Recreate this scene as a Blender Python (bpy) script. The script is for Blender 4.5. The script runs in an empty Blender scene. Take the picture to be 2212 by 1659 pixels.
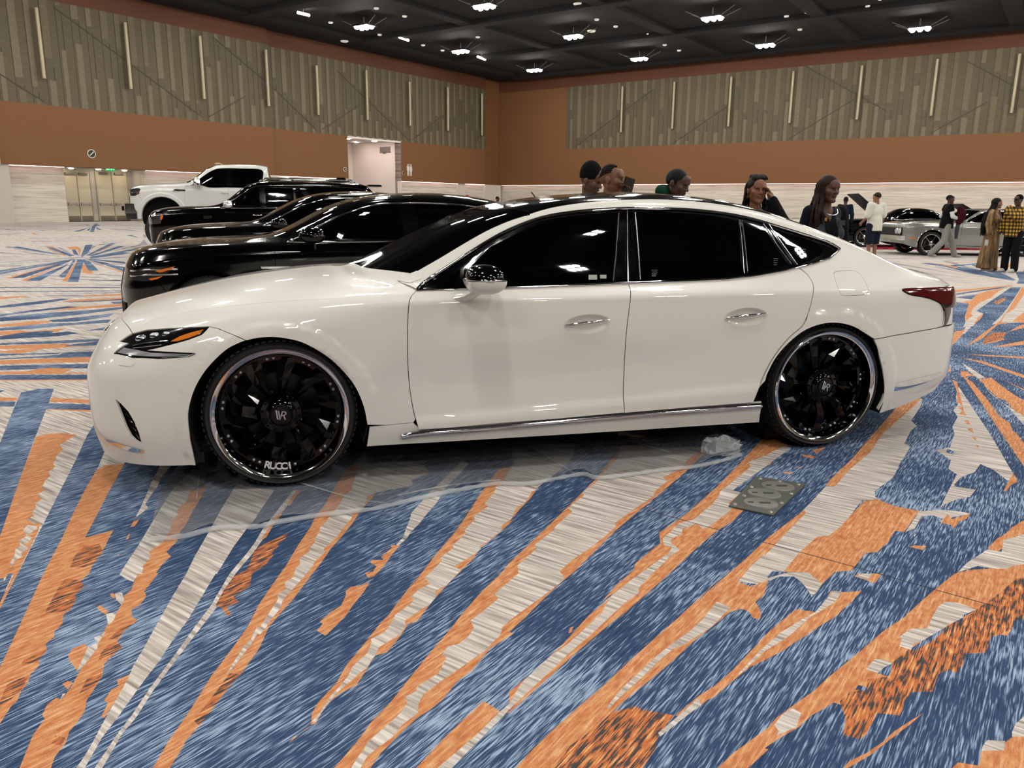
import bpy, bmesh, math, random
import numpy as np
from mathutils import Vector, Matrix
from mathutils.geometry import delaunay_2d_cdt
from mathutils.bvhtree import BVHTree
C = bpy.context.scene.collection
rnd = random.Random(7)
# ---------------------------------------------------------------- camera model (2212 x 1659 px)
PW, PH, FOC, PIT, ROL, EYE = 2212, 1659, 1690.0, math.radians(12.95), math.radians(.585), 1.4036
_cp, _sp = math.cos(PIT), math.sin(PIT)
_c, _s = math.cos(ROL), math.sin(ROL)
FW = np.array([0, _cp, -_sp]); _up = np.array([0, _sp, _cp]); _rt = np.array([1., 0, 0])
RT = _c*_rt + _s*_up; UP = -_s*_rt + _c*_up
def ray(x, y): return RT*(x-PW/2)/FOC - UP*(y-PH/2)/FOC + FW
def atz(x, y, z=0.):
    d = ray(x, y); t = (z-EYE)/d[2]; return np.array([d[0]*t, d[1]*t, z])
def atpl(x, y, p, az):
    n = np.array([-math.sin(az), math.cos(az)]); d = ray(x, y); t = (n@np.array(p[:2]))/(n@d[:2])
    return np.array([d[0]*t, d[1]*t, EYE+d[2]*t])
def aty(x, y, Y):
    d = ray(x, y); t = Y/d[1]; return np.array([d[0]*t, Y, EYE+d[2]*t])
def rotz(a): return np.array([[math.cos(a), -math.sin(a), 0], [math.sin(a), math.cos(a), 0], [0, 0, 1.]])
# ---------------------------------------------------------------- objects
def link(o, parent=None):
    C.objects.link(o)
    if parent is not None: o.parent = parent
    return o
def thing(name, label, cat, loc=(0, 0, 0), rz=0, group=None):
    o = bpy.data.objects.new(name, None); o.empty_display_size = .1
    o.location = loc; o.rotation_euler = (0, 0, rz); link(o)
    return tag(o, label, cat, group)
def tag(o, label, cat, group=None, kind=None):
    o['label'] = label; o['category'] = cat
    if group: o['group'] = group
    if kind: o['kind'] = kind
    return o
def mesh(name, V, F, mats, parent=None, mi=None, smooth=False, normals=None):
    me = bpy.data.meshes.new(name)
    me.from_pydata([tuple(map(float, v)) for v in V], [], [tuple(map(int, f)) for f in F])
    for m in (mats if isinstance(mats, (list, tuple)) else [mats]): me.materials.append(m)
    if mi is not None: me.polygons.foreach_set('material_index', np.asarray(mi, dtype=np.int32))
    if smooth: me.polygons.foreach_set('use_smooth', np.ones(len(F), dtype=bool))
    me.update()
    if normals is not None: me.normals_split_custom_set_from_vertices([tuple(map(float, n)) for n in normals])
    return link(bpy.data.objects.new(name, me), parent)
def struct(o): o['kind'] = 'structure'; return o
class MB:
    """collects shapes into one mesh"""
    def __init__(s): s.V = []; s.F = []; s.M = []; s.n = 0
    def add(s, V, F, m=0):
        s.V += [tuple(v) for v in V]; s.F += [tuple(i+s.n for i in f) for f in F]; s.M += [m]*len(F); s.n = len(s.V); return s
    def box(s, c, d, m=0, R=None, taper=1.):
        x, y, z = d[0]/2, d[1]/2, d[2]/2; t = taper
        V = np.array([(-x, -y, -z), (x, -y, -z), (x, y, -z), (-x, y, -z), (-x*t, -y*t, z), (x*t, -y*t, z), (x*t, y*t, z), (-x*t, y*t, z)])
        if R is not None: V = V@np.array(R).T
        return s.add(V+np.array(c), [(0, 3, 2, 1), (4, 5, 6, 7), (0, 1, 5, 4), (1, 2, 6, 5), (2, 3, 7, 6), (3, 0, 4, 7)], m)
    def tube(s, P, r, n=8, m=0, cap=True, sx=1., sy=1.):
        P = [np.array(p, float) for p in P]; k = len(P)
        rr = r if isinstance(r, (list, tuple, np.ndarray)) else [r]*k
        V = []; up = None
        for i, p in enumerate(P):
            t = P[min(i+1, k-1)]-P[max(i-1, 0)]; t = t/(np.linalg.norm(t)+1e-9)
            if up is None:
                up = np.array([0, 0, 1.]) if abs(t[2]) < .9 else np.array([1., 0, 0])
            a = np.cross(t, up); a /= np.linalg.norm(a)+1e-9; b = np.cross(a, t); up = b
            for j in range(n):
                q = 2*math.pi*j/n; V.append(p+rr[i]*(math.cos(q)*a*sx+math.sin(q)*b*sy))
        F = [(i*n+j, i*n+(j+1) % n, (i+1)*n+(j+1) % n, (i+1)*n+j) for i in range(k-1) for j in range(n)]
        if cap: F += [tuple(range(n)), tuple(range((k-1)*n, k*n))[::-1]]
        F = [f[::-1] for f in F]
        return s.add(V, F, m)
    def lathe(s, prof, n=24, c=(0, 0, 0), axis='y', m=0, closed=False):
        """prof: (r, h) along the axis"""
        V = []
        for r, h in prof:
            for j in range(n):
                a = 2*math.pi*j/n; u, v = r*math.cos(a), r*math.sin(a)
                V.append({'y': (u, h, v), 'z': (u, v, h), 'x': (h, u, v)}[axis])
        V = np.array(V)+np.array(c); k = len(prof)
        F = [(i*n+j, i*n+(j+1) % n, (i+1)*n+(j+1) % n, (i+1)*n+j) for i in range(k-1 if not closed else k) for j in range(n)] if not closed else \
            [(i*n+j, i*n+(j+1) % n, ((i+1) % k)*n+(j+1) % n, ((i+1) % k)*n+j) for i in range(k) for j in range(n)]
        if axis == 'z': F = [f for f in F]
        else: F = [f[::-1] for f in F]
        return s.add(V, F, m)
    def ell(s, c, r, m=0, nu=16, nv=10, R=None):
        V = [(0, 0, -1)]
        for i in range(1, nv):
            a = -math.pi/2+math.pi*i/nv
            for j in range(nu):
                q = 2*math.pi*j/nu; V.append((math.cos(a)*math.cos(q), math.cos(a)*math.sin(q), math.sin(a)))
        V.append((0, 0, 1)); V = np.array(V)*np.array(r)
        if R is not None: V = V@np.array(R).T
        L = len(V)-1
        F = [(0, 1+(j+1) % nu, 1+j) for j in range(nu)]+[(L, L-nu+j, L-nu+(j+1) % nu) for j in range(nu)]
        F += [(1+i*nu+j, 1+i*nu+(j+1) % nu, 1+(i+1)*nu+(j+1) % nu, 1+(i+1)*nu+j) for i in range(nv-2) for j in range(nu)]
        return s.add(V+np.array(c), F, m)
    def prism(s, poly, y0, y1, m=0, axis='y'):
        """2D polygon (CCW) extruded; axis y: poly in x,z"""
        n = len(poly)
        def P(a, b, h): return {'y': (a, h, b), 'z': (a, b, h), 'x': (h, a, b)}[axis]
        V = [P(a, b, y0) for a, b in poly]+[P(a, b, y1) for a, b in poly]
        F = [tuple(range(n)), tuple(range(2*n-1, n-1, -1))]+[(i, i+n, (i+1) % n+n, (i+1) % n) for i in range(n)]
        return s.add(V, F, m)
    def build(s, name, mats, parent=None, smooth=False, fix=True):
        o = mesh(name, s.V, s.F, mats, parent, s.M, smooth)
        if fix:
            bm = bmesh.new(); bm.from_mesh(o.data); bmesh.ops.recalc_face_normals(bm, faces=bm.faces); bm.to_mesh(o.data); bm.free()
        return o
def smooth_angle(o, a=40):
    """smooth shading, hard where faces meet at more than a degrees"""
    me = o.data; me.polygons.foreach_set('use_smooth', np.ones(len(me.polygons), dtype=bool))
    bm = bmesh.new(); bm.from_mesh(me); ca = math.radians(a)
    for e in bm.edges:
        if len(e.link_faces) == 2 and e.calc_face_angle(0) > ca: e.smooth = False
    bm.to_mesh(me); bm.free(); return o
def copy_tree(o, parent=None):
    c = o.copy(); C.objects.link(c)
    if parent is not None: c.parent = parent
    for ch in list(o.children): copy_tree(ch, c)
    return c
# ---------------------------------------------------------------- materials
_M = {}
def lin(c):
    if isinstance(c, str): c = tuple(int(c[i:i+2], 16) for i in (0, 2, 4))
    return tuple(((v/255)/12.92 if v/255 <= .04045 else ((v/255+.055)/1.055)**2.4) for v in c)+(1.,)
def pbr(name, col, rough=.5, metal=0., coat=0., emit=None, es=0., alpha=1., trans=0., spec=.5, sheen=0., bump=None, ior=1.5):
    if name in _M: return _M[name]
    m = bpy.data.materials.new(name); m.use_nodes = True; b = m.node_tree.nodes['Principled BSDF']
    b.inputs['Base Color'].default_value = lin(col); b.inputs['Roughness'].default_value = rough
    b.inputs['Metallic'].default_value = metal; b.inputs['Coat Weight'].default_value = coat; b.inputs['Coat Roughness'].default_value = .03
    b.inputs['Alpha'].default_value = alpha; b.inputs['Transmission Weight'].default_value = trans; b.inputs['Specular IOR Level'].default_value = spec
    b.inputs['Sheen Weight'].default_value = sheen; b.inputs['IOR'].default_value = ior
    if emit: b.inputs['Emission Color'].default_value = lin(emit); b.inputs['Emission Strength'].default_value = es
    nt = m.node_tree
    # a little procedural variation of the roughness so that no surface is perfectly even
    tc = nt.nodes.new('ShaderNodeTexCoord'); nz = nt.nodes.new('ShaderNodeTexNoise'); nz.inputs['Scale'].default_value = bump[0] if bump else 14.
    nz.inputs['Detail'].default_value = 3
    nt.links.new(tc.outputs['Object'], nz.inputs['Vector'])
    mr = nt.nodes.new('ShaderNodeMapRange'); mr.inputs[3].default_value = max(0, rough-.02); mr.inputs[4].default_value = min(1, rough+.03)
    nt.links.new(nz.outputs['Fac'], mr.inputs[0]); nt.links.new(mr.outputs[0], b.inputs['Roughness'])
    if bump:
        bp = nt.nodes.new('ShaderNodeBump'); bp.inputs['Strength'].default_value = bump[1]; bp.inputs['Distance'].default_value = bump[2] if len(bump) > 2 else .01
        nt.links.new(nz.outputs['Fac'], bp.inputs['Height']); nt.links.new(bp.outputs['Normal'], b.inputs['Normal'])
    _M[name] = m; return m
class NT:
    """tiny node helper"""
    def __init__(s, name):
        s.m = bpy.data.materials.new(name); s.m.use_nodes = True; s.nt = s.m.node_tree; s.b = s.nt.nodes['Principled BSDF']; _M[name] = s.m
    def n(s, t, **k):
        n = s.nt.nodes.new('ShaderNode'+t)
        for a, v in k.items():
            if a.startswith('i_'):
                key = a[2:]; key = int(key) if key.isdigit() else key.replace('_', ' ')
                n.inputs[key].default_value = v
            else: setattr(n, a, v)
        return n
    def l(s, a, b): s.nt.links.new(a, b)
    def ramp(s, fac, stops):
        r = s.n('ValToRGB'); e = r.color_ramp.elements
        while len(e) < len(stops): e.new(.5)
        for el, (p, c) in zip(e, stops): el.position = p; el.color = lin(c) if not (isinstance(c, tuple) and len(c) == 4) else c
        s.l(fac, r.inputs[0]); return r.outputs[0]
    def mix(s, fac, a, b, mode='MIX'):
        n = s.n('Mix', data_type='RGBA', blend_type=mode)
        for sock, v in ((n.inputs[0], fac), (n.inputs[6], a), (n.inputs[7], b)):
            if hasattr(v, 'is_linked'): s.l(v, sock)
            elif isinstance(v, (int, float)): sock.default_value = v
            else: sock.default_value = lin(v)
        return n.outputs[2]
    def math(s, op, a, b=0., clamp=False):
        n = s.n('Math', operation=op, use_clamp=clamp)
        for i, v in enumerate((a, b)):
            if hasattr(v, 'is_linked'): s.l(v, n.inputs[i])
            else: n.inputs[i].default_value = v
        return n.outputs[0]
    def noise(s, vec, scale=1., detail=2., rough=.5):
        n = s.n('TexNoise'); n.inputs['Scale'].default_value = scale; n.inputs['Detail'].default_value = detail; n.inputs['Roughness'].default_value = rough
        s.l(vec, n.inputs['Vector']); return n.outputs['Fac']
    def mapv(s, vec, sc=(1, 1, 1), rz=0., loc=(0, 0, 0)):
        n = s.n('Mapping'); n.inputs['Scale'].default_value = sc; n.inputs['Rotation'].default_value = (0, 0, rz); n.inputs['Location'].default_value = loc
        s.l(vec, n.inputs['Vector']); return n.outputs[0]
def pip(P, poly):
    """points in polygon"""
    x, y = P[:, 0], P[:, 1]; r = np.zeros(len(P), bool); n = len(poly); j = n-1
    for i in range(n):
        xi, yi = poly[i]; xj, yj = poly[j]
        if yi != yj:
            c = ((yi > y) != (yj > y)) & (x < (xj-xi)*(y-yi)/(yj-yi)+xi); r ^= c
        j = i
    return r
def text_mesh(name, body, size, extrude, mat, parent=None, loc=(0, 0, 0), rot=(0, 0, 0), shear=0., bold=0.):
    f = bpy.data.curves.new(name, 'FONT'); f.body = body; f.size = size; f.align_x = 'CENTER'; f.align_y = 'CENTER'; f.extrude = extrude; f.shear = shear; f.offset = bold
    t = bpy.data.objects.new(name, f); C.objects.link(t); bpy.context.view_layer.update()
    me = bpy.data.meshes.new_from_object(t.evaluated_get(bpy.context.evaluated_depsgraph_get())); bpy.data.objects.remove(t)
    me.materials.clear(); me.materials.append(mat); o = link(bpy.data.objects.new(name, me), parent); o.location = loc; o.rotation_euler = rot; return o
LAMP, EXPOSURE = 235., -.1
HALL = (124., 96.)      # size of the hall along the left and the far wall
GEN, SED, SUVL, TRK, TRZ = (-3.0, 8.05), (-4.38, 11.75), (-8.22, 20.35), (-10.56, 24.5), .55
# ================================================================ carpet
AZL, AZR = math.radians(54.5), math.radians(-35.5)       # directions of the two walls = weave of the carpet
TILES = {'a': (0, 820, 560), 'b': (550, 950, 560), 'c': (1100, 920, 560), 'd': (1652, 820, 560), 'e': (0, 1239, 560), 'f': (550, 1239, 560),
         'g': (1100, 1239, 560), 'h': (1652, 1239, 560), 'i': (0, 460, 340), 'j': (0, 640, 280), 'k': (1872, 530, 340), 'l': (1932, 690, 280)}
CARPET = """
B p -400,1850 a 150,1659 360,1250 640,700 740,480 855,300 p 700,900 p 1250,900 p 1880,800 l 870,760 900,560 940,400 930,200 890,160 k 1980,1090 2212,1080 p 2500,690 p 2700,1900
B a 180,110 330,78 460,78 420,190 320,440 165,860 20,1280 -40,1450 -80,1400 -60,900 0,540 120,240
B p -300,1500 a 0,1340 165,860 20,1280 p 20,1659
O a 305,490 380,465 520,455 655,470 560,525 510,555 540,600 490,640 455,720 470,745 410,790 435,815 385,860 360,920 380,945 325,975 355,1020 295,1060 310,1090 270,1130 290,1160 235,1190 290,1230 350,1225 300,1350 215,1520 150,1659 0,1700 -40,1450 20,1280 165,860
G a 195,1285 235,1240 310,1250 320,1270 260,1310 225,1330 280,1345 240,1390 200,1395 240,1440 180,1480 190,1510 130,1540 90,1600 80,1570 125,1500 130,1450 175,1420 165,1370 235,1330
B e 70,0 110,0 10,220 -30,300 -30,200 0,140
O e 120,0 150,0 15,270 -20,340 -20,290
O a 825,770 900,730 1060,715 1000,830 920,970 850,1110 725,1350 970,1285 930,1350 895,1430 840,1500 790,1580 e 760,0 690,60 720,110 640,180 650,220 600,310 540,350 530,430 460,500 465,540 390,600 400,660 340,720 330,790 260,860 240,930 180,1000 150,1080 90,1140 0,1280 -60,1000 0,800 150,480 260,240 370,0 a 520,1370 640,1110 730,930
G a 905,580 960,540 1105,650 1060,715 900,730 830,765
M a 850,1400 880,1470 790,1580 730,1600 600,1600 640,1500 720,1420
M e 560,40 690,60 720,110 640,180 650,220 600,310 480,330 380,340 430,240 500,120
M e 200,740 400,650 340,720 330,760 180,770
M e 60,950 150,900 240,880 180,1000 0,1150 0,1080
G a 1380,700 1500,690 1440,760 1380,830 1340,920 1300,970 1240,1060 1265,1090 1210,1140 1160,1170 1200,1090 1250,980 1290,880 1340,790
O a 1190,1190 1150,1250 1110,1260 1140,1210
O a 1110,1315 1095,1360 1070,1370 1090,1325
O a 1025,1480 1010,1500 998,1492
G a 1650,760 1760,800 1740,880 1620,950 1590,1040 1510,1110 1520,1150 1470,1200 1450,1290 1390,1390 1270,1470 1290,1510 1220,1590 1215,1659 e 1180,0 1140,70 1080,50 1020,10 a 1045,1620 1110,1520 1190,1400 1260,1280 1310,1200 1400,1050 1500,900
O a 1760,900 1720,1000 1650,1110 1590,1230 1500,1350 1520,1370 1420,1470 1460,1510 1390,1570 1330,1650 e 1350,0 1230,150 1250,190 1200,260 1120,310 1130,370 1170,400 1060,490 1000,580 1040,630 960,700 890,770 870,880 820,960 740,1080 720,1180 660,1270 590,1350 560,1450 470,1560 420,1700 150,1700 280,1380 380,1240 520,1080 600,980 700,800 780,680 850,560 920,430 1000,330 1050,230 1060,190 1120,140 1140,80 1180,0 a 1215,1659 1220,1590 1290,1510 1270,1470 1390,1390 1450,1290 1470,1200 1520,1150 1510,1110 1590,1040 1620,950
O e 390,1250 360,1210 400,1120 480,1060 540,1080 450,1200
O e 530,940 580,915 620,930 580,990
O e 620,640 720,600 760,640 700,760 660,830 590,740 580,700
G e 750,630 840,580 830,640 760,730 700,800 650,840 680,780
G e 800,550 900,500 860,560 840,590
G e 980,170 1040,160 1060,220 1040,270 990,220
O e 825,295 850,268 930,325 900,350
G e 905,345 1000,325 970,400 920,440 915,400
O e 935,175 965,165 990,200 970,215
G e 530,1030 560,1020 520,1080 510,1085
M e 1150,420 1170,400 1060,490 1000,560 920,560 1000,490
M e 1010,590 1040,630 960,700 840,740 860,680 920,610
M e 740,900 870,850 860,900 800,960 680,1020
M e 470,1380 560,1400 520,1470 440,1450
O e 1125,850 1090,930 1040,1000 970,1110 890,1230 860,1225 920,1110 890,1080 950,990 1010,960 1000,910
G a 2020,890 2230,930 b 170,430 50,600 0,680 a 2190,1170 2100,1280 1990,1430 1850,1659 e 1840,0 1720,200 1600,400 1480,560 1370,730 1240,900 1130,1050 1010,1220 870,1400 700,1700 620,1700 720,1560 790,1440 870,1290 930,1180 1000,1060 1090,900 1140,780 1230,630 1300,500 1390,340 1480,180 1590,0 a 1660,1510 1770,1320 1890,1100
G b 330,430 360,430 280,560 160,720 70,850 20,920 0,950 e 2010,0 1840,300 1700,480 1560,660 1440,820 1300,1010 1160,1230 1040,1370 850,1700 780,1700 1000,1370 1130,1200 1270,990 1500,680 1650,470 1800,270 1960,0 b -60,960 0,880 70,760 180,620
O b 360,430 395,430 300,560 260,560 230,640 160,730 100,830 50,860 80,810 160,700 200,640 260,580
M b 290,795 265,840 190,900 210,900 150,960 160,985 90,1070 e 2150,0 2130,110 1990,200 2040,240 1930,290 1970,340 1940,365 1890,290 1840,270 1910,140 1990,30 b -60,1100 0,940 80,890
O b 800,230 900,200 960,300 900,430 1050,430 1000,500 900,610 830,720 740,830 650,930 560,1060 480,1160 420,1240 330,1360 230,1470 120,1600 e 2212,640 2060,850 1960,960 1870,1080 1800,1170 1700,1300 1590,1420 1550,1500 1420,1700 1280,1700 1450,1410 1600,1200 1800,880 1950,680 2110,460 2212,260 b 0,1460 60,1370 150,1240 270,1070 370,900 480,740 520,650 600,550 700,380
M e 2050,860 1960,960 1870,1080 1800,1170 1700,1300 1650,1250 1750,1130 1850,1000 1960,850
G b 880,230 1000,200 1480,180 1440,210 1490,280 1340,345 1350,385 1300,400 1130,430 1000,460 960,490 940,560 830,640 830,665 760,750 700,830 590,930 600,960 510,1040 500,1070 430,1160 310,1290 240,1370 220,1440 150,1520 100,1600 50,1659 0,1659 20,1640 110,1500 160,1420 205,1350 190,1330 270,1270 255,1220 330,1170 350,1100 390,1060 385,1010 470,950 460,930 510,880 520,830 560,780 550,760 610,700 650,640 720,560 760,480 830,420 850,340
G e 2212,490 2130,620 2050,720 1990,800 1920,870 1990,760 2070,640 2140,560 2200,440
G b 1770,180 1830,200 1740,300 1620,420 1560,530 1480,620 1400,720 1330,790 1300,840 1220,910 1210,890 1270,830 1290,760 1320,690 1340,620 1450,500 1500,440 1600,350
O b 1240,900 1170,980 1110,1070 1020,1165 970,1180 940,1135 1010,1125 1040,1080 985,1045 1000,1025 1100,1025 1080,1000 1170,920 1160,900
O b 985,1210 930,1300 840,1410 780,1500 700,1580 620,1659 f 600,530 530,485 580,430 555,410 650,330 740,270 780,180 775,150 b 820,1255 920,1240
O b 2080,250 2212,230 c 250,520 180,620 90,710 0,820 b 2212,680 2050,830 1930,920 1870,1010 1760,1120 1650,1230 1540,1350 1500,1400 1400,1530 f 1380,410 1310,430 1260,510 1200,590 1130,670 1030,700 990,760 950,830 870,950 720,1030 650,1090 580,1170 520,1280 480,1290 490,1190 540,1100 580,1060 700,930 790,770 870,680 1060,440 1240,240 1410,0 b 1090,1560 1230,1390 1400,1170 1560,960 1700,800 1800,660 1940,440
G c 0,120 560,150 540,260 430,380 250,520 0,520 b 2100,380 2212,200
G b 2212,300 c 230,520 255,540 190,560 180,590 130,660 60,700 20,790 b 2100,740 2110,770 2000,860 1920,910 1930,930 1870,980 1700,1080 1760,1110 1640,1240 1540,1290 1550,1340 1500,1400 1280,1540 1290,1600 f 1260,440 1280,460 1250,510 1060,630 1030,700 1000,730 960,800 840,900 720,1000 650,1080 520,1260 480,1270 560,1180 650,1040 720,970 800,870 830,800 880,750 960,680 1000,580 990,560 1110,500 1180,400 1200,350 1330,260 1360,220 1330,200 1420,120 1500,90 1450,40 b 1460,1170 1600,1030 1580,1010 1700,920 1690,900 1800,800 1790,770 1880,680 1870,650 1990,570 1960,545 2040,460 2060,400 2212,340
O f 440,1320 490,1290 400,1360
O f 340,1390 370,1385 290,1450
O c 750,440 880,280 960,160 1700,200 1520,380 1400,480 1250,610 1100,730 900,900 720,1080 560,1240 450,1330 300,1470 g 260,250 130,380 0,500 f 2212,510 2010,640 1850,830 1720,930 1600,1080 1500,1160 1390,1230 1270,1340 1180,1430 1080,1530 960,1700 640,1700 800,1520 900,1400 1000,1260 1150,1110 1300,920 1500,670 1640,510 1790,320 1950,140 2100,0 c 0,1170 200,980 430,760 590,600
G c 960,180 1660,180 1520,290 1480,360 1310,440 1350,470 1240,560 1230,600 1080,700 900,830 910,860 720,1020 530,1150 430,1240 470,1290 460,1320 g 290,190 180,270 30,380 0,390 f 2212,370 2110,460 2100,520 1960,660 1720,830 1600,910 1440,1030 1400,1110 1390,1190 1260,1290 1170,1400 1060,1480 960,1560 880,1700 800,1700 870,1580 940,1490 960,1440 1100,1320 1200,1230 1250,1180 1300,1110 1290,1050 1380,1000 1390,960 1570,850 1640,710 1600,690 1650,620 1740,600 1830,530 1870,460 1840,400 1950,320 2080,210 2050,170 2170,70 c 0,1320 80,1260 70,1190 230,1050 220,1010 380,890 390,860 540,730 500,700 640,590 620,570 740,480 820,380 920,280
O c 2140,130 2212,60 2300,60 2212,420 2000,720 1900,820 1780,890 1600,1040 1400,1230 1200,1410 1050,1540 920,1659 g 1150,180 1000,320 800,480 600,650 400,830 200,1010 0,1190 f 2100,1180 2040,1140 1950,1090 1800,1230 1600,1420 1340,1700 1600,1700 2212,1130 g 0,1180 0,1010 250,800 460,600 640,400 950,60 c 960,1320 1060,1230 1080,1170 1190,1080 1290,1000 1280,910 1500,760 1750,540 1960,330
B g 890,165 820,240 640,390 660,360 780,240
O g 550,450 530,500 505,510 520,460
G c 2212,240 2040,310 2060,350 1960,430 1800,560 1790,600 1720,680 1570,800 1450,830 1380,900 1310,960 1320,1020 1390,1030 1360,1090 1240,1170 1060,1300 960,1380 880,1440 830,1520 740,1659 g 840,270 700,420 500,600 270,770 100,940 0,1110 f 2100,1170 1900,1370 1560,1659 1680,1659 1900,1440 2100,1240 g 0,1160 150,1020 300,880 500,690 740,480 900,330 1000,240 1110,160 1100,150 c 1110,1410 1100,1390 1190,1290 1340,1150 1370,1110 1460,1060 1380,1000 1380,970 1470,920 1480,880 1600,830 1650,880 1700,860 1840,760 1920,690 1870,660 1980,570 1910,550 2212,330
B c 2212,330 2212,430 1990,570 1905,550
G d 0,650 150,570 230,580 120,660 0,745
O d 0,420 130,500 220,560 150,570 0,650
B d -40,790 240,580 430,590 540,590 1150,210 1340,160 1200,180 920,480 740,680 560,850 520,910 330,1110 180,1310 0,1350 c 2000,1150 1600,1450 1500,1500 1900,1040 2000,720
O d 305,635 430,655 405,675 330,655
O d 255,745 310,748 305,758
O d 150,795 170,785 240,797 230,808
O d 410,600 520,575 440,635
O d 1340,160 1280,220 1000,470 900,620 720,770 600,910 520,905 560,850 740,680 920,470 1130,230 1200,180
G d 1340,160 1330,230 1250,350 1300,400 1190,540 1260,570 1160,700 1100,830 940,960 960,1020 830,1030 720,1170 650,1250 550,1330 450,1340 300,1470 160,1640 h 60,-20 0,50 c 2130,1350 1950,1330 2060,1200 d 0,1480 180,1310 330,1110 420,1020 520,910 600,910 720,770 900,620 1000,470 1280,220
O c 2212,950 d 340,1110 350,1140 180,1310 60,1440 0,1500 c 1950,1330 2060,1370 2212,1310 g 2170,190 2100,240 2150,330 2140,390 2080,380 2040,320 1980,300 1880,330 1700,480 1560,590 1400,740 1200,910 1060,1020 880,1180 1070,1130 1130,1160 1410,1210 1290,1350 1250,1450 1260,1480 1150,1640 1100,1720 0,1720 200,1500 400,1310 600,1130 800,960 1000,770 1220,570 1450,370 1650,180 1830,0 c 1600,1500 1800,1320 2000,1150
M g 880,1180 1070,1130 1130,1160 1410,1210 1290,1350 1250,1450 1260,1480 1150,1640 1100,1720 330,1720 520,1470 560,1440 720,1330
G g 1770,240 1890,290 1820,360 1720,460 1500,600 1400,640 1250,770 1120,900 980,1020 850,1150 830,1140 960,980 1100,850 1260,700 1400,590 1530,500 1650,390
G c 2130,1350 1950,1330 2060,1200 d 0,1480 -20,1600 c 2212,1310 2060,1370
O h 265,305 450,330 540,200 560,150 700,160 830,145 740,240 600,370 480,440 350,530 250,590 150,660 0,740 g 2050,800 1890,930 1750,1050 1690,1080 1600,1150 1480,1230 1420,1210 1620,1040 1750,960 1900,830 2100,620 h 0,530 100,440
G h 545,195 590,145 660,155 600,240 480,320 400,360 200,540 100,600 0,660 g 2000,830 1950,870 1960,850 2100,700 h 0,620 140,500 300,400 430,330
G g 1610,1060 1640,1120 1530,1200 1380,1320 1290,1390 1270,1360 1400,1250 1550,1120
O d 850,1035 960,1020 1110,1080 1320,1120 1190,1300 1110,1290 1050,1390 960,1470 860,1480 740,1630 600,1640 h 490,90 430,40 370,-10 d 160,1640 300,1470 450,1340 550,1330 650,1250 720,1170
G h -10,50 90,20 200,-10 370,-10 430,40 490,90 440,160 400,200 370,140 310,70 250,25 120,25 50,60
B d 1590,-20 1650,90 1630,150 1650,210 1610,260 1645,320 1600,400 1620,460 1580,580 1460,600 1590,690 1565,760 1640,810 1590,900 1540,1000 1500,1090 1420,1115 1300,1110 1110,1070 940,1000 940,950 1090,840 1150,740 1240,570 1190,545 1250,430 1300,395 1250,350 1330,230 1340,160 1500,-20
G d 1655,60 1780,250 1920,460 2060,700 2150,850 2070,860 1950,770 1840,720 1790,790 1680,830 1620,890 1620,910 1800,940 1750,1000 1650,1020 1540,1060 1500,1090 1540,1000 1590,900 1640,810 1565,760 1590,690 1460,600 1580,580 1620,460 1600,400 1645,320 1610,260 1650,210 1630,150
B d 1560,585 1620,620 1610,640 1550,620
O d 1600,0 1640,20 1700,270 1720,310 1650,290 1690,270 1650,240 1690,230 1640,190 1640,100
O d 1705,350 1735,345 1755,385 1720,380
O d 1725,420 1770,415 1780,460
O d 1755,485 1800,490 1805,525
O d 1795,555 1820,560 1825,590
O d 1690,-30 1770,20 1900,170 2000,310 2090,370 2110,430 2160,470 2212,540 2250,560 2250,800 2130,620 2000,430 1850,200
G d 1880,70 1940,130 2030,200 2140,260 2300,340 2300,450 2212,390 2100,260 1950,130
O d 1850,0 1930,-20 2030,60 2130,130 2212,180 2300,230 2300,370 2120,250 2060,180 1980,150 1940,110 1880,60
O d 2120,800 2160,870 2100,900 2060,950 2035,955 2080,870
G d 1320,1125 1500,1110 1700,1130 1760,1145 1570,1180 1510,1215 1490,1210 1520,1190 1440,1160 1340,1165 1280,1270 1200,1300
O d 1560,1150 1600,1190 1760,1140 1720,1190 1660,1210 1640,1240 1600,1270 1590,1240 1500,1220
O d 1230,1425 1280,1415 1380,1420 1350,1455
G d 1270,1320 1295,1315 1275,1345
O d 2300,1150 2212,1200 2110,1260 2060,1310 1980,1360 1900,1440 1980,1470 2030,1440 2040,1370 2140,1340 2300,1290
G d 2212,1320 2350,1300 2350,1640 2250,1600 2120,1590 2060,1620 1950,1615 1820,1590 1720,1620 1640,1650 1730,1560 1900,1450 2020,1470 2040,1370
O h 1620,0 1740,-30 1950,-45 2060,-38 2120,-68 2400,-100 2260,380 2130,400 2110,470 2070,530 2010,520 1930,540 1890,670 1810,680 1720,680 1680,800 1640,850 1560,820 1480,860 1430,1010 1370,1000 1260,1010 1190,1090 1180,1150 1150,1210 960,1190 920,1270 860,1380 800,1410 670,1380 690,1240 680,1130 590,1100 490,1160 400,1210 290,1310 100,1420 0,1490 g 2212,1500 2050,1650 1990,1700 1740,1700 1900,1540 2212,1310 h 100,1230 250,1120 420,1000 560,870 720,740 830,650 1000,500 1190,370 1330,240 1470,120
M h 2140,50 2300,0 2260,380 2130,400 2110,470 2010,520 1930,540 1890,670 1720,680 1680,800 1640,850 1560,820 1480,860 1430,1010 1260,1010 1190,1090 1150,1210 960,1190 920,1270 860,1380 800,1410 670,1380 690,1240 640,1090 720,1020 860,980 880,900 1060,880 1090,760 1240,640 1400,570 1590,430 1690,400 1800,310 1960,200
G h 1540,240 1650,250 1740,280 1800,310 1700,370 1540,450 1390,570 1280,590 1250,650 1150,620 1170,550 1130,550 1250,470 1390,465 1430,370 1480,280
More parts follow.
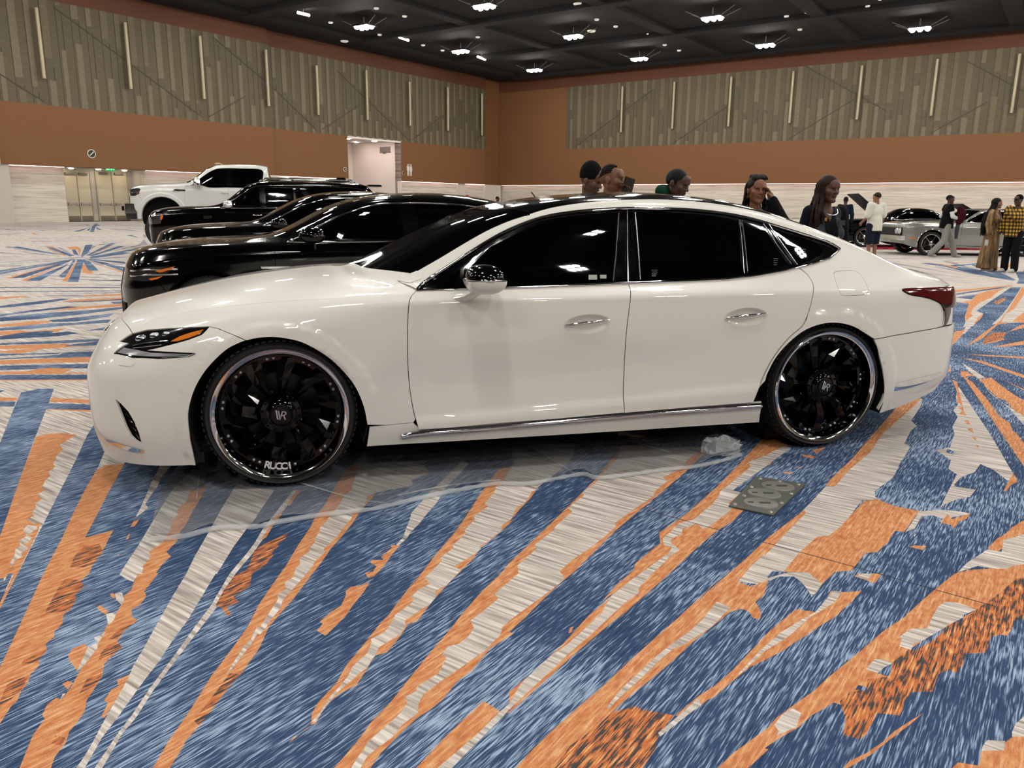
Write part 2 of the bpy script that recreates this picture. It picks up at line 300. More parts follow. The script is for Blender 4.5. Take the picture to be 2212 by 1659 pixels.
B h 1800,310 1700,350 1690,400 1590,430 1450,560 1280,660 1250,640 1350,570 1540,460 1700,370
G h 940,730 1000,730 1090,765 960,850 860,815
B h 1090,765 1080,830 1060,880 960,850 1020,800
B h 800,950 870,970 880,1000 770,990
G h 240,1150 310,1190 270,1310 100,1380 120,1340 80,1290 150,1200
O h 1350,1190 1250,1280 1050,1430 900,1550 640,1700 720,1600 870,1530 1000,1440 1100,1350 1220,1270
O h 2300,1390 2120,1390 2050,1440 2040,1510 1850,1510 1830,1640 1650,1610 1560,1700 2300,1750
G h 2300,1200 2212,1220 2140,1280 2110,1350 2110,1390 2300,1390
G h 1860,1470 1900,1420 2050,1430 2040,1510 1930,1510 1850,1510
O h 760,20 800,0 1000,0 950,70 930,80
G h 770,25 830,0 920,0 880,50
B j 0,165 250,130 1050,40 1210,45 700,130 250,180 0,200
O j 1200,60 2250,15 2250,45 1250,90 1050,100
B j 1050,100 1250,90 2150,45 2250,60 1300,105
B j 1880,100 2150,80 2200,120 1950,130
B j 0,310 550,235 1150,170 1350,185 900,230 300,300 0,350
O j 1350,180 2250,120 2250,160 1800,190 1000,240 900,240
B j 0,360 700,290 1500,240 2100,180 2250,170 2050,220 1300,320 600,390 0,430
O j 0,485 500,430 850,420 870,440 500,500 0,520
B j 830,410 1500,340 1950,290 1850,350 1300,430 900,440
B j 0,540 500,490 850,465 1250,455 1800,400 1900,390 1850,450 1100,500 500,560 0,585
O j 0,600 340,580 500,600 1150,545 950,610 700,600 300,650 0,665
B j 0,680 380,620 800,590 920,600 880,630 1150,600 1350,630 1000,680 500,710 0,740
B j 1460,585 1800,530 1760,580
B j 0,800 700,770 1700,725 1690,765 900,810 0,830
O j 0,845 800,815 1200,810 1100,850 600,890 0,905
B j 1130,835 1700,765 1680,840 1100,850
O j 0,940 600,890 1100,850 1500,850 700,900 450,960 300,980 0,960
B j 0,975 300,980 1050,960 1000,985 400,1000 0,1020
B j 0,1060 400,1040 1000,1000 1100,955 1600,945 1600,1040 1000,1050 400,1060 0,1080
O j 0,1095 700,1065 1100,1050 1600,1035 1600,1120 1100,1130 600,1140 0,1160
B j 0,1185 1600,1150 1600,1230 900,1230 400,1250 0,1260
O j 0,1290 450,1280 650,1240 850,1220 1250,1240 1100,1300 1600,1300 1600,1320 0,1335
B j 0,1340 1600,1335 1620,1420 0,1425
O j 0,1425 1620,1420 1620,1440 0,1440
B j -60,1595 90,1610 -60,1660
O a -60,150 150,155 150,180 -60,185
O a 440,155 850,175 850,210 600,195 420,190
B a -60,185 135,185 120,230 -60,230
B a 400,200 860,215 860,265 380,250
O a 390,250 860,262 860,280 500,262
B i 1090,650 1180,660 1100,970 940,970
O i 940,870 1080,670 1085,680 950,965 870,960
B i 1050,650 1030,660 960,770 830,880 860,910 920,900 1060,670
B i 960,710 880,750 350,955 560,955 940,740
O i 290,950 900,715 360,955
B i 900,690 140,920 320,915 950,700
O i 80,918 900,690 140,920
B i 1050,640 600,730 0,835 0,860 500,770 960,690
B i 1170,690 1250,815 1390,810 1270,690 1170,650
O i 1165,725 1230,815 1200,815
B i 1200,650 1500,700 1750,800 1760,830 1500,740
O i 1250,680 1750,830 1750,850
B i 1250,640 1760,690 1760,710 1260,660
B i 1140,600 1200,450 1300,445 1230,570 1150,620
B i 1200,600 1560,420 1630,430 1250,600
O i 1250,600 1600,440 1500,500
B i 1250,600 1650,470 1760,465 1300,610
B i 1250,620 1700,545 1830,560 1740,580 1280,640
B i 1110,600 1060,515 1010,515 1040,580
O i 940,480 1090,470 1140,510 1120,590 1090,515 980,510
B i 650,485 720,480 1050,600 980,610
O i 680,500 940,600 900,600 690,520
B i 180,480 250,470 900,590 700,570
B i 1290,190 1340,150 1380,150 1340,200 1320,265 1260,265 1290,210
B i 1280,195 1210,250 1250,250
B i 1250,205 1020,260 1130,260
B i 1350,200 1440,240 1360,230
B i 0,1045 900,1040 1740,1045 1740,1055 0,1055
B i 0,1100 1740,1090 1740,1100 0,1112
B i 700,930 1730,945 1730,957 800,937
B i 1130,850 1730,880 1730,892
O i 660,1010 1200,1003 1000,1017
B i 1200,1008 1730,1008 1730,1022
O i 0,1185 350,1165 380,1175 0,1215
O i 1180,1160 1740,1135 1740,1160 1180,1175
B i 720,1140 1740,1110 1740,1120
V i 400,1172 1050,1150 1180,1160 1170,1177 600,1170
B k 750,250 900,250 1500,330 2100,480 2060,500 1500,400 1250,340 1100,300
O k 960,250 1050,260 1300,310 1250,320
B k 1460,270 1600,280 1880,380 2110,490 1880,430 1700,370
B k 2090,370 2300,360 2300,540 2110,540 2140,480
O k 1180,620 1300,625 2040,560 2060,575 1700,610 1190,665
B k 1180,690 1500,640 1950,580 1980,590 1500,660 1190,710
B k 1250,730 1600,680 1950,600 1900,620 1550,700 1470,760
O k 1530,700 1700,640 1950,600 1850,650 1740,740 1600,800 1500,880 1460,960 1550,1020 1640,960 1600,1060 1480,1120 1400,1060 1380,1000 1440,820 1320,800 1480,770
G k 1600,800 1740,760 1640,900 1540,930 1600,960 1480,1120 1400,1060 1500,980
B k 1190,790 1440,820 1380,1000 1390,1080 1330,1200 1250,1210 1170,1380 1100,1350 1050,1190 1180,950
O k 1250,1205 1340,1200 1400,1150 1420,1180 1180,1430 1150,1400
G k 1480,1040 1560,1040 1400,1220 1350,1250 1400,1130
B k 2030,590 2170,590 2090,720 1980,880 1900,980 1750,1120 1500,1300 1350,1420 1160,1620 1050,1540 1180,1440 1330,1290 1620,1010 1640,960 1540,920
O k 2300,570 2180,590 1990,900 1930,980 1880,1060 1600,1260 1380,1430 1640,1300 1720,1220 1850,1110 2000,1090 1900,1060 1960,960 2080,890 2160,760
G k 2300,700 2212,760 2100,880 1960,1000 1890,1080 2020,1080 2300,1090
O k 2300,900 2212,940 2130,1000 2050,1070 2300,1100
O k 1880,770 1900,740 1960,760 1930,775 1850,830 1820,820
M k 1780,800 1960,720 1950,740 1830,830 1780,810
O l 2300,60 2150,100 1950,210 2212,140
M l 1560,300 1700,220 1920,220 1850,330 1600,400 1500,430
O l 1490,430 1850,330 1900,340 1700,390
O l 1680,465 2212,365 2300,350 2300,430 2212,430 1900,465
O l 1230,590 2300,640 2300,675 1500,620
O l 1150,655 1500,710 2300,980 2300,1030 2212,1000 1500,750
G l 1150,740 1300,830 1560,1000 1430,1010 1280,890
O l 1450,1020 1580,1010 2212,1390 2300,1440 2300,1690 2050,1560 1900,1380 1800,1310 1690,1250 1560,1110 1450,1050
O l 1130,880 1250,890 1290,930 1400,970 1220,970 1230,1010 1130,960
O l 860,830 950,800 970,880 900,910 850,880
O l 1880,1040 2212,1190 2300,1230 2212,1215
"""
def carpet_polys():
    out = []
    for ln in CARPET.strip().splitlines():
        tk = ln.split(); t = 'p'; pts = []
        for w in tk[1:]:
            if w.isalpha(): t = w; continue
            x, y = map(float, w.split(','))
            if t != 'p':
                ox, oy, wd = TILES[t]; x, y = ox+x*wd/2212, oy+y*wd/2212
            pts.append(atz(x, y)[:2])
        out.append((tk[0], np.array(pts)))
    return out
def carpet_mat(name, kind):
    """woven streaks: light yarn across a darker ground, along the weave (blue, orange) or across it (grey)"""
    k = NT(name); g = k.n('TexCoord').outputs['Object']
    along = kind != 'G'
    v = k.mapv(g, (1, 1, 1), -AZL)                       # x = along the weave
    sx, sy = (8., 105.) if along else (85., 3.2)
    if kind == 'G': sx, sy = 60., 2.6
    st = k.noise(k.mapv(v, (sx, sy, 1)), 1., 2., .6)
    st2 = k.noise(k.mapv(v, (sx*1.7, sy*1.9, 1)), 1., 1., .5)
    big = k.noise(v, 1.3, 2.)
    fine = k.noise(v, 420., 1.)
    mid = k.noise(k.mapv(v, (22, 60, 1)), 1., 3.)
    if kind == 'B':
        lo = k.mix(fine, '1c2d48', '40587d')
        f = k.math('ADD', k.math('ADD', k.math('MULTIPLY', st, .5), k.math('MULTIPLY', st2, .5)), k.math('MULTIPLY', k.math('SUBTRACT', big, .5), .38))
        a = k.n('MapRange', i_1=.49, i_2=.64); k.l(f, a.inputs[0]); a2 = k.math('MULTIPLY', a.outputs[0], k.math('ADD', fine, .3), True)
        dk = k.n('MapRange', i_1=.42, i_2=.32); k.l(f, dk.inputs[0]); lo = k.mix(k.math('MULTIPLY', dk.outputs[0], .6), lo, '14223a')
        col = k.mix(a2, lo, 'a9bdd8')
    elif kind == 'O':
        lo = k.ramp(mid, [(.28, 'a9613c'), (.5, 'c07c50'), (.72, 'cb9a66')])
        f = k.math('ADD', k.math('MULTIPLY', st, .6), k.math('MULTIPLY', fine, .4))
        col = k.mix(k.n('MapRange', i_1=.5, i_2=.75).outputs[0], lo, 'e3b98a')
        mr = k.n('MapRange', i_1=.5, i_2=.72); k.l(f, mr.inputs[0]); col = k.mix(mr.outputs[0], lo, 'ecc39c')
        mr2 = k.n('MapRange', i_1=.36, i_2=.25); k.l(f, mr2.inputs[0]); col = k.mix(k.math('MULTIPLY', mr2.outputs[0], .7), col, '8a5236')
    elif kind == 'M':
        col = k.ramp(k.math('ADD', k.math('ADD', k.math('MULTIPLY', st, .55), k.math('MULTIPLY', st2, .45)), k.math('MULTIPLY', k.math('SUBTRACT', mid, .5), .35)), [(.36, '3c3c42'), (.465, '544c48'), (.485, 'b0633c'), (.56, 'bf7446'), (.66, 'dcae78')])
    elif kind == 'V':
        col = k.mix(st, '807a80', '9a98a4')
    else:
        col = k.ramp(k.math('ADD', k.math('MULTIPLY', st, .8), k.math('MULTIPLY', fine, .25)), [(.34, '847a74'), (.47, 'aaa19b'), (.60, 'd0c9c3'), (.74, 'e8e4df')])
    k.l(col, k.b.inputs['Base Color']); k.b.inputs['Roughness'].default_value = .95; k.b.inputs['Specular IOR Level'].default_value = .15
    bp = k.n('Bump'); bp.inputs['Strength'].default_value = .25; bp.inputs['Distance'].default_value = .004
    k.l(fine, bp.inputs['Height']); k.l(bp.outputs[0], k.b.inputs['Normal'])
    return k.m
uL = np.array([math.cos(AZL), math.sin(AZL)]); uR = np.array([math.cos(AZR), math.sin(AZR)])
def build_carpet(corner):
    polys = carpet_polys()
    # the woven bursts repeat over the rest of the hall: slivers radiating from their centres
    r = random.Random(3); extra = []
    cen = [atz(170.6, 558)[:2], atz(203, 490.7)[:2], atz(2201, 613)[:2]]
    for ci, c in enumerate(cen):
        for q in range(90):
            a = r.uniform(0, 2*math.pi); w = r.uniform(.012, .05); r0 = r.uniform(.5, 2.5); r1 = r0+r.uniform(1.5, 5)
            if ci == 2 and r1*math.sin(a)+c[1] < c[1]+.5: continue
            d = np.array([math.cos(a), math.sin(a)]); n = np.array([-d[1], d[0]])
            extra.append((r.choice('BVVVBO'), np.array([c+d*r0, c+d*(r1-.4)-n*w*r1*.5, c+d*r1, c+d*(r1-.2)+n*w*r1*.5])))
    for gx in range(-3, 9):
        for gy in range(-5, 6):
            c = gx*10.8*uL+gy*9.0*uR+np.array([2., 5.]); 
            if c[1] < 12 and abs(c[0]) < 9: continue
            if min(np.linalg.norm(c-q) for q in cen) < 4: continue
            if (corner-c)@uL < 3 or (c-corner)@uR < 3: continue
            for q in range(26):
                a = 2*math.pi*(q+r.uniform(-.3, .3))/26; w = r.uniform(.02, .07); r0 = r.uniform(.1, 2.); r1 = r0+r.uniform(1.5, 4.2)
                d = np.array([math.cos(a), math.sin(a)]); n = np.array([-d[1], d[0]])
                extra.append((r.choice('BBVVO'), np.array([c+d*r0, c+d*(r1)-n*w*r1*.5, c+d*r1+n*w*r1*.5])))
    polys = extra+polys
    a, b = HALL            # hall size along the two walls
    P = [corner, corner-uL*a, corner-uL*a+uR*b, corner+uR*b]
    pts = []; edges = []
    def addp(q):
        n = len(pts); pts.extend([Vector((float(x), float(y))) for x, y in q]); edges.extend([(n+i, n+(i+1) % len(q)) for i in range(len(q))])
    addp(P)
    keep = []
    for L in ([(1398, 1102), (1660, 1174), (1840, 1223), (2014, 1272), (2150, 1310)], [(60, 876), (130, 866), (215, 851)]):
        for (xa, ya), (xb, yb) in zip(L[:-1], L[1:]):
            q0, q1 = atz(xa, ya)[:2], atz(xb, yb)[:2]; t = (q1-q0)/np.linalg.norm(q1-q0); n_ = np.array([-t[1], t[0]])*.003; polys.append(('S', np.array([q0-n_, q1-n_, q1+n_, q0+n_])))
    for kd, q in polys:
        addp(q); keep.append((kd, q))
    V, E, F, *_ = delaunay_2d_cdt(pts, edges, [], 0, 1e-5)
    V = np.array([(v.x, v.y) for v in V]); F = np.array(F)
    cn = V[F].mean(axis=1); ins = pip(cn, P); F = F[ins]; cn = cn[ins]
    kinds = 'GBOMVS'; mi = np.zeros(len(F), int)
    for kd, q in keep: mi[pip(cn, q)] = kinds.index(kd)
    A = V[F]; ar = (A[:, 1, 0]-A[:, 0, 0])*(A[:, 2, 1]-A[:, 0, 1])-(A[:, 2, 0]-A[:, 0, 0])*(A[:, 1, 1]-A[:, 0, 1])
    F[ar < 0] = F[ar < 0][:, ::-1]
    mats = [carpet_mat('carpet_grey', 'G'), carpet_mat('carpet_blue', 'B'), carpet_mat('carpet_orange', 'O'), carpet_mat('carpet_ikat', 'M'), carpet_mat('carpet_violet', 'V'), pbr('carpet_seam', '1a1c20', .95)]
    o = mesh('floor', np.c_[V, np.zeros(len(V))], F, mats, None, mi); struct(o); return o
# ================================================================ hall
P0 = atz(80, 480)[:2]                                    # foot of the long wall
CORNER = atpl(1076, 399, P0, AZL)[:2]
ZB, ZP, ZT, ZC = 3.42, 7.0, 13.05, 14.2                   # lower edge of the orange band, panel foot, panel head, ceiling
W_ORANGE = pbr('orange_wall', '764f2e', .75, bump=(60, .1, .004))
W_SHADED = pbr('orange_wall_shaded', '5c3522', .75)  # same orange wall, shade near the ceiling put into a darker colour
W_WHITE = pbr('white_plaster', 'e2dad2', .8)
W_GREY = pbr('grey_paint', 'b9b3aa', .8)
def plaster():
    k = NT('ribbed_plaster'); g = k.n('TexCoord').outputs['Object']
    nz = k.noise(k.mapv(g, (.5, .5, 9)), 1., 4., .6)
    col = k.ramp(nz, [(.3, 'b3aba0'), (.55, 'cfc7bc'), (.75, 'dcd5ca')]); k.l(col, k.b.inputs['Base Color'])
    bp = k.n('Bump'); bp.inputs['Strength'].default_value = .5; bp.inputs['Distance'].default_value = .05
    k.l(nz, bp.inputs['Height']); k.l(bp.outputs[0], k.b.inputs['Normal']); k.b.inputs['Roughness'].default_value = .85; return k.m
W_RIB = plaster()
def fabric(nm, c0, c1):
    k = NT(nm); g = k.n('TexCoord').outputs['Object']
    a = k.noise(k.mapv(g, (3, 3, 14)), 1., 4., .65)
    col = k.ramp(a, [(.3, c0), (.7, c1)]); k.l(col, k.b.inputs['Base Color']); k.b.inputs['Roughness'].default_value = .7; return k.m
PANEL = fabric('woven_panel', '504837', '5e5541'); STRIP = fabric('panel_strip', '675e4a', '746a55'); SEAM = pbr('panel_seam', '453e30', .8)
STRIP2 = fabric('panel_strip_pale', '60573f', '6a614c')
BLACK = pbr('black_ceiling', '040405', .9); BEAM = pbr('black_beam', '050506', .9)
class Wall:
    """a wall plane: s runs along the wall from its origin, d comes out into the hall"""
    def __init__(s, o, az, nrm): s.o = np.array(o); s.u = np.array([math.cos(az), math.sin(az)]); s.az = az; s.nv = np.array(nrm)
    def P(s, a, z, d=0.): q = s.o+s.u*a+s.nv*d; return (q[0], q[1], z)
    def px(s, x, y, d=0.):
        q = atpl(x, y, s.o+s.nv*d, s.az); return float((q[:2]-s.o)@s.u), float(q[2])
    def box(s, mb, a0, a1, z0, z1, d0, d1, m=0):
        V = [s.P(a, z, d) for z in (z0, z1) for d in (d0, d1) for a in (a0, a1)]
        return mb.add(V, [(0, 1, 3, 2), (4, 6, 7, 5), (0, 4, 5, 1), (2, 3, 7, 6), (0, 2, 6, 4), (1, 5, 7, 3)], m)
    def slant(s, mb, a0, z0, a1, z1, w, d0, d1, m=0):
        L = math.hypot(a1-a0, z1-z0); t = np.array([(a1-a0)/L, (z1-z0)/L]); n = np.array([-t[1], t[0]])*w/2
        Q = [np.array([a0, z0])+n, np.array([a0, z0])-n, np.array([a1, z1])-n, np.array([a1, z1])+n]
        V = [s.P(q[0], q[1], d) for d in (d0, d1) for q in Q]
        return mb.add(V, [(0, 1, 2, 3), (7, 6, 5, 4), (0, 4, 5, 1), (1, 5, 6, 2), (2, 6, 7, 3), (3, 7, 4, 0)], m)
LW = Wall(P0, AZL, uR); RW = Wall(CORNER, AZR, -uL)
S_END = float((CORNER-P0)@uL)
D1, D2 = .5, 1.0
s588 = LW.px(588, 272, D2)[0]; s1049 = LW.px(1049, 322, D1)[0]; sA0, sA1 = LW.px(750, 293, D1)[0], LW.px(865, 302, D1)[0]
sD0, sD1 = LW.px(140, 400)[0], LW.px(312, 400)[0]; sL = S_END-HALL[0]
def panel_field(w, a0, a1, rods, seams, d, name):
    """acoustic cladding: strips that stop at slanted seams, between the tall rods"""
    mb = MB(); w.box(mb, a0, a1, ZP, ZT, d, d+.10, 0)
    r = random.Random(5); rods = sorted(rods); step = np.median(np.diff(rods)); x = rods[0]-step*math.ceil((rods[0]-a0)/step)
    def cut(a):
        best = None
        for (b0, y0, b1, y1) in seams:
            lo, hi = min(b0, b1), max(b0, b1)
            if lo <= a <= hi: best = y0+(y1-y0)*(a-b0)/(b1-b0)
        return best
    while x < a1:
        for k in range(6):
            a = x+step*(k+.35)/6; wd = .30 if k % 2 else .42
            if a < a0+.1 or a+wd > a1-.1: continue
            c = cut(a); c = c if c is not None else (ZP+ZT)/2+r.uniform(-1.5, 1.5)
            c = min(max(c, ZP+.7), ZT-.7)
            w.box(mb, a, a+wd, c+r.uniform(.0, .6), ZT, d+.10, d+.115, r.choice([1, 3])); w.box(mb, a+wd, a+wd+.05, ZP, c, d+.10, d+.112, 2)
            w.box(mb, a+.1, a+.1+wd*.9, ZP, ZP+(c-ZP)*r.uniform(.35, .95), d+.10, d+.115, r.choice([1, 1, 3]))
            w.box(mb, a-.04, a, ZP+.02, ZT-.02, d+.10, d+.108, 2)
        x += step
    for q in seams: w.slant(mb, *q, .07, d+.10, d+.122, 2)
    struct(mb.build(name, [PANEL, STRIP, SEAM, STRIP2]))
def pxrods(w, L, d): return [(w.px(x0, y0, d), w.px(x1, y1, d)) for x0, y0, x1, y1 in L]
def build_room():
    # ---- long wall
    lo = MB()
    for a0, a1 in ((sL, sD0), (sD1, sA0), (sA1, S_END)): LW.box(lo, a0, a1, 0, ZB+.6, -.3, 0, 0)
    struct(lo.build('wall_left', [W_RIB]))
    up = MB()
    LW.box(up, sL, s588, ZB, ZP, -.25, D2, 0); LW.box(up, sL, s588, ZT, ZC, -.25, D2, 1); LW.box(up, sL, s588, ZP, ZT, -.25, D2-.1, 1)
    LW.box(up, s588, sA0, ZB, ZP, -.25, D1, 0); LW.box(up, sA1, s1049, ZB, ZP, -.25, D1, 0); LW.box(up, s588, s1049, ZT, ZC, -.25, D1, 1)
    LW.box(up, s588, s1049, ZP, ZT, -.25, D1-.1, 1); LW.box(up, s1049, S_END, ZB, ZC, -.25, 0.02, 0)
    struct(up.build('wall_left_upper', [W_ORANGE, W_SHADED]))
    # column at the left edge of the picture
    c = MB(); a1 = LW.px(19, 400, .6)[0]; LW.box(c, a1-2.2, a1, 0, ZB, 0, .9, 0); LW.box(c, a1-3.4, a1-.55, ZB-.02, 6.3, .9, 1.25, 0); struct(c.build('column', [W_GREY]))
    # door alcove
    al = MB(); dp = -1.6
    LW.box(al, sD0-.3, sD1+.3, 0, ZB, dp-.3, dp, 0); LW.box(al, sD0-.3, sD0, 0, ZB, dp, -.3, 0); LW.box(al, sD1, sD1+.3, 0, ZB, dp, -.3, 0); LW.box(al, sD0-.3, sD1+.3, ZB, ZB+.2, dp, -.24, 0)
    struct(al.build('wall_alcove', [W_GREY]))
    DOOR = pbr('beige_door', 'c2b79f', .55); FR = pbr('door_frame', 'a89f8c', .6); STEEL = pbr('steel', 'a8a59e', .3, 1.); KICK = pbr('kick_plate', '8f8674', .28, 1.)
    CLOSER = pbr('door_closer', '6f6a62', .5, .4)
    for i, (x0, x1) in enumerate(((141.5, 196), (211, 276))):
        b0, b1 = LW.px(x0, 420, dp)[0], LW.px(x1, 420, dp)[0]; zt = LW.px((x0+x1)/2, 371, dp)[1]; mid = (b0+b1)/2
        f = MB(); t = .09
        LW.box(f, b0-t, b0, 0, zt+t, dp, dp+.1, 0); LW.box(f, b1, b1+t, 0, zt+t, dp, dp+.1, 0); LW.box(f, b0-t, b1+t, zt, zt+t, dp, dp+.1, 0); LW.box(f, mid-.03, mid+.03, 0, zt, dp, dp+.1, 0)
        root = struct(f.build('door_%d' % (i+1), [FR]))
        for q0, q1 in ((b0, mid-.03), (mid+.03, b1)):
            l = MB(); LW.box(l, q0+.01, q1-.01, .02, zt-.01, dp, dp+.06); leaf = l.build('door_leaf', [DOOR], root)
            h = MB(); LW.box(h, q0+.06, q1-.06, 1.08, 1.17, dp+.11, dp+.16); LW.box(h, q0+.06, q0+.2, 1.04, 1.2, dp+.06, dp+.15); LW.box(h, q1-.2, q1-.06, 1.04, 1.2, dp+.06, dp+.15); h.build('push_bar', [STEEL], leaf)
            h = MB(); LW.box(h, q0+.03, q1-.03, .03, .34, dp+.06, dp+.07); h.build('kick_plate', [KICK], leaf)
            h = MB(); LW.box(h, (q0+q1)/2-.35, (q0+q1)/2+.25, zt-.2, zt-.06, dp+.06, dp+.18); h.build('door_closer', [CLOSER], leaf)
    # tall passage
    pa = MB(); pd = -6.
    LW.box(pa, sA0-.3, sA1+.3, 0, ZP, pd-.3, pd, 0); LW.box(pa, sA0-.3, sA0, 0, ZP, pd, D1-.02, 0); LW.box(pa, sA1, sA1+.3, 0, ZP, pd, -.31, 0); LW.box(pa, sA0-.3, sA1+.3, ZP-.02, ZP+.1, pd, D1, 0)
    LW.box(pa, sA1, sA1+.02, 0, ZP, -.31, D1, 0); LW.box(pa, sA0, sA1, ZP-.14, ZP, D1-.05, D1+.03, 0)
    struct(pa.build('wall_passage', [pbr('passage_paint', 'e6ddd6', .75)]))
    # pilasters between the white bays near the corner
    c = MB()
    for x0, x1 in ((985, 999), (1043, 1076)): LW.box(c, LW.px(x0, 410)[0], LW.px(x1, 410)[0], 0, ZB, 0, .35, 0)
    struct(c.build('wall_pilaster', [pbr('pilaster', 'cfc8c0', .8)]))
    rodsL = pxrods(LW, [(78, 17, 95, 170), (271, 49, 281.5, 192), (431.6, 78, 440.5, 214), (574, 107.6, 580, 229)], D2+.3)+\
        pxrods(LW, [(684, 142, 687, 248), (791.8, 152, 793, 259.5), (885.4, 177, 885.4, 272), (967.2, 188.6, 967.7, 282), (1041, 202.5, 1041, 292.4)], D1+.3)
    seams = [(-20, 220, 95, 222)]
    def sm(w, L, d): return [(*w.px(a, b, d), *w.px(c_, e, d)) for a, b, c_, e in L]
    clip = lambda L: [(a, min(max(z, ZP), ZT), b, min(max(y, ZP), ZT)) for a, z, b, y in L]
    panel_field(LW, sL, s588, [a[0] for a, b in rodsL[:4]], clip(sm(LW, [(0, 160, 95, 220), (115, 15, 438, 254), (450, 253, 530, 208), (460, 80, 585, 186)], D2)), D2-.1, 'wall_left_cladding')
    panel_field(LW, s588, s1049, [a[0] for a, b in rodsL[4:]], clip(sm(LW, [(590, 190, 684, 281), (695, 280, 775, 228), (726, 151, 882, 302), (890, 302, 955, 250)], D1)), D1-.1, 'wall_left_cladding_far')
    # ---- far wall
    sR0 = RW.px(1222, 320)[0]; sR1 = HALL[1]
    lo = MB(); RW.box(lo, -.5, sR1, 0, ZB+.5, -.8, -.5, 0); struct(lo.build('wall_back', [W_RIB]))
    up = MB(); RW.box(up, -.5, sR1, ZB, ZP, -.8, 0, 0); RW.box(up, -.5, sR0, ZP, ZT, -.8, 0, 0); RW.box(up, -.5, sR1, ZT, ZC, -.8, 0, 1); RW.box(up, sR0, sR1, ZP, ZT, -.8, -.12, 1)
    struct(up.build('wall_back_upper', [W_ORANGE, W_SHADED]))
    rodsR = pxrods(RW, [(1344.3, 187, 1341.8, 286), (1457, 177, 1452, 278), (1579.7, 166, 1573.4, 273), (1714.8, 154, 1704.7, 266), (1862, 142, 1851.5, 258), (2025.4, 128, 2011, 250.6), (2201.9, 116.5, 2186.2, 244.3)], .2)
    panel_field(RW, sR0, sR1, [a[0] for a, b in rodsR], clip(sm(RW, [(1243, 316, 1409, 195), (1452, 311, 1573, 228), (1704, 300, 1852, 210), (2011, 287, 2133, 220), (1740, 143, 1915, 240), (2092, 134, 2260, 223)], 0)), -.12, 'wall_back_cladding')
    # ---- the two walls behind the camera, ceiling
    a, b = HALL; q = CORNER-uL*a; FW_ = Wall(q, AZR, uL); SW = Wall(CORNER+uR*b, AZL, -uR)
    m = MB(); FW_.box(m, -.5, b+.5, 0, ZC, -.4, 0, 0); struct(m.build('wall_front', [PANEL]))
    m = MB(); SW.box(m, -a, .5, 0, ZC, -.4, 0, 0); struct(m.build('wall_right', [PANEL]))
    m = MB(); P = [CORNER+uL*.5-uR*.5, CORNER-uL*(a+.5)-uR*.5, CORNER-uL*(a+.5)+uR*(b+.5), CORNER+uL*.5+uR*(b+.5)]
    V = [(p[0], p[1], z) for z in (ZC, ZC+.4) for p in P]; m.add(V, [(0, 1, 2, 3), (7, 6, 5, 4), (0, 4, 5, 1), (1, 5, 6, 2), (2, 6, 7, 3), (3, 7, 4, 0)])
    struct(m.build('ceiling', [BLACK]))
    # beams between the rows of lamps
    m = MB()
    for i in range(-6, 8):
        s = 42.35+10.8*i+5.4-CORNER@uL
        if -a < s < 0:
            RW.box(m, 4, b, ZC-.35, ZC, -s-.5, -s+.5, 0)
    for j in range(-1, 11):
        r = -43.4+10.8*j+5.4-CORNER@uR
        if 0 < r < b: RW.box(m, r-.5, r+.5, ZC-.3, ZC, 4, a, 0)
    struct(m.build('ceiling_beams', [BEAM]))
    # ---- cove light under the overhang of both walls
    ES = pbr('cove_light', 'fff0ea', .5, emit='ffd9cf', es=6.)
    for k, (w, a0, a1, d) in enumerate(((LW, LW.px(21, 400)[0], sD0-.05, .25), (LW, sD1+.05, sA0-.1, .25), (LW, sA1+.1, S_END-2, .2), (RW, .3, sR1-.5, -.25))):
        m = MB(); w.box(m, a0, a1, ZB-.03, ZB-.005, d-.04, d+.04); tag(m.build('cove_light', [ES]), ['pinkish strip light under the orange wall, left of the beige doors', 'pinkish strip light under the orange wall, between the doors and the passage',
            'pinkish strip light under the orange wall, from the restroom sign to the corner', 'pinkish strip light under the orange wall at the far end of the hall'][k], 'light')
    # ---- rods standing off the cladding
    ROD = pbr('rod_metal', '9d937b', .45, .5)
    names = ['first', 'second', 'third', 'fourth', 'fifth', 'sixth', 'seventh', 'eighth', 'ninth']
    for w, L, nm in ((LW, rodsL, 'on the left wall cladding, %s from the left'), (RW, rodsR, 'on the far wall cladding, %s from the corner')):
        for k, ((a0, z0), (a1, z1)) in enumerate(L):
            d = .3 if w is RW else (D2+.3 if k < 4 else D1+.3)
            if w is RW: d = .2
            m = MB(); am = (a0+a1)/2; m.tube([w.P(am, z1, d), w.P(am, z0, d)], .13, 10)
            o = m.build('wall_rod', [ROD]); smooth_angle(o)
            for z in (z1+.3, z0-.3): m = MB(); m.tube([w.P(am, z, d-.42 if w is LW else d-.4), w.P(am, z, d)], .04, 6); m.build('bracket', [ROD], o)
            tag(o, 'tall metal rod '+nm % names[k], 'rod', 'rods along the wall cladding')
    # ---- signs
    def disc(x, y, r_, w, d, label, slash=True):
        a, z = w.px(x, y, d); rr = r_*np.linalg.norm(np.array(w.P(a, z, d))-np.array([0, 0, EYE]))/1750
        ring = MB(); n = 28
        V = [w.P(a+q*math.cos(t), z+q*math.sin(t), d+e) for e in (0, .03) for q in (rr,) for t in [2*math.pi*i/n for i in range(n)]]
        ring.add(V, [tuple(range(n-1, -1, -1)), tuple(range(n, 2*n))]+[(i, (i+1) % n, (i+1) % n+n, i+n) for i in range(n)])
        o = ring.build('round_sign', [pbr('sign_white', 'd8d4cc', .6)]); f = MB()
        V = [w.P(a+.82*rr*math.cos(t), z+.82*rr*math.sin(t), d+e) for e in (.03, .04) for t in [2*math.pi*i/n for i in range(n)]]
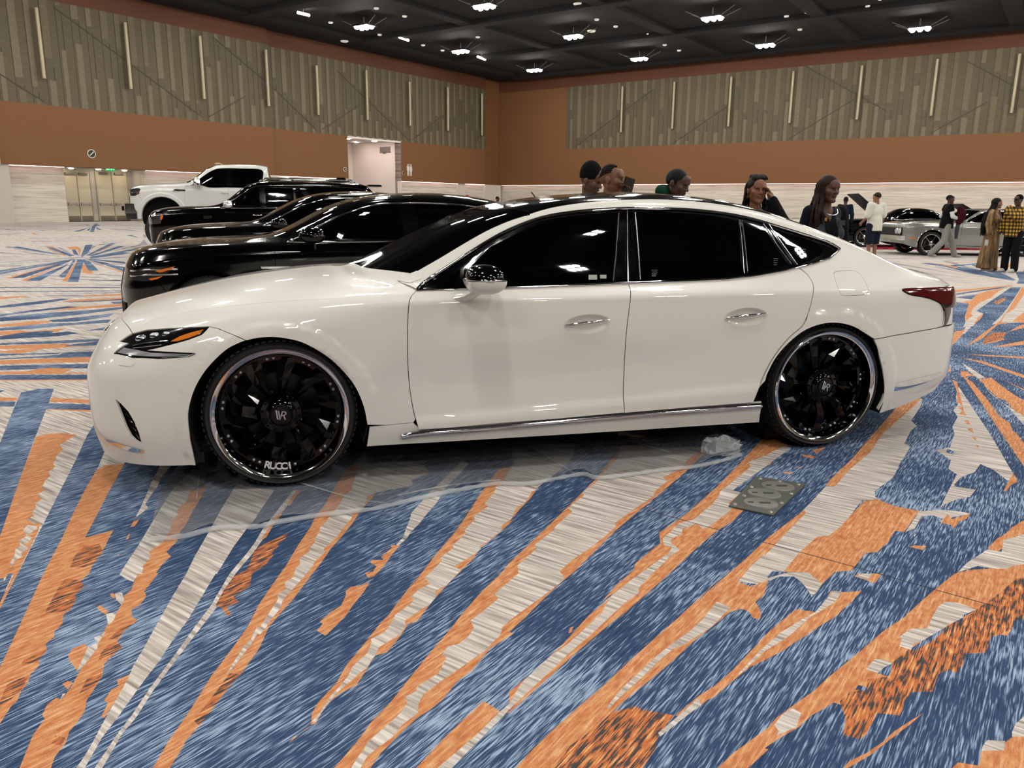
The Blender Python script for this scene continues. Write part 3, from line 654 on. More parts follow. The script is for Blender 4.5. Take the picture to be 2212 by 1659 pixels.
        f.add(V, [tuple(range(n-1, -1, -1)), tuple(range(n, 2*n))]+[(i, (i+1) % n, (i+1) % n+n, i+n) for i in range(n)]); f.build('sign_face', [pbr('sign_black', '17140f', .5)], o)
        if slash: b = MB(); w.slant(b, a-.5*rr, z-.45*rr, a+.5*rr, z+.45*rr, .2*rr, d+.04, d+.05); b.build('slash', [pbr('sign_white', 'd8d4cc', .6)], o)
        tag(o, label, 'sign')
    disc(197.5, 332, 8, LW, D2, 'round black door sign with a white slash above the beige doors')
    disc(745, 366, 4.6, LW, D1, 'small round black sign with a white slash left of the tall passage')
    disc(871, 373.5, 3.4, LW, D1, 'small plain round grey sign beside the restroom figures', False)
    a, z = LW.px(884.3, 367, D1); hh = .5*(LW.px(884, 354, D1)[1]-LW.px(884, 380.5, D1)[1]); u = hh/1.0
    root = thing('restroom_sign', 'white man and woman figures of the restroom sign on the orange wall', 'sign', LW.P(a, z, D1))
    WS = pbr('sign_white', 'd8d4cc', .6)
    for nm, c, dress in (('man_figure', -.33, 0), ('woman_figure', .33, 1)):
        m = MB(); ca = a+c*u*1.1
        V = [LW.P(ca+.13*u*math.cos(t), z+.80*u+.15*u*math.sin(t), D1+e) for e in (0, .03) for t in [2*math.pi*i/12 for i in range(12)]]
        m.add(V, [tuple(range(11, -1, -1)), tuple(range(12, 24))]+[(i, (i+1) % 12, (i+1) % 12+12, i+12) for i in range(12)])
        if dress: pl = [(-.2, .6), (-.33, -.05), (-.27, -.1), (-.16, .25), (-.26, -.3), (-.14, -.3), (-.14, -.98), (.14, -.98), (.14, -.3), (.26, -.3), (.16, .25), (.27, -.1), (.33, -.05), (.2, .6)]
        else: pl = [(-.27, .6), (-.27, -.1), (-.18, -.1), (-.16, .3), (-.16, -.98), (-.02, -.98), (0, -.2), (.02, -.98), (.16, -.98), (.16, .3), (.18, -.1), (.27, -.1), (.27, .6)]
        n = len(pl); V = [LW.P(ca+p[0]*u, z+p[1]*u, D1+e) for e in (0, .03) for p in pl]
        m.add(V, [tuple(range(n)), tuple(range(2*n-1, n-1, -1))]+[(i, i+n, (i+1) % n+n, (i+1) % n) for i in range(n)])
        o = m.build(nm, [WS]); o.parent = root; o.matrix_parent_inverse = Matrix.Translation(-Vector(root.location))
    m = MB(); LW.box(m, a-.03*u, a+.03*u, z-u, z+u, D1, D1+.03); o = m.build('divider', [WS]); o.parent = root; o.matrix_parent_inverse = Matrix.Translation(-Vector(root.location))
    def exit_sign(x, y, w_, h_, d, label):
        a, z = LW.px(x, y, d); sc = np.linalg.norm(np.array(LW.P(a, z, d)))/1740; hw, hz = w_*sc*.62, h_*sc/2
        m = MB(); LW.box(m, a-hw, a+hw, z-hz, z+hz, d-.05, d+.05); o = m.build('exit_sign', [pbr('exit_green', '1c9a52', .5, emit='18b45a', es=1.1)])
        text_mesh('exit_lettering', 'EXIT', hz*1.7, .004, pbr('exit_white', 'dfffe8', .5, emit='c8ffd8', es=2.), o, LW.P(a, z, d+.06), (math.pi/2, 0, AZL))
        m = MB(); LW.box(m, a-.05, a+.05, z+hz, ZB+.02, d-.03, d+.03); m.build('mount', [W_GREY], o)
        tag(o, label, 'exit sign')
    exit_sign(238, 363.5, 14, 10, .3, 'lit green exit sign hanging above the beige doors')
    exit_sign(747.5, 382, 8, 6, .3, 'lit green exit sign at the left edge of the tall passage')
    for x, y, w_, h_, lb in ((857.6, 322.8, .35, .28, 'small grey vent high on the passage wall'), (855.5, 327.5, .1, .16, 'tiny dark box below the passage vent')):
        q = LW.px(x, y, 0)
        a = sA1; m = MB(); dd = -1.5 if w_ > .2 else -1.6
        LW.box(m, a-.03, a, q[1]-h_, q[1]+h_, dd-w_*2, dd+w_*2); tag(m.build('wall_vent', [pbr('vent_grey', '77726a', .6)]), lb, 'vent')
    a, z = RW.px(1395, 411, -.5); m = MB(); RW.box(m, a-1.6, a+1.6, z-.45, z+.35, -.5, -.46); tag(m.build('wall_hatch', [pbr('hatch_grey', 'bdb6ad', .7)]), 'pale grey hatch in the white far wall behind the man in green', 'hatch')
    # ---- lamps
    HOUS = pbr('lamp_housing', '1a1a1a', .5); LENS = pbr('lamp_lens', 'ffffff', .4, emit='fffaf0', es=LAMP); ARM = pbr('lamp_arm', '8a8a86', .4, .7)
    ZL = 13.55
    def lamp():
        root = thing('ceiling_light', '', 'light')
        m = MB(); m.box((0, 0, .06), (1.5, 1.0, .12)); m.build('housing', [HOUS], root)
        for ix in (-.48, 0, .48):
            for iy in (-.24, .24):
                m = MB(); m.box((ix, iy, -.09), (.24, .24, .18), 0, np.diag([1., 1., -1.]), .6) if False else m.lathe([(.0, -.17), (.09, -.155), (.15, -.11), (.18, -.05), (.185, 0)], 12, (ix, iy, 0), 'z'); m.build('lens', [LENS], root)
        for sx, sy in ((1, .25), (1, -.25), (-1, .25), (-1, -.25)): m = MB(); m.tube([(sx*.75, sy*1.2, .08), (sx*1.7, sy*2.2, .5)], .025, 5); m.build('arm', [ARM], root)
        m = MB(); m.tube([(0, 0, .12), (0, 0, .66)], .05, 6); m.build('hanger', [ARM], root)
        return root
    proto = None; vis = []
    for i in range(-5, 3):
        for j in range(0, 9):
            p = uL*(42.35+10.78*i)+uR*(-43.4+10.75*j)
            rel = p-CORNER
            if not (1-HALL[0] < rel@uL < -1 and 1 < rel@uR < HALL[1]-1): continue
            o = proto if proto is None else copy_tree(proto)
            if o is None: o = proto = lamp()
            o.location = (p[0], p[1], ZL); o.rotation_euler = (0, 0, AZR)
            d = np.array([p[0], p[1], ZL-EYE]); zc = d@FW; x, y = PW/2+FOC*(d@RT)/zc, PH/2-FOC*(d@UP)/zc
            if zc > 0 and -20 < x < PW+20 and -12 < y < PH:
                vis.append((o, x, y, i, j))
            else: o['label'] = 'white high bay lamp cluster on the black ceiling beyond the edge of the photo'
            o['group'] = 'high bay lamps on the ceiling'
    for o, x, y, i, j in vis:
        row = {0: 'row nearest the camera', 1: 'middle row', 2: 'row nearest the far wall'}.get(i, 'row overhead')
        mates = sorted(v[1] for v in vis if v[3] == i); k = mates.index(x)
        o['label'] = 'glowing high bay lamp cluster, %s from the left in the %s' % (names[k], row)
    for k in range(3):
        a = sD0+(sD1-sD0)*(k+.5)/3; q = LW.P(a, ZB-.02, -.8); m = MB(); m.lathe([(0, -.05), (.14, -.04), (.16, 0)], 14, q, 'z')
        tag(m.build('recessed_downlight', [pbr('alcove_lamp', 'ffffff', .5, emit='fff0d8', es=45.)]), 'small round lamp in the ceiling of the door alcove', 'light', 'lamps above the beige doors')
    for k in range(4):
        a = sA0+(sA1-sA0)*(.25 if k % 2 else .75); q = LW.P(a, ZP-.04, -1.2-2.4*(k//2)); m = MB(); m.lathe([(0, -.05), (.17, -.04), (.2, 0)], 14, q, 'z')
        tag(m.build('recessed_downlight', [pbr('passage_lamp', 'ffffff', .5, emit='ffe6dc', es=110.)]), 'round lamp in the ceiling of the tall passage', 'light', 'lamps in the tall passage')
    LIN = pbr('linear_lamp', 'ffffff', .4, emit='fff6e6', es=25.)
    for k, (x0, y0, x1, y1) in enumerate(((643, 27, 668, 33), (863, 80.5, 882, 87), (1032, 122.5, 1048, 128.5))):
        a, b = atz(x0, y0, ZC-.35), atz(x1, y1, ZC-.35); m = MB(); m.tube([a, b], .09, 8); o = m.build('linear_light', [LIN])
        c = (a+b)/2; m = MB(); m.tube([c, c+np.array([0, 0, .35])], .03, 6); m.build('hanger', [ARM], o)
        tag(o, 'short bright linear ceiling light, '+('leftmost', 'second', 'rightmost')[k]+' of the row along the left wall', 'light', 'linear lights along the left wall')
    DL = pbr('downlight', 'b8b4ae', .5, emit='fff6e8', es=.5)
    Z2 = [(592.5, 17.7), (714, 47.6), (813, 16.7), (874, 34), (820, 74), (981.6, 53.4), (1032, 79), (744, 88), (914, 96.7), (956, 108), (1249, 7.6), (1104.5, 33), (1289, 41), (1330, 56), (1277.7, 66), (1274, 90), (1158, 107), (1400.7, 73), (1436, 96), (1467, 108), (1546, 123), (1748.7, 25), (1699, 34), (1875, 12.7), (1728, 62.5), (2197.5, 60)]
    for k, (x, y) in enumerate(Z2):
        p = atz(x, y, ZC-.02); m = MB(); big = k in (7, 10, 14, 16, 21, 25); r_ = .32 if big else .17
        m.lathe([(0, -.10), (r_*.8, -.10), (r_, -.05), (r_, 0)], 14, p, 'z'); o = m.build('recessed_downlight', [DL])
        tag(o, 'small pale round downlight set in the black ceiling', 'light', 'small round downlights in the black ceiling')
# ================================================================ car bodies: a wrapped surface and panels cut from it
def cspline(t, Y, tq):
    """natural C2 cubic spline along axis 0"""
    t = np.asarray(t, float); n = len(t); h = np.diff(t); Y = np.asarray(Y, float); sh = Y.shape[1:]; Yf = Y.reshape(n, -1)
    A = np.zeros((n, n)); R = np.zeros_like(Yf); A[0, 0] = A[-1, -1] = 1
    for i in range(1, n-1):
        A[i, i-1] = h[i-1]; A[i, i] = 2*(h[i-1]+h[i]); A[i, i+1] = h[i]
        R[i] = 6*((Yf[i+1]-Yf[i])/h[i]-(Yf[i]-Yf[i-1])/h[i-1])
    M = np.linalg.solve(A, R); k = np.clip(np.searchsorted(t, tq, 'right')-1, 0, n-2); hh = h[k][:, None]
    a = (t[k+1][:, None]-tq[:, None])/hh; b = 1-a
    out = a*Yf[k]+b*Yf[k+1]+((a**3-a)*M[k]+(b**3-b)*M[k+1])*hh**2/6
    return out.reshape((len(tq),)+sh)
def pchip(t, Y, tq):
    t = np.asarray(t, float); n = len(t); h = np.diff(t); Y = np.asarray(Y, float); sh = Y.shape[1:]; Yf = Y.reshape(n, -1)
    d = np.diff(Yf, axis=0)/h[:, None]; m = np.zeros_like(Yf); m[0] = d[0]; m[-1] = d[-1]
    for i in range(1, n-1):
        w1, w2 = 2*h[i]+h[i-1], h[i]+2*h[i-1]; p = d[i-1]*d[i] > 0
        with np.errstate(divide='ignore', invalid='ignore'): hm = (w1+w2)/(w1/d[i-1]+w2/d[i])
        m[i] = np.where(p, hm, 0)
    k = np.clip(np.searchsorted(t, tq, 'right')-1, 0, n-2); hh = h[k][:, None]; x = ((tq-t[k])/h[k])[:, None]
    out = (2*x**3-3*x**2+1)*Yf[k]+(x**3-2*x**2+x)*hh*m[k]+(-2*x**3+3*x**2)*Yf[k+1]+(x**3-x**2)*hh*m[k+1]
    return out.reshape((len(tq),)+sh)
def cr(P, k=5):
    """open Catmull-Rom through 2D points"""
    P = [np.array(p, float) for p in P]
    if len(P) < 3: return [tuple(p) for p in P]
    Q = [2*P[0]-P[1]]+P+[2*P[-1]-P[-2]]; out = []
    for i in range(1, len(Q)-2):
        for j in range(k):
            t = j/k; a, b, c, d = Q[i-1], Q[i], Q[i+1], Q[i+2]
            out.append(tuple(.5*((2*b)+(c-a)*t+(2*a-5*b+4*c-d)*t*t+(3*b-a-3*c+d)*t**3)))
    return out+[tuple(P[-1])]
class Surf:
    def __init__(s, net, loc, yaw, NU=300, NS=120, sharp=False):
        net = np.array(net, float).copy(); net[..., 1] *= -1          # near side: negative y
        N, M, _ = net.shape
        du = np.linalg.norm(np.diff(net, axis=0), axis=2).mean(axis=1); ds = np.linalg.norm(np.diff(net, axis=1), axis=2).mean(axis=0)
        s.uk = np.r_[0, np.cumsum(du)]; s.sk = np.r_[0, np.cumsum(ds)]; s.NU, s.NS = NU, NS
        s.ug = np.linspace(0, s.uk[-1], NU); s.sg = np.linspace(0, s.sk[-1], NS)
        g = pchip(s.sk, (pchip if sharp else cspline)(s.uk, net, s.ug).transpose(1, 0, 2), s.sg).transpose(1, 0, 2)
        g[..., 1] = np.minimum(g[..., 1], 0); s.G = g; s.loc = np.array([loc[0], loc[1], 0.]); s.yaw = yaw; s.R = rotz(yaw)
        a = np.gradient(g, axis=0); b = np.gradient(g, axis=1); n = np.cross(b, a)
        L = np.linalg.norm(n, axis=2, keepdims=True); n = n/np.maximum(L, 1e-9)
        s.Nn = n; s.T = a/np.maximum(np.linalg.norm(a, axis=2, keepdims=True), 1e-9); s.B = b/np.maximum(np.linalg.norm(b, axis=2, keepdims=True), 1e-9)
        if s.Nn[NU//2, NS//3, 1] > 0: s.Nn *= -1
        F = [(i*NS+j, (i+1)*NS+j, (i+1)*NS+j+1, i*NS+j+1) for i in range(NU-1) for j in range(NS-1)]
        s.bvh = BVHTree.FromPolygons([Vector(p) for p in g.reshape(-1, 3)], F)
        cl = (np.array([0, 0, EYE])-s.loc)@s.R; s.cam = cl
        W = g.reshape(-1, 3)@s.R.T+s.loc-np.array([0, 0, EYE]); z = W@FW
        s.px = np.c_[PW/2+FOC*(W@RT)/z, PH/2-FOC*(W@UP)/z]; s.facing = ((g.reshape(-1, 3)-cl)*s.Nn.reshape(-1, 3)).sum(1) < 0
    def un(s, x, y):
        """pixel -> (u, s) on the body"""
        d = ray(x, y)@s.R; hit = s.bvh.ray_cast(Vector(s.cam), Vector(d))
        if hit[0] is not None:
            f = hit[2]; i, j = divmod(f, s.NS-1); P = np.array(hit[0]); a, b, c = s.G[i, j], s.G[i+1, j], s.G[i, j+1]
            m = np.c_[b-a, c-a]; q = np.linalg.lstsq(m, P-a, rcond=None)[0]; q = np.clip(q, 0, 1)
            return (s.ug[i]+q[0]*(s.ug[1]), s.sg[j]+q[1]*s.sg[1])
        d2 = ((s.px-np.array([x, y]))**2).sum(1); k = int(np.argmin(np.where(s.facing, d2, d2+1e4))); i, j = divmod(k, s.NS)
        return (s.ug[i], s.sg[j])
    def uns(s, L): return [s.un(*p) for p in L]
    def side(s, x, z, y=None):
        """point of the side given by its x and z -> (u, s)"""
        d2 = (s.G[..., 0]-x)**2+(s.G[..., 2]-z)**2; k = int(np.argmin(d2)); i, j = divmod(k, s.NS)
        best = (s.ug[i], s.sg[j])
        i = min(max(i, 1), s.NU-2); j = min(max(j, 1), s.NS-2)
        a = (s.G[i+1, j]-s.G[i-1, j])[[0, 2]]/(2*s.ug[1]); b = (s.G[i, j+1]-s.G[i, j-1])[[0, 2]]/(2*s.sg[1])
        try:
            q = np.linalg.solve(np.c_[a, b], np.array([x, z])-s.G[i, j][[0, 2]])
            if np.abs(q).max() < .12: best = (min(max(s.ug[i]+q[0], 0), s.ug[-1]), min(max(s.sg[j]+q[1], 0), s.sg[-1]))
        except Exception: pass
        return best
    def sides(s, L): return [s.side(*p) for p in L]
    def _b(s, A, u, v):
        x = np.clip(np.asarray(u)/s.ug[1], 0, s.NU-1.0001); y = np.clip(np.asarray(v)/s.sg[1], 0, s.NS-1.0001)
        i = x.astype(int); j = y.astype(int); a = (x-i)[:, None]; b = (y-j)[:, None]
        return A[i, j]*(1-a)*(1-b)+A[i+1, j]*a*(1-b)+A[i, j+1]*(1-a)*b+A[i+1, j+1]*a*b
    def at(s, uv): uv = np.array(uv); return s._b(s.G, uv[:, 0], uv[:, 1])
    def nat(s, uv):
        uv = np.array(uv); n = s._b(s.Nn, uv[:, 0], uv[:, 1]); return n/np.linalg.norm(n, axis=1, keepdims=True)
    def world(s, P): return np.asarray(P)@s.R.T+s.loc
def densify(P, step):
    out = []; n = len(P)
    for i in range(n):
        a, b = np.array(P[i]), np.array(P[(i+1) % n]); k = max(1, int(np.linalg.norm(b-a)/step))
        out += [tuple(a+(b-a)*j/k) for j in range(k)]
    return out
def clean(P):
    out = [P[0]]
    for p in P[1:]:
        if math.hypot(p[0]-out[-1][0], p[1]-out[-1][1]) > 1e-3: out.append(p)
    if math.hypot(out[0][0]-out[-1][0], out[0][1]-out[-1][1]) < 1e-3: out.pop()
    return out
def inset(P, d):
    P = np.array(P); n = len(P); ar = .5*sum(P[i][0]*P[(i+1) % n][1]-P[(i+1) % n][0]*P[i][1] for i in range(n)); sg = 1 if ar > 0 else -1
    out = []
    for i in range(n):
        a = P[i]-P[i-1]; b = P[(i+1) % n]-P[i]; na = np.array([-a[1], a[0]])/(np.linalg.norm(a)+1e-9); nb = np.array([-b[1], b[0]])/(np.linalg.norm(b)+1e-9)
        m = na+nb; L = np.linalg.norm(m); m = m/L if L > .3 else na
        out.append(tuple(P[i]+sg*m*d))
    return out
def panel(S, name, poly, mat, parent, gap=.0025, step=.03, off=0., holes=(), disp=None, rim=.014, both=False, edge_step=.02):
    """cut poly (u, s) out of the body surface as a panel with returned edges"""
    poly = clean(poly); P = inset(densify(poly, edge_step), gap) if gap else densify(poly, edge_step)
    lo = np.min(P, axis=0); hi = np.max(P, axis=0)
    gx = np.arange(lo[0]+step*.5, hi[0], step); gy = np.arange(lo[1]+step*.5, hi[1], step)
    Q = np.array([(a, b) for a in gx for b in gy]); H = [densify(clean(h), edge_step) for h in holes]
    pts = [Vector((float(a), float(b))) for a, b in P]; E = [(i, (i+1) % len(P)) for i in range(len(P))]
    for h in H:
        n = len(pts); pts += [Vector((float(a), float(b))) for a, b in h]; E += [(n+i, n+(i+1) % len(h)) for i in range(len(h))]
    if len(Q):
        m = pip(Q, P)
        for h in H: m &= ~pip(Q, h)
        B = np.array([(v.x, v.y) for v in pts])
        Q = Q[m]
        if len(Q): dm = np.array([np.min(((B-q)**2).sum(1)) for q in Q]); Q = Q[dm > (step*.35)**2]
        pts += [Vector((float(a), float(b))) for a, b in Q]
    V, _, F, *_ = delaunay_2d_cdt(pts, E, [], 0, 1e-6)
    uv = np.array([(v.x, v.y) for v in V]); F = np.array(F); cn = uv[F].mean(axis=1); keep = pip(cn, P)
    for h in H: keep &= ~pip(cn, h)
    F = F[keep]
    X = S.at(uv); Nn = S.nat(uv)
    if disp is not None:
        T = S._b(S.T, uv[:, 0], uv[:, 1]); B = S._b(S.B, uv[:, 0], uv[:, 1]); e = .006
        d0 = disp(X); ga = (disp(X+T*e)-disp(X-T*e))/(2*e); gb = (disp(X+B*e)-disp(X-B*e))/(2*e)
        X = X+Nn*d0[:, None]; Nn = Nn-T*ga[:, None]-B*gb[:, None]; Nn /= np.linalg.norm(Nn, axis=1, keepdims=True)
    X = X+Nn*off
    # orient outward
    f0 = F[0]; 
    nn = np.cross(X[F[:, 1]]-X[F[:, 0]], X[F[:, 2]]-X[F[:, 0]]); fl = (nn*Nn[F[:, 0]]).sum(1) < 0
    F = F.copy(); F[fl] = F[fl][:, ::-1]
    F = F[np.linalg.norm(nn, axis=1) > 1e-9]
    Vv = list(X); NN = list(Nn); FF = [tuple(f) for f in F]
    # returned edge
    from collections import Counter
    ec = Counter(); ed = {}
    for f in FF:
        for a, b in ((f[0], f[1]), (f[1], f[2]), (f[2], f[0])): ec[(min(a, b), max(a, b))] += 1; ed[(min(a, b), max(a, b))] = (a, b)
    if rim:
        mp = {}
        for k, c in ec.items():
            if c != 1: continue
            a, b = ed[k]
            if both and abs(X[a][1]) < .002 and abs(X[b][1]) < .002: continue
            o_ = np.cross(X[b]-X[a], Nn[a]); o_ /= np.linalg.norm(o_)+1e-9
            q = []
            for v in (a, b):
                n1 = len(Vv); Vv += [X[v], X[v]-Nn[v]*rim]; NN += [o_, o_]; q.append(n1)
            FF.append((q[0], q[0]+1, q[1]+1, q[1]))
    Vv = np.array(Vv); NN = np.array(NN)
    if both:
        n = len(Vv); V2 = Vv*np.array([1, -1, 1]); N2 = NN*np.array([1, -1, 1]); Vv = np.r_[Vv, V2]; NN = np.r_[NN, N2]; FF = FF+[tuple(i+n for i in f[::-1]) for f in FF]
    return mesh(name, Vv, FF, mat, parent, None, True, NN)
def mirror(o, parent=None):
    """the same part on the far side of the car"""
    c = o.copy(); C.objects.link(c); c.parent = parent or o.parent; c.matrix_basis = Matrix.Diagonal((1, -1, 1, 1))@o.matrix_basis
    for ch in list(o.children):
        d = ch.copy(); C.objects.link(d); d.parent = c
    return c
def shell(S, mat, parent, arches, off=.03, nu=110, ns=40, name='inner_body'):
    """dark inner body behind the panels, open at the wheels"""
    u = np.linspace(0, S.ug[-1], nu); v = np.linspace(0, S.sg[-1], ns); uv = np.array([(a, b) for a in u for b in v]); X = S.at(uv)-S.nat(uv)*off
    X[:, 1] = np.minimum(X[:, 1], 0)
    F = []
    for i in range(nu-1):
        for j in range(ns-1):
            f = (i*ns+j, (i+1)*ns+j, (i+1)*ns+j+1, i*ns+j+1); c = X[list(f)].mean(axis=0)
            if any((c[0]-a)**2+(c[2]-b)**2 < r*r and c[1] < -.45 for a, b, r in arches): continue
            F.append(f)
    n = len(X); X2 = X*np.array([1, -1, 1]); F2 = [tuple(k+n for k in f[::-1]) for f in F]
    return mesh(name, np.r_[X, X2], F+F2, mat, parent, None, True)
def strip(S, name, uvs, mat, parent, r=.006, off=.004, flat=1., n=6):
    """a rod that follows a line on the body (chrome trim, seams)"""
    X = S.at(uvs)+S.nat(uvs)*off; m = MB(); m.tube(list(X), r, n); o = m.build(name, [mat] if not isinstance(mat, list) else mat, parent); smooth_angle(o, 60); return o
# ================================================================ the white sedan
HYAW = math.radians(14.313); HLOC = (-1.3866, 4.6250)
_hn = np.array([-math.sin(HYAW), math.cos(HYAW)])
def cpx(x, y, yc, loc=HLOC, yaw=HYAW):
    """pixel -> car coordinates on the plane y = yc"""
    q = atpl(x, y, np.array(loc)+np.array([-math.sin(yaw), math.cos(yaw)])*yc, yaw)-np.array([loc[0], loc[1], 0]); return q@rotz(yaw)
HERO_NET = [
 [(-.93,0,.19),(-.92,.35,.19),(-.87,.66,.18),(-.74,.85,.16),(-.45,.93,.145),(0,.935,.155),(.43,.93,.168),(.75,.925,.167),(1.2,.925,.166),(1.85,.925,.166),(2.45,.925,.165),(2.75,.925,.165),(3.1,.925,.175),(3.5,.915,.185),(3.86,.85,.25),(4.09,.72,.29),(4.21,.4,.30),(4.24,0,.30)],
 [(-.955,0,.34),(-.945,.36,.34),(-.89,.69,.335),(-.76,.875,.33),(-.45,.945,.33),(0,.95,.33),(.43,.945,.31),(.75,.942,.285),(1.2,.94,.285),(1.85,.94,.295),(2.45,.945,.305),(2.75,.95,.315),(3.1,.955,.33),(3.5,.945,.34),(3.9,.875,.37),(4.14,.74,.40),(4.27,.4,.40),(4.30,0,.40)],
 [(-.95,0,.55),(-.94,.36,.55),(-.895,.68,.55),(-.76,.865,.55),(-.45,.94,.56),(0,.955,.58),(.43,.945,.56),(.75,.93,.52),(1.2,.925,.52),(1.85,.93,.54),(2.45,.94,.56),(2.75,.955,.57),(3.1,.965,.60),(3.5,.95,.60),(3.9,.87,.60),(4.14,.74,.60),(4.27,.4,.60),(4.30,0,.60)],
 [(-.92,0,.68),(-.90,.33,.68),(-.85,.62,.685),(-.72,.81,.69),(-.45,.905,.70),(0,.945,.77),(.43,.945,.76),(.75,.935,.74),(1.2,.935,.74),(1.85,.94,.76),(2.45,.945,.78),(2.75,.955,.79),(3.1,.965,.80),(3.5,.945,.80),(3.9,.86,.80),(4.13,.73,.80),(4.25,.4,.80),(4.28,0,.80)],
 [(-.875,0,.755),(-.85,.32,.755),(-.80,.56,.757),(-.66,.735,.765),(-.40,.845,.80),(0,.90,.87),(.43,.918,.908),(.75,.928,.918),(1.2,.933,.922),(1.85,.935,.925),(2.45,.938,.932),(2.75,.942,.938),(3.1,.942,.942),(3.5,.915,.94),(3.9,.83,.928),(4.12,.70,.92),(4.23,.4,.918),(4.26,0,.918)],
 [(-.865,0,.768),(-.84,.315,.768),(-.788,.545,.77),(-.645,.71,.782),(-.39,.82,.822),(0,.875,.892),(.43,.900,.925),(.75,.913,.932),(1.2,.918,.936),(1.85,.920,.940),(2.45,.922,.948),(2.75,.924,.955),(3.1,.921,.958),(3.5,.89,.957),(3.9,.81,.942),(4.11,.68,.932),(4.22,.39,.93),(4.25,0,.93)],
 [(-.83,0,.80),(-.80,.30,.80),(-.74,.50,.805),(-.60,.63,.825),(-.36,.72,.875),(0,.79,.930),(.43,.835,.957),(.75,.855,.966),(1.2,.86,.972),(1.85,.86,.987),(2.45,.85,1.004),(2.75,.84,1.03),(3.1,.82,1.05),(3.5,.79,1.02),(3.88,.73,.985),(4.09,.62,.965),(4.19,.38,.965),(4.22,0,.965)],
 [(-.80,0,.83),(-.77,.25,.83),(-.69,.40,.84),(-.55,.50,.868),(-.30,.56,.925),(.02,.60,.972),(.40,.64,.995),(.66,.70,1.005),(1.15,.665,1.245),(1.85,.655,1.410),(2.45,.64,1.398),(2.80,.63,1.345),(3.15,.62,1.262),(3.5,.60,1.158),(3.84,.56,1.035),(4.05,.50,.995),(4.14,.32,.995),(4.17,0,.995)],
 [(-.795,0,.832),(-.765,.16,.838),(-.68,.26,.858),(-.53,.32,.895),(-.30,.36,.945),(0,.40,.99),(.32,.43,1.015),(.50,.48,1.03),(1.05,.50,1.295),(1.85,.48,1.452),(2.42,.46,1.452),(2.77,.45,1.405),(3.15,.44,1.305),(3.5,.42,1.182),(3.83,.38,1.043),(4.04,.34,1.008),(4.125,.22,1.005),(4.155,0,1.0)],
 [(-.79,0,.836),(-.76,0,.85),(-.67,0,.874),(-.52,0,.912),(-.30,0,.96),(0,0,1.005),(.30,0,1.033),(.42,0,1.045),(1.0,0,1.315),(1.85,0,1.470),(2.35,0,1.477),(2.75,0,1.43),(3.15,0,1.33),(3.5,0,1.20),(3.82,0,1.048),(4.03,0,1.015),(4.12,0,1.01),(4.15,0,1.005)],
]
def Z1(L): return [(180+.3255*x, 560+.3255*y) for x, y in L]
def Z2(L): return [(760+.3255*x, 400+.3255*y) for x, y in L]
def Z3(L): return [(1400+.3255*x, 400+.3255*y) for x, y in L]
def sstep(a, b, x): t = np.clip((x-a)/(b-a), 0, 1); return t*t*(3-2*t)
PAINT = None
def hero_materials():
    global PAINT, GBLK, GLASS, CHROME, RUB, INNER, TLRED, AMBER, SEAMB, RIMB, DISCM
    k = NT('pearl_white_paint'); b = k.b; b.inputs['Base Color'].default_value = lin('dfddd8'); b.inputs['Roughness'].default_value = .38; b.inputs['Coat Weight'].default_value = 1.; b.inputs['Coat Roughness'].default_value = .02
    b.inputs['Specular IOR Level'].default_value = .35
    g = k.n('TexCoord').outputs['Object']; f = k.noise(g, 900., 1.); col = k.mix(f, 'dad8d2', 'e3e1dc'); k.l(col, b.inputs['Base Color'])
    PAINT = k.m
    GBLK = pbr('gloss_black', '040404', .1, coat=.5, spec=.2); GLASS = pbr('tinted_glass', '020203', .02, spec=.45); CHROME = pbr('chrome', 'd9d9dc', .07, 1.)
    RUB = pbr('tyre_rubber', '161617', .62, bump=(90, .2, .002)); INNER = pbr('inner_black', '050505', .8); TLRED = pbr('tail_lens_red', '4c0307', .1, coat=.4, spec=.2); AMBER = pbr('amber_lens', 'c86a1e', .2, coat=1., emit='c86a1e', es=.15)
    SEAMB = pbr('seam_black', '0b0b0b', .6); RIMB = pbr('rim_black', '030304', .1, coat=.25, spec=.2); DISCM = pbr('brake_steel', '2a2927', .4, .8)
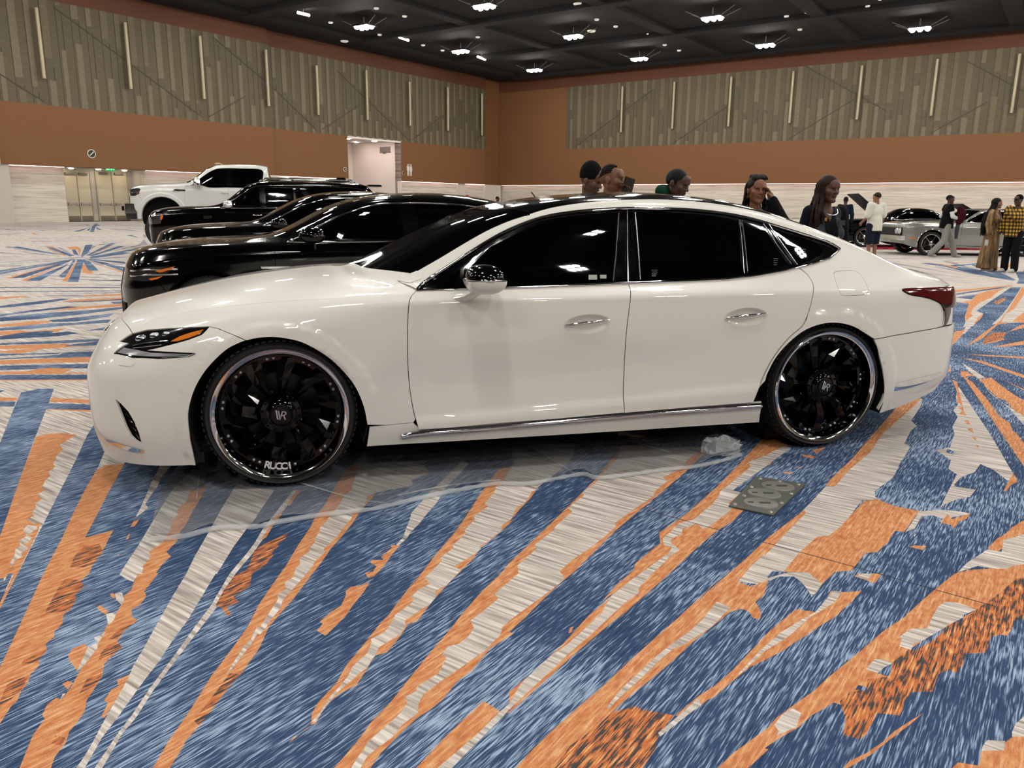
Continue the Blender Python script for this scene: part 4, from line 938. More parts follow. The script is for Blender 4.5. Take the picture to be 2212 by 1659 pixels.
def wheel(parent, x, y, z, R, lip, width, face, steer=0., letters=False, spokes=10, style='dish', rot=0., rimmat=None, spokemat=None):
    """wheel with its outer face at -y; lip = rim radius"""
    rimmat = rimmat or RIMB; spokemat = spokemat or RIMB
    root = bpy.data.objects.new('wheel', None); link(root, parent); root.location = (x, y, z); root.rotation_euler = (0, rot, steer); root.empty_display_size = .1
    w = width; t = MB()
    t.lathe([(lip-.012, .004), (lip+.004, -.006), (lip+(R-lip)*.5, -.012), (R-.012, .012), (R-.003, .035), (R, .06), (R, w-.06), (R-.004, w-.03), (R-.02, w-.01), (lip, w)], 72)
    for k in range(72):                                     # tread blocks on the shoulder
        a = 2*math.pi*k/72; c, s_ = math.cos(a), math.sin(a); t.box(((R-.004)*c, .028, (R-.004)*s_), (.007, .030, .018), 0, np.array([[c, 0, -s_], [0, 1, 0], [s_, 0, c]]))
    smooth_angle(t.build('tyre', [RUB], root), 50)
    r = MB(); r.lathe([(lip-.002, -.002), (lip+.006, -.010), (lip+.001, -.016), (lip-.010, -.014), (lip-.020, -.004)], 72); smooth_angle(r.build('rim_lip', [CHROME], root))
    if style == 'dish':
        r = MB(); r.lathe([(lip-.020, -.004), (lip-.026, .03), (lip-.034, .055), (lip-.062, .058), (lip-.066, .075), (lip-.07, w)], 72); smooth_angle(r.build('barrel', [rimmat], root))
        sp = MB()
        for k in range(spokes):
            a = 2*math.pi*(k+.5)/spokes; c, s_ = math.cos(a), math.sin(a); rad = np.array([c, 0, s_]); tan = np.array([-s_, 0, c]); ax = np.array([0, 1., 0])
            prof = [(.075, .055, .020, .05), (.12, .058, .022, .045), (.18, .045, .030, .035), (.24, .050, .040, .03), (lip-.045, .052, .048, .03)]
            V = []
            for rr, yy, hw, th in prof:
                b_ = rad*rr+ax*yy+tan*(.018*math.sin((rr-.07)/(lip-.1)*3.14))
                V += [b_+tan*hw+ax*.012, b_-ax*.008, b_-tan*hw+ax*.012, b_-tan*hw*.8+ax*th, b_+tan*hw*.8+ax*th]
            n = 5; F = [(i*n+j, i*n+(j+1) % n, (i+1)*n+(j+1) % n, (i+1)*n+j) for i in range(len(prof)-1) for j in range(n)]
            m = MB(); m.add(V, F+[tuple(range(n)), tuple(range(len(V)-n, len(V)))[::-1]]); m.build('spoke', [spokemat], root)
        h = MB(); h.lathe([(.105, .075), (.105, .045), (.098, .030), (.075, .026), (.072, .018), (.058, .012), (.052, .004), (.0, .002)], 40); smooth_angle(h.build('hub', [rimmat], root), 30)
        cp = MB(); cp.lathe([(.046, .004), (.044, -.004), (.0, -.006)], 32); cap = cp.build('centre_cap', [pbr('cap_black', '1a1a1c', .25, .6)], root); smooth_angle(cap, 30)
        for k in range(14):
            a = 2*math.pi*k/14; b_ = MB(); b_.ell((.09*math.cos(a), .026, .09*math.sin(a)), (.006, .006, .006), 0, 8, 6); b_.build('hub_bolt', [rimmat], root)
        L = text_mesh('emblem', 'R', .062, .001, pbr('emblem_silver', 'c9c9cc', .25, .9), cap, (.008, -.008, 0), (math.pi/2, 0, 0), .2)
        e = MB(); e.prism([(-.030, .024), (-.022, .024), (-.008, -.022), (-.016, -.022)], -.009, -.007); e.prism([(-.018, .024), (-.012, .024), (.001, -.022), (-.005, -.022)], -.009, -.007); e.build('emblem_bars', [pbr('emblem_silver', 'c9c9cc', .25, .9)], cap)
        for k in range(spokes):
            for d in (-.055, .055):
                a = 2*math.pi*k/spokes+d; q = lip-.048
                b_ = MB(); b_.ell((q*math.cos(a), .054, q*math.sin(a)), (.008, .009, .008), 0, 8, 6); b_.build('rivet', [pbr('rivet_steel', 'e6e6e6', .22, .7)], root)
        if letters:
            q = lip-.047; WL = pbr('letter_white', 'e8e8e6', .5); tx = bpy.data.objects.new('lip_lettering', None)
            chars = 'RUCCI'; objs = []
            for i, ch in enumerate(chars):
                a = -math.pi/2+rot+(i-2)*.098-.10; o = text_mesh('letter', ch, .050, .002, WL, root, (q*math.cos(a), .046, q*math.sin(a)), (0, 0, 0), 0, .0014)
                o.rotation_euler = Matrix.Rotation(-(a+math.pi/2), 3, 'Y').to_euler() if False else (Matrix.Rotation(-(a+math.pi/2), 3, 'Y')@Matrix.Rotation(math.pi/2, 3, 'X')).to_euler()
    else:
        r = MB(); r.lathe([(lip-.020, -.004), (lip-.03, .03), (lip-.035, w)], 48); smooth_angle(r.build('barrel', [rimmat], root))
        for k in range(spokes):
            a = 2*math.pi*k/spokes; c, s_ = math.cos(a), math.sin(a); m = MB(); m.tube([(.05*c, .01, .05*s_), (lip*.5*c, .012, lip*.5*s_), ((lip-.02)*c, .03, (lip-.02)*s_)], [lip*.16, lip*.11, lip*.15], 8, sx=1, sy=.5); smooth_angle(m.build('spoke', [spokemat], root))
        h = MB(); h.lathe([(lip*.26, .03), (lip*.24, 0), (lip*.16, -.012), (0, -.014)], 24); smooth_angle(h.build('hub', [spokemat], root))
    d = MB(); d.lathe([(.0, .13), (lip*.58, .13), (lip*.58, .155), (0, .155)], 48); smooth_angle(d.build('brake_disc', [DISCM], root), 30)
    d = MB(); d.box((-lip*.48, .14, -.02), (.06, .06, .15)); d.build('brake_caliper', [pbr('caliper', '55524e', .4, .5)], root)
    d = MB(); d.lathe([(lip-.06, w-.05), (.0, w-.05)], 40); d.build('inner_cover', [INNER], root)
    return root
def arch_liner(parent, x, z, R, y0, y1, name='arch_liner'):
    m = MB(); n = 28; A = [math.pi*(-.12+1.24*i/n) for i in range(n+1)]
    V = [(x+R*math.cos(a), y, z+R*math.sin(a)) for y in (y0, y1) for a in A]; F = [(i, i+1, i+1+n+1, i+n+1) for i in range(n)]
    V.append((x, y1, z)); F += [(n+1+i, n+2+i, len(V)-1) for i in range(n)]
    m.add(V, F); return m.build(name, [INNER], parent, fix=False)
def half_dome(c, r, up=True, nu=24, nv=8, pw=.75):
    V = []; sg = 1 if up else -1
    for i in range(nv+1):
        a = math.pi/2*i/nv
        for j in range(nu):
            q = 2*math.pi*j/nu; cx, cy = math.cos(q), math.sin(q); cx = math.copysign(abs(cx)**pw, cx); cy = math.copysign(abs(cy)**pw, cy)
            V.append((c[0]+r[0]*cx*math.cos(a)**.8, c[1]+r[1]*cy*math.cos(a)**.8, c[2]+sg*r[2]*math.sin(a)))
    F = [(i*nu+j, i*nu+(j+1) % nu, (i+1)*nu+(j+1) % nu, (i+1)*nu+j) for i in range(nv) for j in range(nu)]
    return V, F
def build_hero():
    hero_materials(); net = np.array(HERO_NET).transpose(1, 0, 2); S = Surf(net, HLOC, HYAW)
    root = thing('sedan', 'white sedan in front with black tinted windows and black rims with chrome lips', 'car', (HLOC[0], HLOC[1], 0), HYAW)
    un = S.uns; U1 = S.ug[-1]; S1 = S.sg[-1]
    par = []                                               # parts of the near side, mirrored at the end
    # --- seams (u, s)
    arch_f = un(cr(Z1([(745,1340),(715,1210),(700,1060),(712,960),(750,850),(810,750),(880,670),(960,600),(1050,555),(1150,528),(1250,520),(1350,530),(1450,555),(1550,605),(1650,675),(1740,765),(1810,860),(1860,980),(1885,1100),(1878,1215),(1872,1258)]), 3))
    af = [Z1([(715,1210),(700,1060),(712,960),(750,850),(810,750),(880,670),(960,600),(1050,555),(1085,543)])][0]
    ar = [Z1([(1085,543),(1150,528),(1250,520),(1350,530),(1450,555),(1550,605),(1650,675),(1740,765),(1810,860),(1860,980),(1885,1100)])][0]
    arch_a, arch_b = un(cr(af, 4)), un(cr(ar, 4))
    rr = Z3([(775,1300),(790,1250),(850,1140),(940,1040),(1040,965),(1150,925),(1250,918),(1350,940),(1430,985),(1495,1025)]); rarch_a = un(cr(rr, 4))
    rarch_b = un(cr(Z3([(1495,1025),(1530,1130),(1555,1230),(1562,1340),(1550,1420),(1515,1485)]), 4))
    hood_gap_front = un(cr(Z1([(250,340),(245,360),(262,405),(300,450),(328,495)]), 4))
    lamp_top = Z1([(328,495),(420,472),(560,462),(700,455),(838,450)]); lamp_tip_gap = Z1([(838,450),(900,465),(960,490),(1030,520),(1085,543)])
    lamp_low = Z1([(838,450),(785,505),(690,540),(560,575),(420,608),(600,622),(742,628),(700,646),(500,660),(330,652),(205,625),(262,580),(300,560),(240,548),(290,515),(328,495)])
    fend_low = un(Z1([(1885,1100),(2000,1105)])+[(893, 914)])
    door_f = Z2([(425,706),(388,752),(374,830),(368,1000),(369,1150),(381,1330),(406,1490),(440,1622)])
    door_f_uv = un(cr(door_f, 4))
    dl_low = [(900,630),(988,627.5),(1085.5,624.6),(1248,618),(1359,613),(1400,611.6),(1500,608),(1563,605),(1628,598.5),(1693,587),(1725,579)]
    dl_rear = [(1725,579),(1758,571),(1790.6,559.5),(1813.4,539)]
    dl_top = [(1813.4,539),(1790.6,525.3),(1758,514),(1693,494.4),(1628,475),(1563,462),(1481,453.7),(1400,451.2),(1352,451.4),(1297,453.7),(1232,460),(1167,471.6),(1098.5,497.6),(1040,530),(968,577),(916,611.6),(900,630)]
    b_low = Z2([(1835,652),(1851,720),(1840,830),(1820,1000),(1808,1200),(1800,1400),(1803,1512)]); b_uv = un(cr(b_low, 4))
    door_r = Z3([(1000,552),(1050,590),(1085,640),(1098,690),(1085,770),(1060,860),(1020,940),(940,1010),(870,1090),(810,1180),(760,1280),(720,1370),(690,1442)]); door_r_uv = un(cr(door_r, 4))
    sill_top = [(908,927),(1050,916),(1200,905),(1346,891.5),(1500,879),(1624,869.5)]
    # windshield / roof / rear window, in (u, s)
    ua = S.un(861, 610); ub = S.un(1131, 468)
    s_rail = S.sk[7]
    ws_side = un(cr([(861,610),(905,584),(950,558),(1000,528),(1050,500),(1095,480),(1131,468)], 4))
    ws_base = [(S.side(.44, 1.044, 0)[0]+0, S1)]; 
    u_base0 = float(np.interp(.43, S.G[:, -1, 0], S.ug)); u_top0 = float(np.interp(1.16, S.G[:, -1, 0], S.ug)); u_rw0 = float(np.interp(2.78, S.G[:, -1, 0], S.ug)); u_rw1 = float(np.interp(3.66, S.G[:, -1, 0], S.ug))
    base = cr([(u_base0, S1), (u_base0+.02, S1-.25), (u_base0+.07, S1-.5), ua], 6)
    top = cr([ub, (u_top0+.10, S1-.45), (u_top0+.02, S1-.2), (u_top0, S1)], 6)
    sr = ub[1]
    roof_side = [ub]+[(float(u), sr+.01) for u in np.linspace(ub[0]+.15, u_rw0+.15, 14)]
    rw_top = [roof_side[-1], (u_rw0+.03, S1-.25), (u_rw0, S1)]
    rw_side = [roof_side[-1]]+[(float(u), sr+.01-.0*k) for k, u in enumerate(np.linspace(u_rw0+.3, u_rw1-.05, 8))]
    rw_low = [rw_side[-1], (u_rw1, S1-.3), (u_rw1+.01, S1)]
    u_n = float(np.interp(3.80, S.G[:, -1, 0], S.ug))
    # --- trunk lid edge on the shoulder
    tr_side = [rw_side[-1], (u_n-.02, sr+.0), (u_n+.12, sr-.02)]
    tail = un(cr(Z3([(1688,705),(1700,690),(1850,685),(1978,680)]), 3))
    u_tail = tail[-1][0]
    tr_side += [(tail[-1][0]-.03, (tail[-1][1]+sr)/2), (tail[-1][0], tail[-1][1]+.01)]
    panel(S, 'windshield', base+ws_side[1:]+top[1:], GLASS, root, .004, .05, both=True)
    panel(S, 'roof', top[::-1]+roof_side[1:]+rw_top[1:], GBLK, root, .004, .05, both=True)
    panel(S, 'rear_window', rw_top[::-1]+rw_side[1:]+rw_low[1:], GLASS, root, .004, .05, both=True)
    trunk = rw_low[::-1]+tr_side[1:]+[(U1, tail[-1][1]+.01), (U1, S1)]
    panel(S, 'trunk_lid', trunk, PAINT, root, .003, .04, both=True)
    # --- hood: from the nose to the windshield
    cf = S.side(.30, .93, 0)
    hg = [hood_gap_front[-1]]+un([(330,690),(420,672),(520,660),(620,652),(740,645)])+un(cr([(740,645),(790,640),(835,626),(861,610)], 3))[1:]
    j = hood_gap_front[0]; hood = [(0, j[1]), ]+[j]+hood_gap_front[1:]+hg[1:]+base[::-1][1:]+[(0, S1)]
    hood = [(0., j[1]+.0), (j[0]*.5, j[1])]+hood_gap_front+hg[1:]+base[::-1][1:]+[(u_base0*.5, S1), (0., S1)]
    panel(S, 'hood', hood, PAINT, root, .0004, .04, both=True)
    par.append(panel(S, 'cowl_cover', un([(858, 607.5), (878, 596), (900, 587.5), (914, 590), (910, 604), (884, 613)]), PAINT, root, 0, .02, off=.004, rim=.004))
    # --- front bumper with the lower grille and the side intake left open
    vent = un(Z1([(212,930),(250,962),(300,1015),(340,1085),(370,1160),(390,1228),(352,1212),(318,1180),(285,1120),(255,1045)]))
    sgr = lambda z: float(np.interp(z, S.G[0, :, 2], S.sg))
    uk1 = S.uk[1]; grille = [(0., sgr(.235)), (uk1*1.05, sgr(.24)), (uk1*.85, sgr(.34)), (uk1*.42, sgr(.50)), (uk1*.62, sgr(.62)), (uk1*.78, sgr(.71)), (uk1*.4, sgr(.725)), (0., sgr(.73))]
    bump = [(0., 0.)]+[(float(u), 0.) for u in np.linspace(.1, S.un(*Z1([(745,1336)])[0])[0], 24)]+un(cr(Z1([(735,1300),(715,1210)]), 3))+arch_a[1:]+un(cr(lamp_tip_gap, 3))[::-1][1:]+un(lamp_low)[1:]+hood_gap_front[::-1][1:]+[(j[0]*.5, j[1]), (0., j[1])]
    b_full = bump[:1]+bump[1:]
    bump = bump+[(0., sgr(.73))]+[g for g in grille[::-1][1:]]   # the grille opening reaches the centre line
    archf = lambda X: .006*(1-sstep(.035, .05, np.abs(np.hypot(X[:, 0]-.017, X[:, 2]-.355)-.43)))*(X[:, 1] < -.7)
    par.append(panel(S, 'front_bumper', bump, PAINT, root, .0025, .025, holes=[vent], disp=archf))
    par.append(panel(S, 'grille', grille, pbr('grille_mesh', '16161a', .25, .7), root, .0, .03, off=-.03, rim=0))
    gt = strip(S, 'grille_trim', grille, CHROME, root, .012, .0); par.append(gt)
    vi = panel(S, 'side_intake', vent, INNER, root, -.01, .03, off=-.035, rim=0); par.append(vi)
    vz = Z1([(225,945),(255,985),(275,1030),(300,1075),(322,1120),(345,1165)]); vz2 = Z1([(255,968),(295,1012),(330,1065),(355,1120),(375,1170),(385,1210)])
    for a, b in zip(vz, vz2): strip(S, 'intake_slat', un([a, ((a[0]+b[0])/2, (a[1]+b[1])/2+2), b]), GBLK, vi, .006, -.012)
    par.append(panel(S, 'bumper_chrome', un(Z1([(150,1195),(200,1212),(260,1232),(330,1252),(400,1270),(402,1284),(330,1278),(250,1252),(180,1222)])), CHROME, root, 0, .02, off=.006, rim=.01))
    par.append(panel(S, 'washer_cover', un(Z1([(240,708),(255,688),(300,682),(345,686),(340,700),(315,714)])), PAINT, root, .0, .02, off=.003, rim=.006))
    # --- headlamp
    lampp = un(lamp_top)+un(lamp_low)[1:]
    hl = panel(S, 'headlight', lampp, pbr('headlamp_black', '0d0d0f', .08, coat=1.), root, .002, .02, off=-.004); par.append(hl)
    panel(S, 'turn_signal', un(Z1([(580,548),(640,515),(720,488),(795,470),(765,500),(690,528),(620,547)])), AMBER, hl, 0, .02, off=.0, rim=.004)
    panel(S, 'daylight_strip', un(Z1([(225,622),(270,590),(360,606),(450,624),(600,630),(715,634),(690,641),(500,650),(340,642)])), pbr('drl_grey', '8d8d92', .25, .4), hl, 0, .02, off=.0, rim=.004)
    strip(S, 'lamp_line', un(Z1([(208,628),(330,655),(500,662),(700,648),(742,630)])), pbr('lamp_line', '121214', .2), hl, .004, .0)
    hc = pbr('lamp_chrome', 'b9b9bd', .1, 1.)
    for a, b in (((355,540),.030), ((445,522),.026), ((520,512),.022)):
        p = S.at([S.un(*Z1([a])[0])])[0]; m = MB(); m.ell(p+np.array([.02, .012, 0]), (b, b*.6, b*.8), 0, 14, 8); smooth_angle(m.build('lamp_lens', [hc], hl), 60)
    for q in ([(330,575),(420,560),(560,545)], [(330,592),(420,583),(520,570)]): strip(S, 'lamp_bar', un(Z1(q)), hc, hl, .003, .0)
    # --- fender
    fend = un(lamp_tip_gap)+arch_b[1:]+fend_low[1:]+door_f_uv[::-1][2:]+un([(880,620),(861,610)])+hg[::-1][1:-1]+un(lamp_top)
    par.append(panel(S, 'front_fender', fend, PAINT, root, .0009, .025, disp=archf))
    # --- doors, with dished handles and the flare above the sill
    def doors(X):
        x, z = X[:, 0], X[:, 2]; d = np.zeros(len(X))
        zl = .335+.10*np.clip((x-.75)/2., 0, 1)**1.3
        d += .014*(1-sstep(-.05, .015, z-zl))
        return d
    dish = lambda cx, cz, q=1.: S.sides([(cx+.135*q*math.cos(a), cz+.052*q*math.sin(a)+.006*math.cos(a)) for a in np.linspace(0, 2*math.pi, 40, endpoint=False)])
    fd = door_f_uv+un(sill_top[:4])[0:]+b_uv[::-1][0:]+un(dl_low[:5])[::-1]
    par.append(panel(S, 'front_door', fd, PAINT, root, .0025, .022, disp=doors, holes=[dish(1.60, .785)])); fdo = par[-1]
    rd = b_uv+un(sill_top[3:])[1:]+door_r_uv[::-1]+un(dl_low[4:])[::-1]
    par.append(panel(S, 'rear_door', rd, PAINT, root, .0025, .022, disp=doors, holes=[dish(2.53, .80)])); rdo = par[-1]
    # --- side frame: A pillar, roof rail, C pillar and rear quarter
    fuel = un(cr(Z3([(1230,590),(1245,575),(1300,570),(1375,572),(1420,610),(1448,660),(1462,700),(1450,725),(1400,735),(1300,738),(1275,720),(1250,660),(1230,590)]), 3))
    tlamp_low = Z3([(1688,705),(1740,732),(1850,752),(1930,784),(1956,815),(1962,860),(1955,940)])
    q_gap = Z3([(1955,942),(1900,955),(1800,972),(1650,998),(1495,1025)])
    side = [ua]+ws_side[1:]+roof_side[1:]+rw_side[1:]+tr_side[1:]+tail[::-1]+un(cr(tlamp_low, 3))[1:]+un(q_gap)[1:]+rarch_a[::-1][1:]+door_r_uv[::-1][5:]+un(dl_rear)[0:]+un(cr(dl_top, 3))[1:]
    archr = lambda X: .007*(1-sstep(.035, .05, np.abs(np.hypot(X[:, 0]-3.09, X[:, 2]-.345)-.44)))*(X[:, 1] < -.7)
    par.append(panel(S, 'side_frame', side, PAINT, root, .0025, .025, holes=[fuel], disp=archr))
    par.append(panel(S, 'fuel_door', fuel, PAINT, root, .002, .02))
    # --- rear bumper, tail lamp
    u_e = S.un(*Z3([(1515,1485)])[0])[0]
    rb = rarch_b+[(float(u), 0.) for u in np.linspace(u_e+.03, U1, 14)]+[(U1, S.un(*q_gap[0])[1])]+un(q_gap)
    rb = un(q_gap)+rarch_b[1:]+[(float(u), 0.) for u in np.linspace(u_e+.03, U1, 14)]+[(U1, S.un(*q_gap[0])[1])]
    par.append(panel(S, 'rear_bumper', rb, PAINT, root, .0025, .025, disp=archr))
    par.append(panel(S, 'bumper_chrome', un(Z3([(1563,1342),(1650,1318),(1750,1292),(1850,1268),(1945,1243),(1930,1268),(1890,1290),(1750,1340),(1640,1365),(1560,1385)])), CHROME, root, 0, .02, off=.005, rim=.01))
    sq = S.un(*q_gap[0])[1]
    tl = tail+[(U1, tail[-1][1]), (U1, tail[-1][1]-.10), (tail[-1][0]+.10, tail[-1][1]-.10)]+un(cr(tlamp_low, 3))[::-1]
    tl = un(cr(tlamp_low, 3))[::-1]+tail[1:]+[(tail[-1][0]+.1, tail[-1][1]), (U1, tail[-1][1]), (U1, sq)]
    par.append(panel(S, 'rear_panel', tl, PAINT, root, .002, .03, off=-.012))
    tp = un(cr(tlamp_low, 3))[:-4][::-1]+tail[1:]+[(tail[-1][0]+.12, tail[-1][1]-.002), (tail[-1][0]+.14, tail[-1][1]-.12)]
    t = panel(S, 'tail_light', tp, TLRED, root, .003, .02, off=.008); par.append(t)
    panel(S, 'lamp_hook', un(Z3([(1940,790),(1975,800),(2000,788),(1995,850),(1975,915),(1956,940),(1964,880),(1960,830)])), pbr('smoke_lens', '1a1214', .08, coat=1.), t, 0, .02, off=.012, rim=.006)
    # --- glasshouse
    dlo = un(dl_low)+un(dl_rear)[1:]+un(cr(dl_top, 3))[1:]
    par.append(panel(S, 'window_surround', dlo, GBLK, root, .0, .04, off=-.008, rim=0)); 
    G = {'front_window': Z2([(740,560),(800,480),(920,405),(1040,345),(1240,255),(1440,215),(1600,200),(1768,192),(1745,480),(1730,642),(1400,652),(1000,668),(715,684)]),
         'front_vent_glass': Z2([(560,672),(640,600),(722,548),(705,660),(640,680)]),
         'rear_door_window': Z2([(1880,188),(1968,184)])+Z3([(0,180),(300,190),(450,205),(603,232),(620,400),(633,590),(400,618),(0,630)])+Z2([(1912,632),(1900,440)]),
         'rear_vent_glass': Z3([(632,240),(700,250),(758,262),(850,400),(940,528),(800,562),(668,585),(650,420)]),
         'quarter_glass': Z3([(802,268),(900,312),(1050,352),(1130,388),(1165,430),(1150,468),(1080,508),(1000,526),(900,400)])}
    for nm, L in G.items(): par.append(panel(S, nm, un(L), GLASS, root, .003, .04, off=-.004, rim=.006))
    for L in (dl_low+dl_rear[1:], cr(dl_top, 3)): par.append(strip(S, 'window_trim', un(L), CHROME, root, .009, .001))
    for L in (Z2([(1770,192),(1750,480),(1733,640)]), Z2([(1880,188),(1900,440),(1913,632)]), Z3([(605,234),(622,400),(636,590)]), Z3([(623,236),(645,420),(661,586)]), Z3([(762,258),(850,395),(950,530)]), Z3([(792,255),(890,395),(988,532)]), Z2([(1826,160),(1830,400),(1834,652)])):
        par.append(strip(S, 'pillar_trim', un(L), pbr('dark_chrome', '8a8a8e', .12, 1.), root, .0035, .002))
    # --- handles
    HC = CHROME
    for cx, cz, dr in ((1.60, .785, fdo), (2.53, .80, rdo)):
        y0 = S.at([S.side(cx, cz)])[0][1]; m = MB()
        panel(S, 'handle_dish', dish(cx, cz), PAINT, dr, .0, .008, disp=lambda X, cx=cx, cz=cz: -.020*(1-sstep(.25, .98, ((X[:, 0]-cx)/.137)**2+((X[:, 2]-cz-.006*(X[:, 0]-cx)/.135)/.054)**2)), edge_step=.008, rim=0)
        P = [(cx-.125, y0+.004, cz-.008), (cx-.09, y0-.012, cz-.004), (cx-.02, y0-.022, cz+.004), (cx+.06, y0-.020, cz+.010), (cx+.118, y0-.006, cz+.014)]
        m.tube(P, [.006, .012, .015, .013, .006], 10, sx=.75); h = m.build('door_handle', [PAINT], dr); smooth_angle(h, 60)
        m = MB(); m.tube([(p[0], p[1]-.010, p[2]+.008) for p in P], [.003, .0065, .008, .0065, .003], 8); smooth_angle(m.build('handle_chrome', [HC], h), 60)
    # --- mirror
    a = cpx(1004, 600, -1.02); b = cpx(1088, 600, -1.02); top_ = cpx(1037, 570, -1.02); low = cpx(1030, 641, -1.02); c = (a+b)/2; rx = (b[0]-a[0])/2
    mr = MB(); mr.add(*half_dome((c[0], -1.03, a[2]-.004), (rx, .115, top_[2]-a[2]), True)); mir = mr.build('mirror', [GBLK], root); smooth_angle(mir, 50); par.append(mir)
    mr = MB(); mr.add(*half_dome((c[0], -1.03, a[2]-.014), (rx, .115, (a[2]-low[2])*.74), False, pw=.4)); smooth_angle(mr.build('mirror_shell', [PAINT], mir), 50)
    mr = MB(); mr.lathe([(1., -.007), (1.03, -.004), (1.03, .004), (1., .007)], 28, axis='z'); V = [(c[0]+v[0]*rx*1.01, -1.03+v[1]*.117, a[2]-.009+v[2]) for v in mr.V]; mr.V = V; smooth_angle(mr.build('mirror_trim', [CHROME], mir), 50)
    p0 = cpx(988, 641, -.95); mr = MB(); mr.tube([(p0[0]+.03, -.90, p0[2]-.012), (p0[0]+.06, -.955, p0[2]), (c[0]-.01, -1.02, a[2]-.06)], [.05, .042, .035], 10, sy=.5); smooth_angle(mr.build('mirror_foot', [PAINT], mir), 60)
    # --- sill with chrome strip
    ul = lambda L: un(L)
    sill_low = [(792,966),(870,961),(1000,953.5),(1200,941.5),(1400,929),(1640,913.5)]
    sl = un([(798,923)])+[fend_low[-1]]+un(sill_top)+un([(1645,868)])+un(sill_low[::-1])
    par.append(panel(S, 'sill', sl, PAINT, root, .002, .025))
    sc_ = par; sc_.append(strip(S, 'sill_chrome', un(cr([(868,943.5),(905,937),(1050,925.5),(1200,912),(1346,899.2),(1500,887),(1643,876.5)], 5)), CHROME, root, .017, .004, n=12))
    (lambda *a, **k: None)(*[un([(866,944),(905,931),(1050,919.5),(1200,907.5),(1346,894.5),(1500,882),(1643,871),(1643,884),(1500,895),(1346,907),(1200,919),(1050,932),(905,944)])])
    # --- seams and etched stamps of the glass
    par.append(strip(S, 'hood_seam', hood_gap_front, SEAMB, root, .003, -.004))
    WP = pbr('etched_white', '8c8c8c', .6)
    for L in (Z2([(1990,568),(2030,605)]), Z3([(25,568),(62,608)]), Z3([(832,492),(862,532)]), Z3([(1015,430),(1045,470)])):
        m = MB(); (x0, y0), (x1, y1) = L
        for q in range(4):
            yy = y0+(y1-y0)*q/3; A = S.un(x0, yy); B = S.un(x1-(x1-x0)*(.1*q), yy); p, q2 = S.at([A, B])+S.nat([A, B])*.001; m.tube([p, q2], .0012, 4)
        par.append(m.build('glass_stamp', [WP], root))
    for x0, y0, x1, y1, nm in ((1572,598,1628,630,'sticker'), (1648,598,1690,622,'sticker')):
        (xa, ya), (xb, yb) = Z2([(x0, y0), (x1, y1)]); P_ = un([(xa, ya), (xb, ya), (xb, yb), (xa, yb)])
        par.append(panel(S, 'window_sticker', P_, pbr('sticker_grey', '9aa39c', .6), root, 0, .02, off=-.001, rim=.002))
    # --- wheels, inner parts
    wheel(root, .018, -.928, .373, .373, .328, .275, 0, 0, True, rot=.18)
    wheel(root, 3.095, -.928, .372, .372, .328, .30, 0, 0, False, rot=.5)
    for x, w in ((.018, .275), (3.095, .30)):
        h = wheel(root, x, .928, .373, .373, .328, w, 0, math.pi)
    for x, z, R in ((.017, .36, .425), (3.085, .35, .43)):
        arch_liner(root, x, z, R, -.94, -.58); arch_liner(root, x, z, R, .94, .58)
    shell(S, INNER, root, [(.017, .36, .44), (3.085, .35, .445)], .035)
    m = MB(); m.box((1.56, 0, .21), (2.2, 1.7, .06)); m.box((-.6, 0, .21), (.45, 1.2, .06)); m.box((3.75, 0, .30), (.6, 1.2, .06)); m.box((1.6, 0, .35), (4.2, 1.1, .3)); m.build('underbody', [INNER], root)
    root.location.z = .003
    for o in par: mirror(o)
    return S, root
